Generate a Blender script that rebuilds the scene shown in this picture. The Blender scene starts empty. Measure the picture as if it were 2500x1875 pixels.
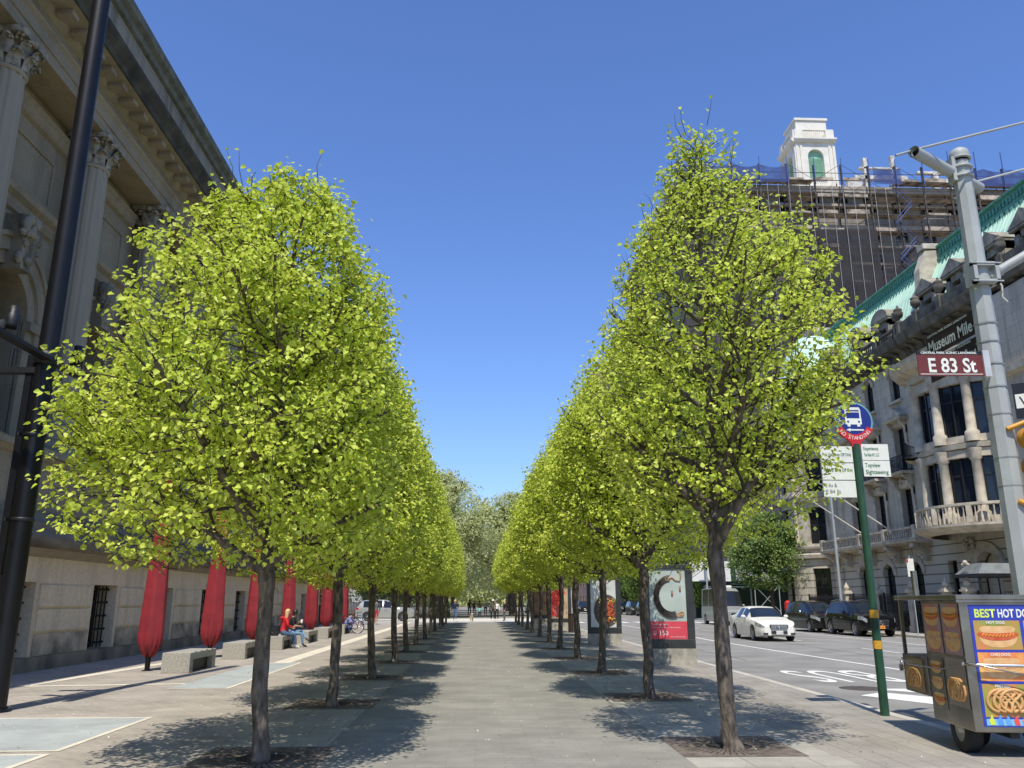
import bpy, math, random
import numpy as np
R = math.radians
sc = bpy.context.scene
COL = sc.collection
rnd = random.Random(7)

# ------------------------------------------------------------------ materials
MATS = {}
WARM = (1.03, 1.0, .9)     # stone and paint albedo under a blue spring sky
def wm(c): return tuple(min(.95, a * b) for a, b in zip(c, WARM))
def nt(m):
    m.use_nodes = True
    t = m.node_tree
    b = [n for n in t.nodes if n.type == 'BSDF_PRINCIPLED'][0]
    return t, b
def mat(name, col, rough=0.7, metal=0.0, var=0.12, scale=3.0, bump=0.0, bscale=30.0, col2=None, streak=None, spec=0.5, coat=0.0, detail=5.0):
    """principled with two-scale noise colour variation in world space, optional bump"""
    if name in MATS: return MATS[name]
    col = wm(col); col2 = wm(col2) if col2 else None
    m = bpy.data.materials.new(name); t, b = nt(m)
    N, L = t.nodes, t.links
    b.inputs['Roughness'].default_value = rough
    b.inputs['Metallic'].default_value = metal
    b.inputs['Specular IOR Level'].default_value = spec
    b.inputs['Coat Weight'].default_value = coat
    b.inputs['Coat Roughness'].default_value = 0.06
    tc = N.new('ShaderNodeTexCoord'); mp = N.new('ShaderNodeMapping'); L.new(tc.outputs['Object'], mp.inputs[0])
    if streak: mp.inputs['Scale'].default_value = streak
    nz = N.new('ShaderNodeTexNoise'); nz.inputs['Scale'].default_value = scale; nz.inputs['Detail'].default_value = detail
    L.new(mp.outputs[0], nz.inputs['Vector'])
    cr = N.new('ShaderNodeValToRGB')
    c = col; d = col2 if col2 else tuple(x * (1 - 2 * var) for x in c)
    h = c if col2 else tuple(min(1, x * (1 + var)) for x in c)
    cr.color_ramp.elements[0].position = 0.3; cr.color_ramp.elements[0].color = (*d, 1)
    cr.color_ramp.elements[1].position = 0.7; cr.color_ramp.elements[1].color = (*h, 1)
    L.new(nz.outputs['Fac'], cr.inputs[0]); L.new(cr.outputs[0], b.inputs['Base Color'])
    if bump:
        n2 = N.new('ShaderNodeTexNoise'); n2.inputs['Scale'].default_value = bscale; n2.inputs['Detail'].default_value = 4
        L.new(mp.outputs[0], n2.inputs['Vector'])
        bp = N.new('ShaderNodeBump'); bp.inputs['Strength'].default_value = bump; bp.inputs['Distance'].default_value = 0.02
        L.new(n2.outputs['Fac'], bp.inputs['Height']); L.new(bp.outputs[0], b.inputs['Normal'])
    MATS[name] = m; return m
def flat(name, col, rough=0.6, metal=0.0):
    return mat(name, col, rough, metal, var=0.04, scale=6)
def paver(name, c1, c2, mortar, bw, bh, ms=0.012, rot=0.0, rough=0.85, big=None):
    """brick-texture paving laid in world coordinates"""
    c1, c2, mortar = wm(c1), wm(c2), wm(mortar)
    m = bpy.data.materials.new(name); t, b = nt(m); N, L = t.nodes, t.links
    tc = N.new('ShaderNodeTexCoord'); mp = N.new('ShaderNodeMapping'); L.new(tc.outputs['Object'], mp.inputs[0])
    mp.inputs['Rotation'].default_value = (0, 0, rot)
    br = N.new('ShaderNodeTexBrick'); L.new(mp.outputs[0], br.inputs['Vector'])
    br.inputs['Scale'].default_value = 1.0; br.inputs['Brick Width'].default_value = bw; br.inputs['Row Height'].default_value = bh
    br.inputs['Mortar Size'].default_value = ms; br.inputs['Mortar Smooth'].default_value = 0.3
    br.inputs['Color1'].default_value = (*c1, 1); br.inputs['Color2'].default_value = (*c2, 1); br.inputs['Mortar'].default_value = (*mortar, 1)
    nz = N.new('ShaderNodeTexNoise'); nz.inputs['Scale'].default_value = 1.1; nz.inputs['Detail'].default_value = 8; nz.inputs['Roughness'].default_value = 0.65
    L.new(tc.outputs['Object'], nz.inputs['Vector'])
    mr = N.new('ShaderNodeMapRange'); mr.inputs['From Min'].default_value = 0.3; mr.inputs['From Max'].default_value = 0.7; mr.inputs['To Min'].default_value = 0.72; mr.inputs['To Max'].default_value = 1.12
    L.new(nz.outputs['Fac'], mr.inputs['Value'])
    n3 = N.new('ShaderNodeTexNoise'); n3.inputs['Scale'].default_value = 90; n3.inputs['Detail'].default_value = 3
    L.new(tc.outputs['Object'], n3.inputs['Vector'])
    m3 = N.new('ShaderNodeMapRange'); m3.inputs['From Min'].default_value = 0.3; m3.inputs['From Max'].default_value = 0.7; m3.inputs['To Min'].default_value = 0.86; m3.inputs['To Max'].default_value = 1.12
    L.new(n3.outputs['Fac'], m3.inputs['Value'])
    # gum spots
    vo = N.new('ShaderNodeTexVoronoi'); vo.inputs['Scale'].default_value = 2.2; L.new(tc.outputs['Object'], vo.inputs['Vector'])
    m4 = N.new('ShaderNodeMapRange'); m4.inputs['From Min'].default_value = 0.035; m4.inputs['From Max'].default_value = 0.06; m4.inputs['To Min'].default_value = 0.72; m4.inputs['To Max'].default_value = 1.0
    L.new(vo.outputs['Distance'], m4.inputs['Value'])
    a = N.new('ShaderNodeMath'); a.operation = 'MULTIPLY'; L.new(mr.outputs[0], a.inputs[0]); L.new(m3.outputs[0], a.inputs[1])
    a2 = N.new('ShaderNodeMath'); a2.operation = 'MULTIPLY'; L.new(a.outputs[0], a2.inputs[0]); L.new(m4.outputs[0], a2.inputs[1])
    mx = N.new('ShaderNodeMix'); mx.data_type = 'RGBA'; mx.blend_type = 'MULTIPLY'; mx.inputs[0].default_value = 1
    L.new(br.outputs['Color'], mx.inputs[6]); L.new(a2.outputs[0], mx.inputs[7]); L.new(mx.outputs[2], b.inputs['Base Color'])
    b.inputs['Roughness'].default_value = rough
    bp = N.new('ShaderNodeBump'); bp.inputs['Strength'].default_value = 0.25; bp.inputs['Distance'].default_value = 0.01
    L.new(n3.outputs['Fac'], bp.inputs['Height']); L.new(bp.outputs[0], b.inputs['Normal'])
    MATS[name] = m; return m
def stone(name, col, jh, jw, rough=0.85, joint=0.6, stain=0.55, ms=0.012, axis='x', streakcol=(0.05, 0.05, 0.045)):
    """ashlar masonry: courses, tone shift per block, vertical dirt streaks"""
    col = wm(col); streakcol = wm(streakcol)
    m = bpy.data.materials.new(name); t, b = nt(m); N, L = t.nodes, t.links
    tc = N.new('ShaderNodeTexCoord'); sp = N.new('ShaderNodeSeparateXYZ'); L.new(tc.outputs['Object'], sp.inputs[0])
    ad = N.new('ShaderNodeMath'); ad.operation = 'ADD'; L.new(sp.outputs[0], ad.inputs[0]); L.new(sp.outputs[1], ad.inputs[1])
    cb = N.new('ShaderNodeCombineXYZ'); L.new(ad.outputs[0], cb.inputs[0]); L.new(sp.outputs[2], cb.inputs[1])
    br = N.new('ShaderNodeTexBrick'); L.new(cb.outputs[0], br.inputs['Vector']); br.inputs['Scale'].default_value = 1
    br.inputs['Brick Width'].default_value = jw; br.inputs['Row Height'].default_value = jh; br.inputs['Mortar Size'].default_value = ms
    br.inputs['Color1'].default_value = (*col, 1); br.inputs['Color2'].default_value = (*[x * 0.88 for x in col], 1); br.inputs['Mortar'].default_value = (*[x * joint for x in col], 1)
    mp = N.new('ShaderNodeMapping'); mp.inputs['Scale'].default_value = (1.2, 1.2, 0.16); L.new(tc.outputs['Object'], mp.inputs[0])
    nz = N.new('ShaderNodeTexNoise'); nz.inputs['Scale'].default_value = 1.3; nz.inputs['Detail'].default_value = 7; nz.inputs['Roughness'].default_value = 0.62; L.new(mp.outputs[0], nz.inputs['Vector'])
    cr = N.new('ShaderNodeMapRange'); cr.inputs['From Min'].default_value = 0.48; cr.inputs['From Max'].default_value = 0.72; cr.inputs['To Max'].default_value = stain
    L.new(nz.outputs['Fac'], cr.inputs['Value'])
    mx = N.new('ShaderNodeMix'); mx.data_type = 'RGBA'; L.new(cr.outputs[0], mx.inputs[0]); L.new(br.outputs['Color'], mx.inputs[6]); mx.inputs[7].default_value = (*streakcol, 1)
    n3 = N.new('ShaderNodeTexNoise'); n3.inputs['Scale'].default_value = 14; n3.inputs['Detail'].default_value = 5; L.new(tc.outputs['Object'], n3.inputs['Vector'])
    m3 = N.new('ShaderNodeMapRange'); m3.inputs['From Min'].default_value = 0.3; m3.inputs['From Max'].default_value = 0.7; m3.inputs['To Min'].default_value = 0.88; m3.inputs['To Max'].default_value = 1.1; L.new(n3.outputs['Fac'], m3.inputs['Value'])
    m2 = N.new('ShaderNodeMix'); m2.data_type = 'RGBA'; m2.blend_type = 'MULTIPLY'; m2.inputs[0].default_value = 1
    L.new(mx.outputs[2], m2.inputs[6]); L.new(m3.outputs[0], m2.inputs[7]); L.new(m2.outputs[2], b.inputs['Base Color'])
    b.inputs['Roughness'].default_value = rough
    bp = N.new('ShaderNodeBump'); bp.inputs['Strength'].default_value = 0.35; bp.inputs['Distance'].default_value = 0.015
    L.new(n3.outputs['Fac'], bp.inputs['Height']); L.new(bp.outputs[0], b.inputs['Normal'])
    MATS[name] = m; return m
def leafmat(name, dark, light, tip, trans=0.4):
    m = bpy.data.materials.new(name); t, b = nt(m); N, L = t.nodes, t.links
    ge = N.new('ShaderNodeNewGeometry'); cr = N.new('ShaderNodeValToRGB')
    e = cr.color_ramp.elements; e[0].position = 0; e[0].color = (*dark, 1); e[1].position = 1; e[1].color = (*tip, 1)
    k = cr.color_ramp.elements.new(0.5); k.color = (*light, 1)
    L.new(ge.outputs['Random Per Island'], cr.inputs[0])
    L.new(cr.outputs[0], b.inputs['Base Color']); b.inputs['Roughness'].default_value = 0.5; b.inputs['Specular IOR Level'].default_value = 0.3
    tr = N.new('ShaderNodeBsdfTranslucent'); L.new(cr.outputs[0], tr.inputs[0])
    mx = N.new('ShaderNodeMixShader'); mx.inputs[0].default_value = trans
    L.new(b.outputs[0], mx.inputs[1]); L.new(tr.outputs[0], mx.inputs[2])
    out = [n for n in N if n.type == 'OUTPUT_MATERIAL'][0]; L.new(mx.outputs[0], out.inputs[0])
    MATS[name] = m; return m
def netmat(name, col, alpha, sx, sz):
    """woven safety netting: opaque threads, open gaps"""
    m = bpy.data.materials.new(name); t, b = nt(m); N, L = t.nodes, t.links
    b.inputs['Base Color'].default_value = (*col, 1); b.inputs['Roughness'].default_value = 0.8
    tc = N.new('ShaderNodeTexCoord'); nz = N.new('ShaderNodeTexNoise'); nz.inputs['Scale'].default_value = 0.5; nz.inputs['Detail'].default_value = 6
    mp = N.new('ShaderNodeMapping'); mp.inputs['Scale'].default_value = (sx, 1, sz); L.new(tc.outputs['Object'], mp.inputs[0]); L.new(mp.outputs[0], nz.inputs['Vector'])
    mr = N.new('ShaderNodeMapRange'); mr.inputs['From Min'].default_value = 0.35; mr.inputs['From Max'].default_value = 0.65
    mr.inputs['To Min'].default_value = max(0, alpha - 0.2); mr.inputs['To Max'].default_value = min(1, alpha + 0.2)
    L.new(nz.outputs['Fac'], mr.inputs['Value']); L.new(mr.outputs[0], b.inputs['Alpha'])
    MATS[name] = m; return m

# ------------------------------------------------------------------ mesh builder
class MB:
    def __init__(s): s.v = []; s.f = []; s.m = []; s.s = []
    def add(s, vs, fs, m=0, sm=False):
        o = len(s.v); s.v += [tuple(p) for p in vs]
        for f in fs: s.f.append(tuple(i + o for i in f)); s.m.append(m); s.s.append(sm)
    def hexa(s, p, m=0):
        s.add(p, [(0, 3, 2, 1), (4, 5, 6, 7), (0, 1, 5, 4), (1, 2, 6, 5), (2, 3, 7, 6), (3, 0, 4, 7)], m)
    def box(s, x0, x1, y0, y1, z0, z1, m=0, T=None):
        p = [(x0, y0, z0), (x1, y0, z0), (x1, y1, z0), (x0, y1, z0), (x0, y0, z1), (x1, y0, z1), (x1, y1, z1), (x0, y1, z1)]
        if T: p = [T(*q) for q in p]
        s.hexa(p, m); return s
    def quad(s, a, b, c, d, m=0, sm=False): s.add([a, b, c, d], [(0, 1, 2, 3)], m, sm); return s
    def poly(s, pts, m=0): s.add(pts, [tuple(range(len(pts)))], m); return s
    def prism(s, pts, d0, d1, T, m=0, caps=True):
        """2-D outline (a,z) pushed from depth d0 to d1; T(a,d,z)->xyz"""
        n = len(pts); a = [T(p[0], d0, p[1]) for p in pts]; b = [T(p[0], d1, p[1]) for p in pts]
        fs = [(i, (i + 1) % n, n + (i + 1) % n, n + i) for i in range(n)]
        if caps: fs += [tuple(range(n))[::-1], tuple(range(n, 2 * n))]
        s.add(a + b, fs, m); return s
    def tube(s, pts, r, n=8, m=0, sm=True, caps=True):
        pts = [np.array(p, float) for p in pts]; k = len(pts)
        rs = [r] * k if not hasattr(r, '__len__') else list(r)
        vs = []; up = None
        for i in range(k):
            d = pts[min(i + 1, k - 1)] - pts[max(i - 1, 0)]; d = d / (np.linalg.norm(d) + 1e-9)
            if up is None: up = np.array([0, 0, 1.]) if abs(d[2]) < 0.9 else np.array([1., 0, 0])
            u = np.cross(d, up); u /= np.linalg.norm(u) + 1e-9; w = np.cross(u, d); up = w
            for j in range(n):
                a = 2 * math.pi * j / n
                vs.append(tuple(pts[i] + rs[i] * (math.cos(a) * u + math.sin(a) * w)))
        fs = [(i * n + j, i * n + (j + 1) % n, (i + 1) * n + (j + 1) % n, (i + 1) * n + j) for i in range(k - 1) for j in range(n)]
        s.add(vs, fs, m, sm)
        if caps:
            s.add(vs[:n], [tuple(range(n))], m); s.add(vs[-n:], [tuple(range(n))[::-1]], m)
        return s
    def lathe(s, c, prof, n=16, m=0, sm=True, rf=None, T=None, a0=0, a1=2 * math.pi):
        """profile [(r,z)] about a vertical axis at c; rf(angle)->radius factor"""
        full = abs(a1 - a0 - 2 * math.pi) < 1e-6; q = n if full else n + 1; vs = []
        for r, z in prof:
            for j in range(q):
                a = a0 + (a1 - a0) * j / n; k = rf(a) if rf else 1
                p = (c[0] + r * k * math.cos(a), c[1] + r * k * math.sin(a), c[2] + z)
                vs.append(T(*p) if T else p)
        fs = [(i * q + j, i * q + (j + 1) % q, (i + 1) * q + (j + 1) % q, (i + 1) * q + j) for i in range(len(prof) - 1) for j in range(n)]
        s.add(vs, fs, m, sm); return s
    def ball(s, c, r, n=10, m=0, sc_=(1, 1, 1), T=None):
        pr = []; k = max(4, n // 2)
        vs = []
        for i in range(k + 1):
            t = math.pi * i / k
            for j in range(n):
                a = 2 * math.pi * j / n
                p = (c[0] + r * sc_[0] * math.sin(t) * math.cos(a), c[1] + r * sc_[1] * math.sin(t) * math.sin(a), c[2] - r * sc_[2] * math.cos(t))
                vs.append(T(*p) if T else p)
        s.add(vs, [(i * n + j, i * n + (j + 1) % n, (i + 1) * n + (j + 1) % n, (i + 1) * n + j) for i in range(k) for j in range(n)], m, True); return s
    def torus(s, c, R_, r, n=28, k=8, m=0, T=None, axis='x'):
        vs = []
        for i in range(n):
            a = 2 * math.pi * i / n
            for j in range(k):
                b = 2 * math.pi * j / k; q = R_ + r * math.cos(b)
                u, w, h = q * math.cos(a), q * math.sin(a), r * math.sin(b)
                p = {'x': (c[0] + h, c[1] + u, c[2] + w), 'y': (c[0] + u, c[1] + h, c[2] + w), 'z': (c[0] + u, c[1] + w, c[2] + h)}[axis]
                vs.append(T(*p) if T else p)
        s.add(vs, [(i * k + j, ((i + 1) % n) * k + j, ((i + 1) % n) * k + (j + 1) % k, i * k + (j + 1) % k) for i in range(n) for j in range(k)], m, True); return s
    def build(s, name, mats, parent=None, loc=None, merge=False):
        me = bpy.data.meshes.new(name)
        me.from_pydata(s.v, [], s.f); 
        if not isinstance(mats, (list, tuple)): mats = [mats]
        for m in mats: me.materials.append(m)
        me.polygons.foreach_set('material_index', s.m); me.polygons.foreach_set('use_smooth', s.s)
        me.update()
        o = bpy.data.objects.new(name, me); COL.objects.link(o)
        if parent: o.parent = parent
        if loc: o.location = loc
        fix_normals(o)
        return o
import bmesh
def fix_normals(o):
    bm = bmesh.new(); bm.from_mesh(o.data)
    if len(bm.faces) < 60000: bmesh.ops.recalc_face_normals(bm, faces=bm.faces)
    bm.to_mesh(o.data); bm.free()
def bevel(o, w=0.02, seg=2):
    b = o.modifiers.new('bevel', 'BEVEL'); b.width = w; b.segments = seg; b.limit_method = 'ANGLE'; b.angle_limit = R(35)
    return o
def tag(o, label=None, cat=None, group=None, kind=None):
    if label: o['label'] = label
    if cat: o['category'] = cat
    if group: o['group'] = group
    if kind: o['kind'] = kind
    return o
def thing(name, label, cat, loc=(0, 0, 0), rz=0, group=None):
    o = bpy.data.objects.new(name, None); COL.objects.link(o); o.location = loc; o.rotation_euler = (0, 0, rz)
    o.empty_display_size = 0.2
    return tag(o, label, cat, group)
def dup(root, loc, rz=0, label=None, scale=None):
    """copy of a thing with copies of its parts and sub-parts"""
    r = root.copy(); COL.objects.link(r); r.location = loc; r.rotation_euler = (0, 0, rz)
    if label: r['label'] = label
    if scale: r.scale = scale
    for ch in list(root.children):
        c = ch.copy(); COL.objects.link(c); c.parent = r
        for g in list(ch.children):
            d = g.copy(); COL.objects.link(d); d.parent = c
    return r
def struct(name, mb, m, parent=None):
    o = mb.build(name, m, parent); o['kind'] = 'structure'; return o
def text_mesh(name, txt, size, m, parent, T, align='LEFT', sx=1.0, shear=0.0, ext=0.003, space=1.0, bold=0.0, fit=None):
    """flat lettering turned into a mesh; T maps text plane (x, y) -> world"""
    c = bpy.data.curves.new(name, 'FONT'); c.body = txt; c.size = size; c.align_x = align; c.shear = shear; c.space_character = space
    c.resolution_u = 3; c.extrude = 0; c.offset = bold * size
    o = bpy.data.objects.new(name, c); COL.objects.link(o)
    dg = bpy.context.evaluated_depsgraph_get(); me = bpy.data.meshes.new_from_object(o.evaluated_get(dg))
    bpy.data.objects.remove(o)
    if fit: xs_ = [v.co.x for v in me.vertices]; sx = fit / (max(xs_) - min(xs_))
    for v in me.vertices:
        v.co = T(v.co.x * sx, v.co.y)
    me.materials.clear(); me.materials.append(m)
    n = bpy.data.objects.new(name, me); COL.objects.link(n)
    if parent: n.parent = parent
    return n
def fac(ox, oy, dx, dy):
    """facade frame: a along, d inward (to the left-hand normal), z up"""
    l = math.hypot(dx, dy); dx /= l; dy /= l
    return lambda a, d, z: (ox + a * dx - d * dy, oy + a * dy + d * dx, z)
def arc_pts(c, w, zs, n=12, r=None):
    r = r or w / 2
    return [(c + r * math.cos(math.pi - math.pi * i / n), zs + r * math.sin(math.pi * i / n)) for i in range(n + 1)]
def wall_open(mb, T, a0, a1, z0, z1, ops, dep=0.3, m=0, mr=None):
    """wall sheet with openings (centre, width, bottom, top, arched) and their reveals"""
    mr = m if mr is None else mr
    Q = lambda p, q, r_, s_, mm: mb.quad(T(*p), T(*q), T(*r_), T(*s_), mm)
    x = a0
    for c, w, zb, zt, ar in sorted(ops):
        l, r = c - w / 2, c + w / 2
        Q((x, 0, z0), (l, 0, z0), (l, 0, z1), (x, 0, z1), m); x = r
        if zb > z0: Q((l, 0, z0), (r, 0, z0), (r, 0, zb), (l, 0, zb), m); Q((l, 0, zb), (r, 0, zb), (r, dep, zb), (l, dep, zb), mr)
        zs = zt - w / 2 if ar else zt
        Q((l, 0, zb), (l, dep, zb), (l, dep, zs), (l, 0, zs), mr); Q((r, 0, zb), (r, dep, zb), (r, dep, zs), (r, 0, zs), mr)
        top = arc_pts(c, w, zs) if ar else [(l, zs), (r, zs)]
        for (p, pz), (q, qz) in zip(top[:-1], top[1:]):
            Q((p, 0, pz), (q, 0, qz), (q, 0, z1), (p, 0, z1), m); Q((p, 0, pz), (p, dep, pz), (q, dep, qz), (q, 0, qz), mr)
    Q((x, 0, z0), (a1, 0, z0), (a1, 0, z1), (x, 0, z1), m)
def window(parent, T, c, w, zb, zt, ar, dep, fm, gm, bars=(1, 2), name='window', fr=0.06, label=None):
    """window frame (part) with its glass (sub-part)"""
    mb = MB(); l, r = c - w / 2, c + w / 2; zs = zt - w / 2 if ar else zt
    mb.box(l, l + fr, dep - 0.05, dep + 0.02, zb, zs, T=T).box(r - fr, r, dep - 0.05, dep + 0.02, zb, zs, T=T).box(l + fr, r - fr, dep - 0.05, dep + 0.02, zb, zb + fr, T=T)
    if not ar: mb.box(l + fr, r - fr, dep - 0.05, dep + 0.02, zt - fr, zt, T=T)
    else:
        o = arc_pts(c, w, zs); i = arc_pts(c, w, zs, r=w / 2 - fr)
        for k in range(len(o) - 1):
            mb.hexa([T(o[k][0], dep - .05, o[k][1]), T(o[k + 1][0], dep - .05, o[k + 1][1]), T(i[k + 1][0], dep - .05, i[k + 1][1]), T(i[k][0], dep - .05, i[k][1]),
                     T(o[k][0], dep + .02, o[k][1]), T(o[k + 1][0], dep + .02, o[k + 1][1]), T(i[k + 1][0], dep + .02, i[k + 1][1]), T(i[k][0], dep + .02, i[k][1])])
    for i in range(1, bars[0] + 1):
        x = l + (r - l) * i / (bars[0] + 1); mb.box(x - fr / 3, x + fr / 3, dep - .04, dep + .015, zb + fr, zs - (0 if ar else fr), T=T)
    for i in range(1, bars[1] + 1):
        z = zb + (zs - zb) * i / (bars[1] + (0 if ar else 1)) ; mb.box(l + fr, r - fr, dep - .035, dep + .012, z - fr / 3, z + fr / 3, T=T)
    o = mb.build(name, fm, parent)
    g = MB(); gp = [(l, zb), (r, zb)] + (arc_pts(c, w, zs)[::-1] if ar else [(r, zt), (l, zt)])
    g.poly([T(p[0], dep + .03, p[1]) for p in gp]); g.build('pane', gm, o)
    return o
# ------------------------------------------------------------------ palette
GLASS = mat('dark_glass', (0.018, 0.02, 0.023), 0.12, var=0.3, scale=0.6, spec=0.7)
GLASS2 = mat('bluish_glass', (0.015, 0.022, 0.035), 0.06, var=0.3, scale=0.6, spec=0.35)
BLK = mat('black_paint', (0.006, 0.006, 0.007), 0.42, var=0.2, bump=0.05, bscale=60, spec=.35)
BLKM = mat('black_iron', (0.012, 0.012, 0.013), 0.5, var=0.3, bump=0.1)
BARK = mat('linden_bark', (0.2, 0.165, 0.135), 0.92, col2=(0.035, 0.028, 0.023), scale=11, streak=(1.6, 1.6, 0.5), bump=1.0, bscale=26, detail=12)
TWIG = mat('twig_bark', (0.06, 0.045, 0.036), 0.9, var=0.3, scale=9)
LEAF = leafmat('linden_leaf', (0.42, 0.52, 0.045), (0.6, 0.69, 0.075), (0.76, 0.8, 0.17), 0.42)
WHITE = mat('road_paint', (0.78, 0.78, 0.76), 0.8, var=0.12, scale=12)
CREAM = mat('pale_concrete', (0.5, 0.47, 0.42), 0.85, var=0.1, scale=2.5, bump=0.3)
GRAN = paver('granite_path', (0.29, 0.28, 0.252), (0.26, 0.251, 0.227), (0.2, 0.193, 0.175), 0.62, 0.155, 0.004)
PLAZ = paver('plaza_pavers', (0.45, 0.405, 0.36), (0.38, 0.345, 0.31), (0.28, 0.255, 0.235), 0.24, 0.085, 0.006, rot=R(22))
SLAB = paver('strip_slabs', (0.42, 0.4, 0.36), (0.38, 0.36, 0.325), (0.25, 0.235, 0.21), 0.72, 0.6, 0.01)
OUTR = paver('kerbside_pavers', (0.35, 0.325, 0.295), (0.31, 0.29, 0.262), (0.2, 0.19, 0.175), 1.0, 0.28, 0.008, rot=R(90))
ASPH = mat('asphalt', (0.27, 0.262, 0.25), 0.9, var=0.13, scale=0.7, bump=0.5, bscale=160, detail=10)
BLUE = paver('bluestone_panel', (0.42, 0.455, 0.47), (0.4, 0.435, 0.45), (0.36, 0.38, 0.39), 2.4, 0.5, 0.004, rot=R(5))
SOIL = mat('park_soil', (0.13, 0.11, 0.08), 0.95, var=0.3, scale=1.5, bump=0.4)
WALK2 = paver('far_pavement', (0.42, 0.4, 0.37), (0.38, 0.36, 0.33), (0.28, 0.26, 0.24), 1.5, 1.5, 0.02)

def sheet(x0, x1, y0, y1, z): return MB().quad((x0, y0, z), (x1, y0, z), (x1, y1, z), (x0, y1, z))
struct('ground', sheet(-900, 900, -60, 1500, -0.13), mat('far_ground', (0.12, 0.115, 0.1), 0.95, var=0.2, scale=0.05))
struct('plaza', MB().box(-40, 6.18, -14, 69, -0.128, 0), PLAZ)
struct('path', sheet(-1.74, 2.28, -14, 69, 0.004), GRAN)
struct('path', MB().box(-6, 6.18, 84, 300, -0.128, -0.002), GRAN)
struct('pavement', MB().box(-60, 6.18, 69, 84, -0.128, -0.004), mat('sunny_concrete', (0.62, 0.59, 0.53), 0.85, var=0.05, scale=1))
struct('pavement', sheet(2.28, 3.98, -14, 69, 0.004), SLAB)
struct('pavement', sheet(-2.98, -1.74, -14, 69, 0.004), SLAB)
struct('pavement', sheet(3.98, 6.18, -14, 69, 0.004), OUTR)
struct('kerb', MB().box(6.18, 6.36, -14, 69, -0.128, 0.006).box(6.18, 6.36, 84, 300, -0.128, 0.006), CREAM)
struct('road', sheet(6.36, 21.6, -14, 400, -0.1), ASPH)
struct('road', sheet(21.6, 90, 69.5, 79, -0.104), ASPH)
struct('road', sheet(-60, 6.36, 69.4, 73.0, 0.0), mat('drive_concrete', (0.5, 0.48, 0.43), 0.9, var=0.08, scale=1))
struct('kerb', MB().box(21.6, 21.78, -14, 69, -0.128, 0.006).box(21.6, 21.78, 79.5, 300, -0.128, 0.006), CREAM)
struct('pavement', MB().box(21.78, 90, -14, 69, -0.128, 0).box(21.78, 90, 79.5, 300, -0.128, 0), WALK2)
struct('park_ground', MB().box(-120, -6, 84, 300, -0.128, 0.0).box(-120, -40, -14, 69, -0.128, 0), SOIL)
# light stone bands and bluestone panels on the plaza
pm = MB()
for i, y in enumerate(np.arange(18, 68, 2.5)): pm.quad((-5.62, y, .005), (-5.14, y, .005), (-5.14, y + 2.48, .005), (-5.62, y + 2.48, .005))
def band(p, q, w):
    d = np.array(q) - np.array(p); n = np.array([-d[1], d[0]]) / np.linalg.norm(d) * w / 2
    return [(*(np.array(p) + n), .0055), (*(np.array(p) - n), .0055), (*(np.array(q) - n), .0055), (*(np.array(q) + n), .0055)]
pm.poly(band((-9.1, 17.8), (-8.35, 26.0), .3)).poly(band((-9.0, 17.75), (-4.9, 18.3), .22))
struct('paving_band', pm, mat('pale_stone_band', (0.7, 0.65, 0.56), 0.85, var=0.08, scale=3))
for n_, (a, b, c, d) in enumerate([(-8.2, -4.8, 10.3, 13.0), (-8.2, -4.8, 7.2, 10.0), (-6.0, -4.9, 17.2, 24.0)]):
    q = MB().quad((a, c, .006), (b, c, .006), (b, d, .006), (a, d, .006)); struct('paving_panel', q, BLUE)
    e = MB()
    for (x0, x1, y0, y1) in [(a, b, c - .07, c), (a, b, d, d + .07), (b, b + .08, c - .07, d + .07)]: e.quad((x0, y0, .0058), (x1, y0, .0058), (x1, y1, .0058), (x0, y1, .0058))
    struct('paving_border', e, MATS['pale_stone_band'])
# road markings
def mk(pts, z=-.095): return MB().poly([(x, y, z) for x, y in pts])
lm = MB(); pts = [(10.75, 9), (10.95, 16), (11.15, 22), (11.0, 27), (10.85, 32), (10.75, 38), (10.9, 44), (10.85, 68)]
for (x0, y0), (x1, y1) in zip(pts[:-1], pts[1:]): lm.quad((x0 - .07, y0, -.095), (x0 + .07, y0, -.095), (x1 + .07, y1, -.095), (x1 - .07, y1, -.095))
struct('lane_line', lm, WHITE)
for x, ph in ((14.75, 0), (18.35, None)):
    l = MB()
    if ph is None: l.quad((x - .06, -10, -.095), (x + .06, -10, -.095), (x + .06, 68, -.095), (x - .06, 68, -.095))
    else:
        for y in np.arange(-6.6, 180, 9.0): l.quad((x - .06, y, -.095), (x + .06, y, -.095), (x + .06, y + 3, -.095), (x - .06, y + 3, -.095))
    struct('lane_line', l, WHITE)
cw = MB()
for x in np.arange(7.2, 21, 1.25): cw.quad((x, 70.5, -.095), (x + .6, 70.5, -.095), (x + .6, 73.5, -.095), (x, 73.5, -.095))
struct('crosswalk', cw, WHITE)
cw = MB()
for y in (80, 84, 90, 96, 104, 115, 130): cw.quad((7, y, -.095), (10.4, y, -.095), (10.4, y + .5, -.095), (7, y + .5, -.095))
struct('road_marking', cw, WHITE)
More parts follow.
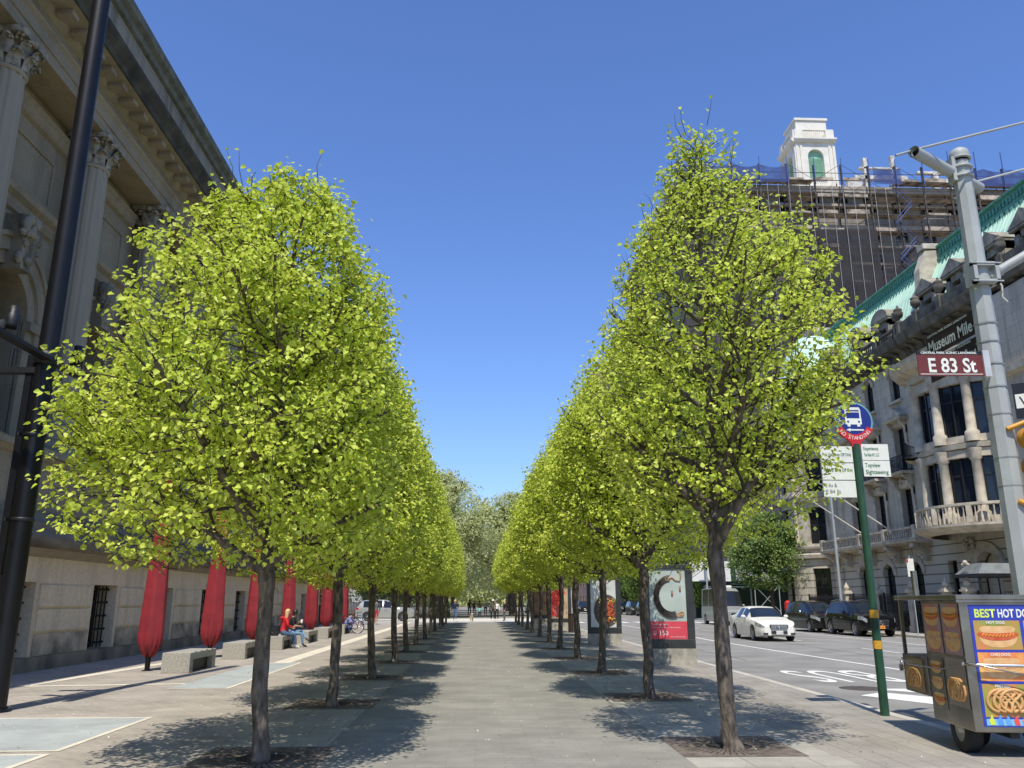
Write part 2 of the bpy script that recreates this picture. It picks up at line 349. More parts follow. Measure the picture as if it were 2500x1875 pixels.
# BUS lettering faces the oncoming traffic
o = text_mesh('road_lettering', 'BUS', 1.0, WHITE, None, lambda x, y: (9.85 - x * 0.98, 22.1 - y * 4.5, -.094), sx=1.25, space=1.05); o['kind'] = 'structure'
struct('road_marking', mk([(7.35, 16.4), (8.0, 16.9), (8.9, 15.6), (9.9, 14.9), (9.9, 14.0), (8.2, 14.6)]), WHITE)
struct('road_marking', mk([(8.1, 17.6), (10.0, 17.5), (10.0, 16.2), (8.9, 16.6)]), WHITE)
pt = mat('asphalt_patch', (0.19, 0.185, 0.18), 0.92, var=0.15, scale=2, bump=0.4, bscale=150)
for q in ([(11.6, 27.5), (14.2, 29.5), (14.3, 29.6), (11.7, 27.62)], [(6.5, 13), (8.4, 12.8), (8.5, 14.0), (6.5, 14.2)], [(13.0, 24), (13.1, 24), (13.6, 52), (13.5, 52)], [(8.2, 26), (8.28, 26), (8.0, 60), (7.92, 60)]):
    struct('road_patch', mk(q, -.0965), pt)
mh = MB().lathe((8.0, 17.6 + .1, 0), [(0, -.088), (.36, -.088), (.38, -.094), (.43, -.092), (.47, -.0965)], 28)
mho = mh.build('manhole_cover', mat('rusty_iron', (0.09, 0.075, 0.065), 0.75, var=0.3, scale=20, bump=0.6, bscale=60)); tag(mho, 'round iron manhole cover in the bus lane below the painted letters', 'manhole cover')
# ------------------------------------------------------------------ trees
def leaf_mesh(P, D, size, rg, mat_, name, droop=0.5):
    """folded heart-shaped leaves at points P growing roughly along D"""
    n = len(P); s = size * rg.uniform(0.6, 1.25, n)[:, None]
    d = D + rg.normal(0, 0.42, (n, 3)); d[:, 2] -= droop; d /= np.linalg.norm(d, axis=1)[:, None]
    up = rg.normal(0, 0.42, (n, 3)); up[:, 2] += 0.5; up += D * 0.75
    u = np.cross(d, up); u /= np.linalg.norm(u, axis=1)[:, None] + 1e-9; w = np.cross(u, d)
    k = rg.uniform(0.1, 0.35, n)[:, None]
    c = [P, P + s * (0.28 * d + 0.46 * u + k * .8 * w), P + s * (0.68 * d + 0.36 * u + k * .5 * w), P + s * 1.08 * d - s * .14 * w, P + s * (0.68 * d - 0.36 * u + k * .5 * w), P + s * (0.28 * d - 0.46 * u + k * .8 * w)]
    V = np.stack(c, 1).reshape(-1, 3)
    b = np.arange(n)[:, None] * 6
    F = np.concatenate([b + np.array([[0, 1, 2, 3]]), b + np.array([[0, 3, 4, 5]])], 1).reshape(-1)
    me = bpy.data.meshes.new(name); me.vertices.add(len(V)); me.vertices.foreach_set('co', V.ravel())
    nf = 2 * n; me.loops.add(4 * nf); me.loops.foreach_set('vertex_index', F)
    me.polygons.add(nf); me.polygons.foreach_set('loop_start', np.arange(nf) * 4)
    me.update(calc_edges=True); me.materials.append(mat_); return me
def tree_proto(seed, prof, h, trunk_r, zfork, inner=None, n_limb=26, leafn=5, lsize=0.085, sparse=1.0, fork_el=(18, 50), lean=(0, 0), leafmat_=None, bark=None, step=0.115, side=1, ymax=2.75, shell=0, shl=9, shr=.3, inn=.6, tuft=.055, boxy=2.5):
    """prof: [(z, outer radius)], inner: [(z, radius)] towards +x*side; returns (wood mesh builder, leaf mesh)"""
    rg = np.random.default_rng(seed); bark = bark or BARK; mb = MB()
    zs, rs = zip(*prof); iz, ir = zip(*(inner or prof))
    def env(az, z):
        cx = math.cos(az) * side
        ro = np.interp(z, zs, rs); ri = np.interp(z, iz, ir)
        r = ro if cx <= 0 else (ro * (1 - cx) + ri * cx if inner else ro)
        if cx > 0 and inner: r = min(r, ri / max(cx, .2))
        sy = abs(math.sin(az))
        bx = (abs(cx) ** boxy + sy ** boxy) ** (-1 / boxy) if ymax < 9 else 1
        return min(r * (1 + .26 * sy * sy) * bx, ymax / max(sy, .2))
    # leader
    z = 0; pts = [(0, 0, -0.05)]; rad = [trunk_r * 1.55]; x = y = 0
    zz = [0.04, .12, .3, .7, 1.2, 1.7, zfork - .15]
    while zz[-1] < h - .25: zz.append(zz[-1] + .45)
    zz.append(h - .05)
    for q in zz:
        x += rg.normal(0, .022) + lean[0] * .02; y += rg.normal(0, .02)
        k = (1.35 if q < .1 else 1.18 if q < .2 else 1.05 if q < .5 else 1.0)
        tr = trunk_r * k * (1 if q <= zfork else max(.05, 1 - (q - zfork) / (h - zfork)) ** 0.9 * .62)
        if q <= zfork: tr *= 1 - .1 * q / zfork
        if abs(q - zfork + .15) < .01: tr *= 1.18
        pts.append((x, y, q)); rad.append(tr)
    # lumpy bark on the trunk: many sides, radius wobble
    ang = rg.uniform(0, 6.28, 6); 
    n = 14; vs = []; P = []; Rr = []
    for i in range(len(pts) - 1):
        m_ = 4 if pts[i][2] < zfork else 2
        for j in range(m_):
            t = j / m_; P.append([pts[i][k] * (1 - t) + pts[i + 1][k] * t for k in range(3)]); Rr.append(rad[i] * (1 - t) + rad[i + 1] * t)
    P.append(list(pts[-1])); Rr.append(rad[-1])
    for p, r in zip(P, Rr):
        for j in range(n):
            a = 2 * math.pi * j / n
            k = 1 + .06 * math.sin(3 * a + ang[0] + p[2] * 1.1) + .05 * math.sin(5 * a + ang[1] - p[2] * 2.3) + rg.normal(0, .025) + .05 * math.sin(p[2] * 5 + ang[2])
            vs.append((p[0] + r * k * math.cos(a), p[1] + r * k * math.sin(a), p[2]))
    mb.add(vs, [(i * n + j, i * n + (j + 1) % n, (i + 1) * n + (j + 1) % n, (i + 1) * n + j) for i in range(len(P) - 1) for j in range(n)], 0, True)
    lz = [p[2] for p in pts]; lx = [p[0] for p in pts]; ly = [p[1] for p in pts]; lr = rad
    LP = []; LD = []
    def grow(p0, d0, L, r0, lvl, bend):
        p = np.array(p0, float); d = np.array(d0, float); d /= np.linalg.norm(d)
        k = max(3, int(L / (.28 if lvl == 1 else .16))); st = L / k; path = [p.copy()]; rr = [r0]
        for i in range(k):
            d = d + rg.normal(0, .09 if lvl == 1 else .16, 3) + np.array([0, 0, bend]) * st; d /= np.linalg.norm(d)
            q = p + d * st
            rad_ = math.hypot(q[0], q[1]); az = math.atan2(q[1], q[0]); e = env(az, min(max(q[2], zs[0]), zs[-1]))
            if rad_ > e * 1.04 or q[2] > h: break
            p = q; path.append(p.copy()); rr.append(r0 * (1 - .75 * (i + 1) / k))
        if len(path) > 1: mb.tube(path, rr, 7 if lvl == 1 and r0 > .02 else (4 if lvl <= 2 else 3), 0 if lvl == 1 else 1, caps=False)
        return path, rr
    def leafy(path, frac):
        k = len(path)
        for i in range(1, k):
            if i / k < frac: continue
            a, b = path[i - 1], path[i]; L = np.linalg.norm(b - a); dd = (b - a) / (L + 1e-9)
            for t in np.arange(0, 1, step / max(L, 1e-3)):
                if rg.random() > sparse: continue
                c = a + (b - a) * t; m_ = rg.integers(max(1, leafn - 2), leafn + 2)
                out = np.array([c[0], c[1], .3]); out /= np.linalg.norm(out) + 1e-6
                for _ in range(m_):
                    of = rg.normal(0, 1, 3) * (tuft, tuft, tuft * .6); LP.append(c + of); LD.append(of / (np.linalg.norm(of) + 1e-6) * .8 + out * .5)
    ga = rg.uniform(0, 6.28)
    for i in range(n_limb):
        t = i / (n_limb - 1); z0 = zfork - .1 + (h - zfork - .35) * t ** 1.05
        az = ga + i * 2.39996 + rg.normal(0, .2)
        el = R(fork_el[0] + (fork_el[1] - fork_el[0]) * t + rg.normal(0, 6))
        if i < 6: el = R(rg.uniform(24, 52))
        e = env(az, min(z0 + .8, zs[-1])); L = max(.4, e / math.cos(el) * 1.05)
        b = (np.interp(z0, lz, lx), np.interp(z0, lz, ly), z0)
        r0 = (.06 if i < 7 else .036 * (1 - t) + .014) * trunk_r / .078
        d = (math.cos(az) * math.cos(el), math.sin(az) * math.cos(el), math.sin(el))
        path, rr = grow(b, d, L, r0, 1, -.06 if i >= 6 else .03)
        leafy(path, .8)
        cum = 0; kk = 0
        for j in range(1, len(path)):
            s0 = j / len(path)
            if s0 < .22: continue
            for _ in range(3):
                kk += 1
                dl = path[j] - path[j - 1]; dl /= np.linalg.norm(dl) + 1e-9
                sd = np.cross(dl, (0, 0, 1)); sd /= np.linalg.norm(sd) + 1e-9
                s = (1 if kk % 2 else -1); dv = dl * .55 + sd * s * rg.uniform(.3, 1.0) + np.array([0, 0, rg.uniform(-.25, .75)])
                q = path[j - 1] + (path[j] - path[j - 1]) * rg.random()
                L2 = rg.uniform(.45, 1.05) * (1.15 - .5 * t)
                p2, r2 = grow(q, dv, L2, max(.006, rr[j] * .45), 2, .1)
                leafy(p2, .15)
                for jj in range(1, len(p2)):
                    if rg.random() < .45:
                        dv2 = (p2[jj] - p2[jj - 1]); dv2 /= np.linalg.norm(dv2) + 1e-9
                        p3, _r = grow(p2[jj], dv2 + rg.normal(0, .6, 3), rg.uniform(.18, .42), .005, 3, .2)
                        leafy(p3, .0)
    # outer twigs that carry the crown surface
    zc = rg.uniform(zs[0], zs[-1], shell * 3); wgt = np.interp(zc, zs, rs); zc = zc[rg.random(len(zc)) < wgt / max(rs)][:shell]
    low = zs[0] + rg.uniform(.45, 1.3, shell // 8 if tuft < .1 else 0); zc = np.concatenate([zc, low]); nlow = len(low)
    for iq, q in enumerate(zc):
        az = rg.uniform(0, 6.283); e = env(az, q); r_ = e * (inn + (1.02 - inn) * rg.random() ** .55) if iq < len(zc) - nlow else e * rg.uniform(.15, .98); lim = .97 + .07 * math.sin(az * 3 + q * 2 + ang[3]) + .06 * math.sin(az * 5 - q * 3 + ang[4]); r_ *= lim
        c = np.array([r_ * math.cos(az), r_ * math.sin(az), q]); o = np.array([math.cos(az), math.sin(az), rg.uniform(-.2, .9)]); o /= np.linalg.norm(o)
        L_ = shr * rg.uniform(.7, 1.5); b0 = c - o * L_; mb.tube([tuple(b0), tuple((b0 + c) / 2 + rg.normal(0, .02, 3)), tuple(c)], [.006, .0045, .002], 3, 1, caps=False)
        for _ in range(shl): of = rg.normal(0, 1, 3) * (tuft * 1.35, tuft * 1.35, tuft * .75); LP.append(c - o * L_ * .3 * rg.random() + of); LD.append(of / (np.linalg.norm(of) + 1e-6) * .85 + o * .45)
    for _ in range(26 if shell and tuft < .1 else 0):   # bare shoots standing proud of the clipped surface
        q = zs[0] + (zs[-1] - zs[0]) * rg.uniform(.35, 1.0) ; az = rg.uniform(0, 6.283); r_ = env(az, q) * .9; b0 = np.array([r_ * math.cos(az), r_ * math.sin(az), q]); e1 = b0 + np.array([math.cos(az) * .12, math.sin(az) * .12, rg.uniform(.2, .42)])
        mb.tube([tuple(b0), tuple((b0 + e1) / 2 + rg.normal(0, .02, 3)), tuple(e1)], [.006, .004, .002], 3, 1, caps=False)
        for t in (.55, .8, 1.0):
            if rg.random() < .7: LP.append(b0 + (e1 - b0) * t); LD.append(rg.normal(0, 1, 3))
    top = [np.array([lx[-4], ly[-4], lz[-4]]), np.array([lx[-1], ly[-1], h])]; leafy(top, 0)
    LP = np.array(LP); LD = np.array(LD); print('leaves', seed, len(LP))
    return mb, leaf_mesh(LP, LD, lsize, rg, leafmat_ or LEAF, 'crown')
def plant_tree(name, label, cat, proto, loc, group=None, rz=0, sc_=1, mats=None, flip=False):
    t = thing(name, label, cat, loc, rz, group)
    wood, crown = proto
    for nm, me in (('trunk', wood), ('crown', crown)):
        o = bpy.data.objects.new(nm, me); COL.objects.link(o); o.parent = t
    t.scale = (sc_, -sc_ if flip else sc_, sc_)
    return t
def protomesh(p, mats):
    o = p[0].build('trunk', mats); me = o.data; bpy.data.objects.remove(o); return (me, p[1])
LPROF = [(2.05, 1.4), (2.4, 1.9), (2.9, 2.02), (3.5, 2.1), (4.5, 1.85), (5.4, 1.45), (6.0, 1.12), (6.5, .72), (6.85, .2)]
LIN = [(2.0, .8), (2.6, 1.25), (4.2, 1.27), (5.5, 1.05), (6.4, .6), (6.85, .2)]
RPROF = [(2.45, .9), (2.9, 1.25), (3.6, 1.45), (4.0, 1.65), (4.4, 1.95), (5.2, 1.75), (6.1, 1.3), (6.7, .9), (7.4, .55), (8.0, .2)]
RIN = [(2.4, .8), (2.9, 1.5), (4.5, 1.5), (5.1, 1.35), (6.2, 1.0), (7.0, .6), (8.0, .2)]
R2P = [(2.3, 1.2), (2.8, 1.9), (3.6, 2.1), (4.6, 1.85), (5.5, 1.35), (6.2, .85), (6.9, .25)]
R2I = [(2.3, .9), (2.8, 1.6), (4.5, 1.7), (5.2, 1.5), (6.2, .9), (6.9, .2)]
WM = [BARK, TWIG]
PL = [protomesh(tree_proto(3 + i, LPROF, 6.85, .084, 2.05, LIN, n_limb=32, side=1, leafn=6, lsize=.057, shell=1180, shl=15, step=.25, tuft=.055), WM) for i in range(3)]
PR = [protomesh(tree_proto(21, RPROF, 8.0, .09, 2.35, RIN, n_limb=36, side=-1, leafn=5, sparse=.7, boxy=2.0, lsize=.054, shell=800, shl=12, step=.24, tuft=.05), WM)] + \
     [protomesh(tree_proto(31 + i, R2P, 6.95, .088, 2.2, R2I, n_limb=32, side=-1, leafn=6, lsize=.058, shell=1200, shl=15, step=.25, tuft=.055), WM) for i in range(2)]
ORD = ['nearest', 'second nearest', 'third nearest', 'fourth nearest', 'fifth nearest', 'sixth nearest', 'seventh nearest', 'eighth nearest', 'ninth nearest', 'tenth nearest', 'eleventh nearest', 'farthest']
GRATE = mat('rusty_grate', (0.17, 0.14, 0.12), 0.8, var=0.25, scale=6, bump=0.3, bscale=40)
HOLE = flat('dark_soil', (0.02, 0.016, 0.012), 0.95)
def grate():
    mb = MB(); w = .69
    sq = []
    for i in range(24):
        a = 2 * math.pi * i / 24; k = w / max(abs(math.cos(a)), abs(math.sin(a))); sq.append((k * math.cos(a), k * math.sin(a), .008))
    ring = [(.27 * math.cos(2 * math.pi * i / 24), .27 * math.sin(2 * math.pi * i / 24), .008) for i in range(24)]
    low = [(p[0], p[1], .0065) for p in ring]
    mb.add(sq + ring, [(i, (i + 1) % 24, 24 + (i + 1) % 24, 24 + i) for i in range(24)])
    mb.poly(low, 1)
    for i in range(48):   # radial slots
        a = 2 * math.pi * i / 48
        for r0, r1 in ((.3, .42), (.46, .6)):
            ca, sa = math.cos(a), math.sin(a); h = .008
            mb.quad((r0 * ca + h * sa, r0 * sa - h * ca, .0095), (r1 * ca + h * sa, r1 * sa - h * ca, .0095), (r1 * ca - h * sa, r1 * sa + h * ca, .0095), (r0 * ca - h * sa, r0 * sa + h * ca, .0095), 1)
    return mb
g0 = grate().build('tree_grate', [GRATE, HOLE])
for sd, X, Y0, dY, PP, nm in ((0, -2.32, 9.5, 4.83, PL, 'left'), (1, 2.97, 10.05, 5.08, PR, 'right')):
    for i in range(12):
        x = X + (rnd.uniform(-.05, .05) if i else 0); y = Y0 + i * dY; 
        pr = PP[0] if i == 0 else PP[1 + i % 2] if i % 3 or sd else PP[0]
        plant_tree('linden_tree', '%s linden tree in the %s-hand row, with a trimmed yellow-green crown' % (ORD[i], nm), 'tree', pr, (x, y, 0), 'linden trees in two clipped rows along the path', 0, 1.0 if i == 0 else rnd.uniform(.97, 1.03), flip=bool(i % 2))
        g = g0 if (sd == 0 and i == 0) else g0.copy()
        if not (sd == 0 and i == 0): COL.objects.link(g)
        g.location = (x, y + .22, 0); tag(g, 'square rusty grate round the foot of the %s tree in the %s-hand row' % (ORD[i], nm), 'tree grate', 'tree grates along the path')
# park elms past the crossing
ELEAF = leafmat('elm_leaf', (0.46, 0.5, 0.2), (0.6, 0.64, 0.3), (0.73, 0.74, 0.42), 0.55)
ELEAF2 = leafmat('fresh_leaf', (0.1, 0.17, 0.03), (0.17, 0.27, 0.045), (0.25, 0.36, 0.08), 0.35)
RLEAF = leafmat('bud_leaf', (0.2, 0.11, 0.05), (0.3, 0.18, 0.09), (0.36, 0.26, 0.12), 0.3)
SLEAF = leafmat('street_leaf', (0.13, 0.2, 0.05), (0.23, 0.33, 0.08), (0.34, 0.45, 0.15), 0.4)
EB = mat('elm_bark', (0.11, 0.085, 0.065), 0.95, var=0.3, scale=4, bump=0.5)
EP = [(2.8, 2.2), (4, 4.2), (8, 5.6), (11, 5.0), (13, 3.2), (14.4, .8)]
def big(seed, lm, prof=EP, h=14.2, tr=.32, zf=3.4, ls=.2, ln=4, nl=26, sp=.6, stp=.3, sh=900, sl=11, sr=.8):
    return protomesh(tree_proto(seed, prof, h, tr, zf, None, n_limb=nl, leafn=ln, lsize=ls, leafmat_=lm, bark=EB, fork_el=(35, 62), step=stp, sparse=sp, ymax=99, shell=sh, shl=sl, shr=sr, inn=.35, tuft=.3), [EB, EB])
E1 = big(51, ELEAF); E2 = big(52, ELEAF); E3 = big(53, ELEAF2, [(1.2, 1.2), (2.6, 2.6), (4.6, 3.0), (6.6, 2.0), (7.6, .4)], 7.6, .16, 1.6, .15, 4, 22, .8, .2, 500, 10, .5)
E4 = big(54, RLEAF, [(1.2, 1.2), (2.6, 2.4), (4.2, 2.7), (6, 1.8), (7, .4)], 7, .14, 1.5, .12, 3, 20, .7, .22, 300, 9, .5)
k = 0
for (x, y, s, pr, lb) in [(-4.0, 89, 1.06, E1, 'tall olive-green elm arching over the far path from the left, nearest the crossing'), (3.9, 96, .97, E2, 'tall elm on the right of the far path just past the crossing'),
        (-4.8, 106, 1.0, E2, 'second dark-trunked elm on the left of the far path'), (5.0, 118, .95, E1, 'second elm on the kerb side of the far path'),
        (-4.5, 124, 1.05, E1, 'third elm along the left side of the far path'), (5.2, 142, 1.1, E2, 'third elm on the kerb side of the far path'), (-4.2, 150, 1.15, E2, 'fourth elm along the left of the far path')]:
    plant_tree('elm_tree', lb, 'tree', pr, (x, y, 0), 'elms over the far path', rz=k * 1.3, sc_=s); k += 1
k = 0
for (x, y, s, pr, lb) in [(-10.5, 91, .9, E3, 'leafy green park tree behind the silver car'), (-15.5, 86, 1.0, E4, 'reddish budding park tree beyond the bicycles'), (-19.5, 88, 1.1, E3, 'green park tree just past the far corner of the museum'),
        (-24, 92, 1.2, E4, 'brownish budding park tree half hidden by the museum corner'), (-8.0, 100, 1.1, E3, 'green park tree deeper behind the silver car'), (-13.5, 102, 1.2, E4, 'russet park tree behind the green one'), (-18, 106, 1.5, E3, 'large green park tree deep in the park')]:
    plant_tree('park_tree', lb, 'tree', pr, (x, y, 0), 'park trees beyond the museum', rz=k * 2.1, sc_=s); k += 1
SP = [(2.6, 1.4), (3.4, 2.7), (4.8, 3.15), (6.4, 2.7), (7.6, 1.7), (8.5, .4)]
ST = protomesh(tree_proto(61, SP, 8.5, .16, 2.6, None, n_limb=26, leafn=5, lsize=.13, leafmat_=SLEAF, fork_el=(30, 62), step=.16, ymax=99, shell=1000, shl=12, shr=.45, tuft=.14), [EB, EB])
plant_tree('street_tree', 'round green street tree in front of the scaffolded shed at the corner', 'tree', ST, (23.0, 65.0, 0), None)
for (x, y, s, lb) in [(22.9, 84.5, .8, 'street tree behind the one-way sign across the side street'), (23, 96, .95, 'street tree past the scaffolding on the far block'), (23, 112, 1, 'street tree farther up the far block'), (23, 130, 1.1, 'farthest street tree up the avenue')]:
    plant_tree('street_tree', lb, 'tree', E3, (x, y, 0), 'street trees up the avenue', rz=y, sc_=s)

wd = np.random.default_rng(77)
def woods(name, x0, x1, y0, y1, h, n, lm, size):
    P_ = np.stack([wd.uniform(x0, x1, n), wd.uniform(y0, y1, n), wd.random(n) ** .8 * h], 1); P_[:, 2] *= .75 + .25 * np.sin(P_[:, 0] * .35) * np.sin(P_[:, 0] * .13 + 1)
    o = bpy.data.objects.new(name, leaf_mesh(P_, wd.normal(0, 1, (n, 3)), size, wd, lm, name)); COL.objects.link(o); tag(o, 'far-off mass of spring park trees closing the view', 'woods', kind='stuff'); return o
woods('woods', -120, -22, 112, 150, 13, 26000, ELEAF, .9)
woods('woods', -30, 24, 250, 290, 15, 16000, ELEAF, 1.0)
# ------------------------------------------------------------------ museum
LIME = stone('museum_limestone', (0.31, 0.262, 0.195), 0.9, 1.9, stain=.4, joint=.72, ms=.008)
LIMED = stone('weathered_cornice', (0.3, 0.27, 0.215), 1.2, 3.0, stain=.9, joint=.6, ms=.01, streakcol=(0.035, 0.036, 0.03))
LIMEB = stone('basement_blocks', (0.7, 0.61, 0.48), 3.0, 9.4, stain=.3, joint=.8, ms=.004)
GRIME = mat('grimy_plinth', (0.33, 0.29, 0.23), 0.9, col2=(0.1, 0.09, 0.075), scale=1.2, bump=.3, streak=(1, 1, .6))
GRIMB = mat('grimy_blocks', (0.64, 0.56, 0.44), 0.9, col2=(0.1, 0.095, 0.085), scale=1.4, bump=.3, streak=(1, 1, 1.2))
SOFF = mat('cornice_soffit', (0.31, 0.275, 0.215), 0.9, var=.12, scale=1.5)
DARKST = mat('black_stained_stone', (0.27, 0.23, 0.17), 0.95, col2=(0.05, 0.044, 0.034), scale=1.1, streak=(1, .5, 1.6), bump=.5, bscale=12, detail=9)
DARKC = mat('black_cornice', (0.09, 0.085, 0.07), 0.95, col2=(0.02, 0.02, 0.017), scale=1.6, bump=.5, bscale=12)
YM0, YM1 = -2.0, 58.4
mus = thing('museum_building', 'long shaded limestone museum with fluted columns and heavy cornice, on the left', 'museum', (-12, 28, 0))
OFF = (12, -28, 0)
def mp_(mb, name, m, par=None):
    o = mb.build(name, m, par or mus)
    if par is None or par is mus: o.location = OFF
    return o
T = lambda a, d, z: (-10.8 - d, a, z)
WY = [11.05 - 4.7 * 2 + 4.7 * k - .07 for k in range(12)]; WY = [20.35 + 4.7 * k for k in range(-4, 8)]
wb = MB(); wall_open(wb, T, YM0, YM1, 0.32, 2.78, [(y, 1.55, .33, 2.1, False) for y in WY], dep=.75)
# rusticated block panels between the windows
for y in WY:
    a, b = y + .95, y + 4.7 - .95
    if b > YM1: b = YM1 - .1
    if b - a < .5: continue
    for z0, z1 in ((.36, .86), (.93, 1.45), (1.52, 2.04)):
        pb = MB().box(a, b, -.05, .01, z0, z1, T=T); o = mp_(pb, 'wall_block', GRIMB if z0 < .5 else LIMEB)
mp_(wb, 'basement_wall', LIMEB)
pl = MB(); pl.box(YM0, YM1 + .2, -.06, .3, 0, .34, T=T); mp_(pl, 'plinth', GRIME)
for y in WY:
    o = window(mus, T, y, 1.55, .33, 2.1, False, .62, BLKM, GLASS, bars=(1, 2)); o.location = OFF
    g = MB()   # iron grille
    for i in range(7): x = y - .72 + i * .24; g.box(x - .014, x + .014, .28, .308, .36, 2.08, T=T)
    for i in range(5): z = .5 + i * .37; g.box(y - .78, y + .78, .26, .28, z - .015, z + .015, T=T)
    for i in range(7):
        for z in (.5, .87, 1.24, 1.61, 1.98): x = y - .72 + i * .24; g.ball((x, .24, z), .034, 6, T=T)
    mp_(g, 'window_grille', BLKM)
# base moulding: cove, dark torus, weathered slope
bm_ = MB(); prof = [(0, 2.7), (-.06, 2.72), (-.2, 2.82), (-.34, 2.87), (-.36, 2.88)]
bm_.prism([(d, z) for d, z in prof] + [(.2, 2.88), (.2, 2.7)], YM0, YM1 + .3, lambda d, a, z: T(a, d, z)); mp_(bm_, 'cove_moulding', SOFF)
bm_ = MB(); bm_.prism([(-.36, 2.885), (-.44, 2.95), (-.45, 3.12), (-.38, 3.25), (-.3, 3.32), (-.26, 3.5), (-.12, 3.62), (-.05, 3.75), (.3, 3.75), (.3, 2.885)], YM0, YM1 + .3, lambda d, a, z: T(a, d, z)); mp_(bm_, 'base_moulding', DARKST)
bm_ = MB(); bm_.prism([(.08, 3.752), (.08, 5.0), (0.02, 5.02), (-.08, 5.12), (-.12, 5.14), (-.12, 5.3), (1.5, 5.3), (1.5, 3.752)], YM0, YM1, lambda d, a, z: T(a, d, z)); mp_(bm_, 'dado', LIME)
# upper wall with arched windows
T2 = lambda a, d, z: (-12.35 - d, a, z)
w2 = MB(); wall_open(w2, T2, YM0, YM1, 5.3, 16.4, [(y, 2.3, 5.9, 10.1, True) for y in WY], dep=.9); mp_(w2, 'upper_wall', LIME)
for y in WY:
    zs = 10.1 - 1.15
    a = MB()
    for r0, r1, d0 in ((1.15, 1.5, -.1), (1.5, 1.85, -.2), (1.85, 1.98, -.27)):   # archivolt steps
        o, i = arc_pts(y, 0, zs, 20, r1), arc_pts(y, 0, zs, 20, r0)
        for k in range(20):
            a.hexa([T2(o[k][0], d0, o[k][1]), T2(o[k + 1][0], d0, o[k + 1][1]), T2(i[k + 1][0], d0, i[k + 1][1]), T2(i[k][0], d0, i[k][1]),
                    T2(o[k][0], .02, o[k][1]), T2(o[k + 1][0], .02, o[k + 1][1]), T2(i[k + 1][0], .02, i[k + 1][1]), T2(i[k][0], .02, i[k][1])])
        if d0 > -.25:
            for s in (-1, 1): x0, x1 = sorted((y + s * r0, y + s * r1)); a.box(x0, x1, d0, .02, 5.32, zs, T=T2)
    for s in (-1, 1): x0, x1 = sorted((y + s * 1.12, y + s * 2.0)); a.box(x0, x1, -.24, -.02, zs - .25, zs, T=T2)
    mp_(a, 'arch_surround', LIME)
    o = window(mus, T2, y, 2.3, 5.9, 10.1, True, .8, BLKM, GLASS, bars=(2, 3), fr=.1, name='arched_window'); o.location = OFF
    # carved keystone: scroll and foliage
    k = MB(); k.prism([(y - .22, 9.95), (y + .22, 9.95), (y + .38, 11.4), (y - .38, 11.4)], -.5, 0, T2)
    for q in range(34):
        an = rnd.uniform(0, 6.28); rr = rnd.uniform(.1, .55)
        k.ball((y + rr * math.cos(an) * .9, -.42 - rnd.uniform(0, .16), 10.75 + rr * math.sin(an) * 1.15), rnd.uniform(.08, .17), 7, sc_=(1, .8, rnd.uniform(.7, 1.6)), T=T2)
    mp_(k, 'keystone', LIMED)
    c = MB(); x0, x1 = y - 1.75, y + 1.75      # moulded shelf over the arch and tall upper panel
    c.prism([(0, 11.55), (-.1, 11.6), (-.16, 11.85), (-.3, 11.95), (-.34, 12.1), (0, 12.14)], x0, x1, lambda d, a, z: T2(a, d, z))
    c.box(x0 + .3, x1 - .3, -.05, .01, 12.35, 12.45, T=T2).box(x0 + .3, x1 - .3, -.05, .01, 13.75, 13.85, T=T2).box(x0 + .3, x0 + .4, -.05, .01, 12.45, 13.75, T=T2).box(x1 - .4, x1 - .3, -.05, .01, 12.45, 13.75, T=T2)
    c.prism([(0, 14.3), (-.12, 14.36), (-.2, 14.6), (-.3, 14.7), (0, 14.72)], x0 - .2, x1 + .2, lambda d, a, z: T2(a, d, z))
    mp_(c, 'window_cornice', LIME)
# giant fluted columns
COLST = mat('column_stone', (0.36, 0.32, 0.255), 0.85, col2=(0.23, 0.205, 0.165), scale=.8, streak=(1.5, 1.5, .2), bump=.3, bscale=25)
CAPST = mat('carved_capital', (0.40, 0.36, 0.29), 0.9, col2=(0.13, 0.12, 0.1), scale=5, bump=.6, bscale=18)
def flute(a): return 1 - .055 * max(0, math.sin(12 * a)) ** .7 * 1.0
sh = MB(); n = 144
pr = [(.47, .0), (.475, .6), (.47, 3), (.455, 5.5), (.43, 7.6), (.42, 8.05)]
sh.lathe((0, 0, 6.05), pr, n, rf=flute)
sh.lathe((0, 0, 14.1), [(.42, 0), (.46, .02), (.48, .07), (.46, .12), (.4, .13)], 32)
ba = MB(); ba.box(-.66, .66, -.66, .66, 5.3, 5.62); ba.lathe((0, 0, 5.62), [(.62, 0), (.66, .06), (.62, .13), (.55, .16), (.52, .22), (.57, .26), (.55, .33), (.49, .36), (.47, .43)], 36)
cp = MB(); cp.lathe((0, 0, 14.2), [(.38, 0), (.4, .5), (.52, .85), (.3, .9)], 24)
rr = random.Random(5)
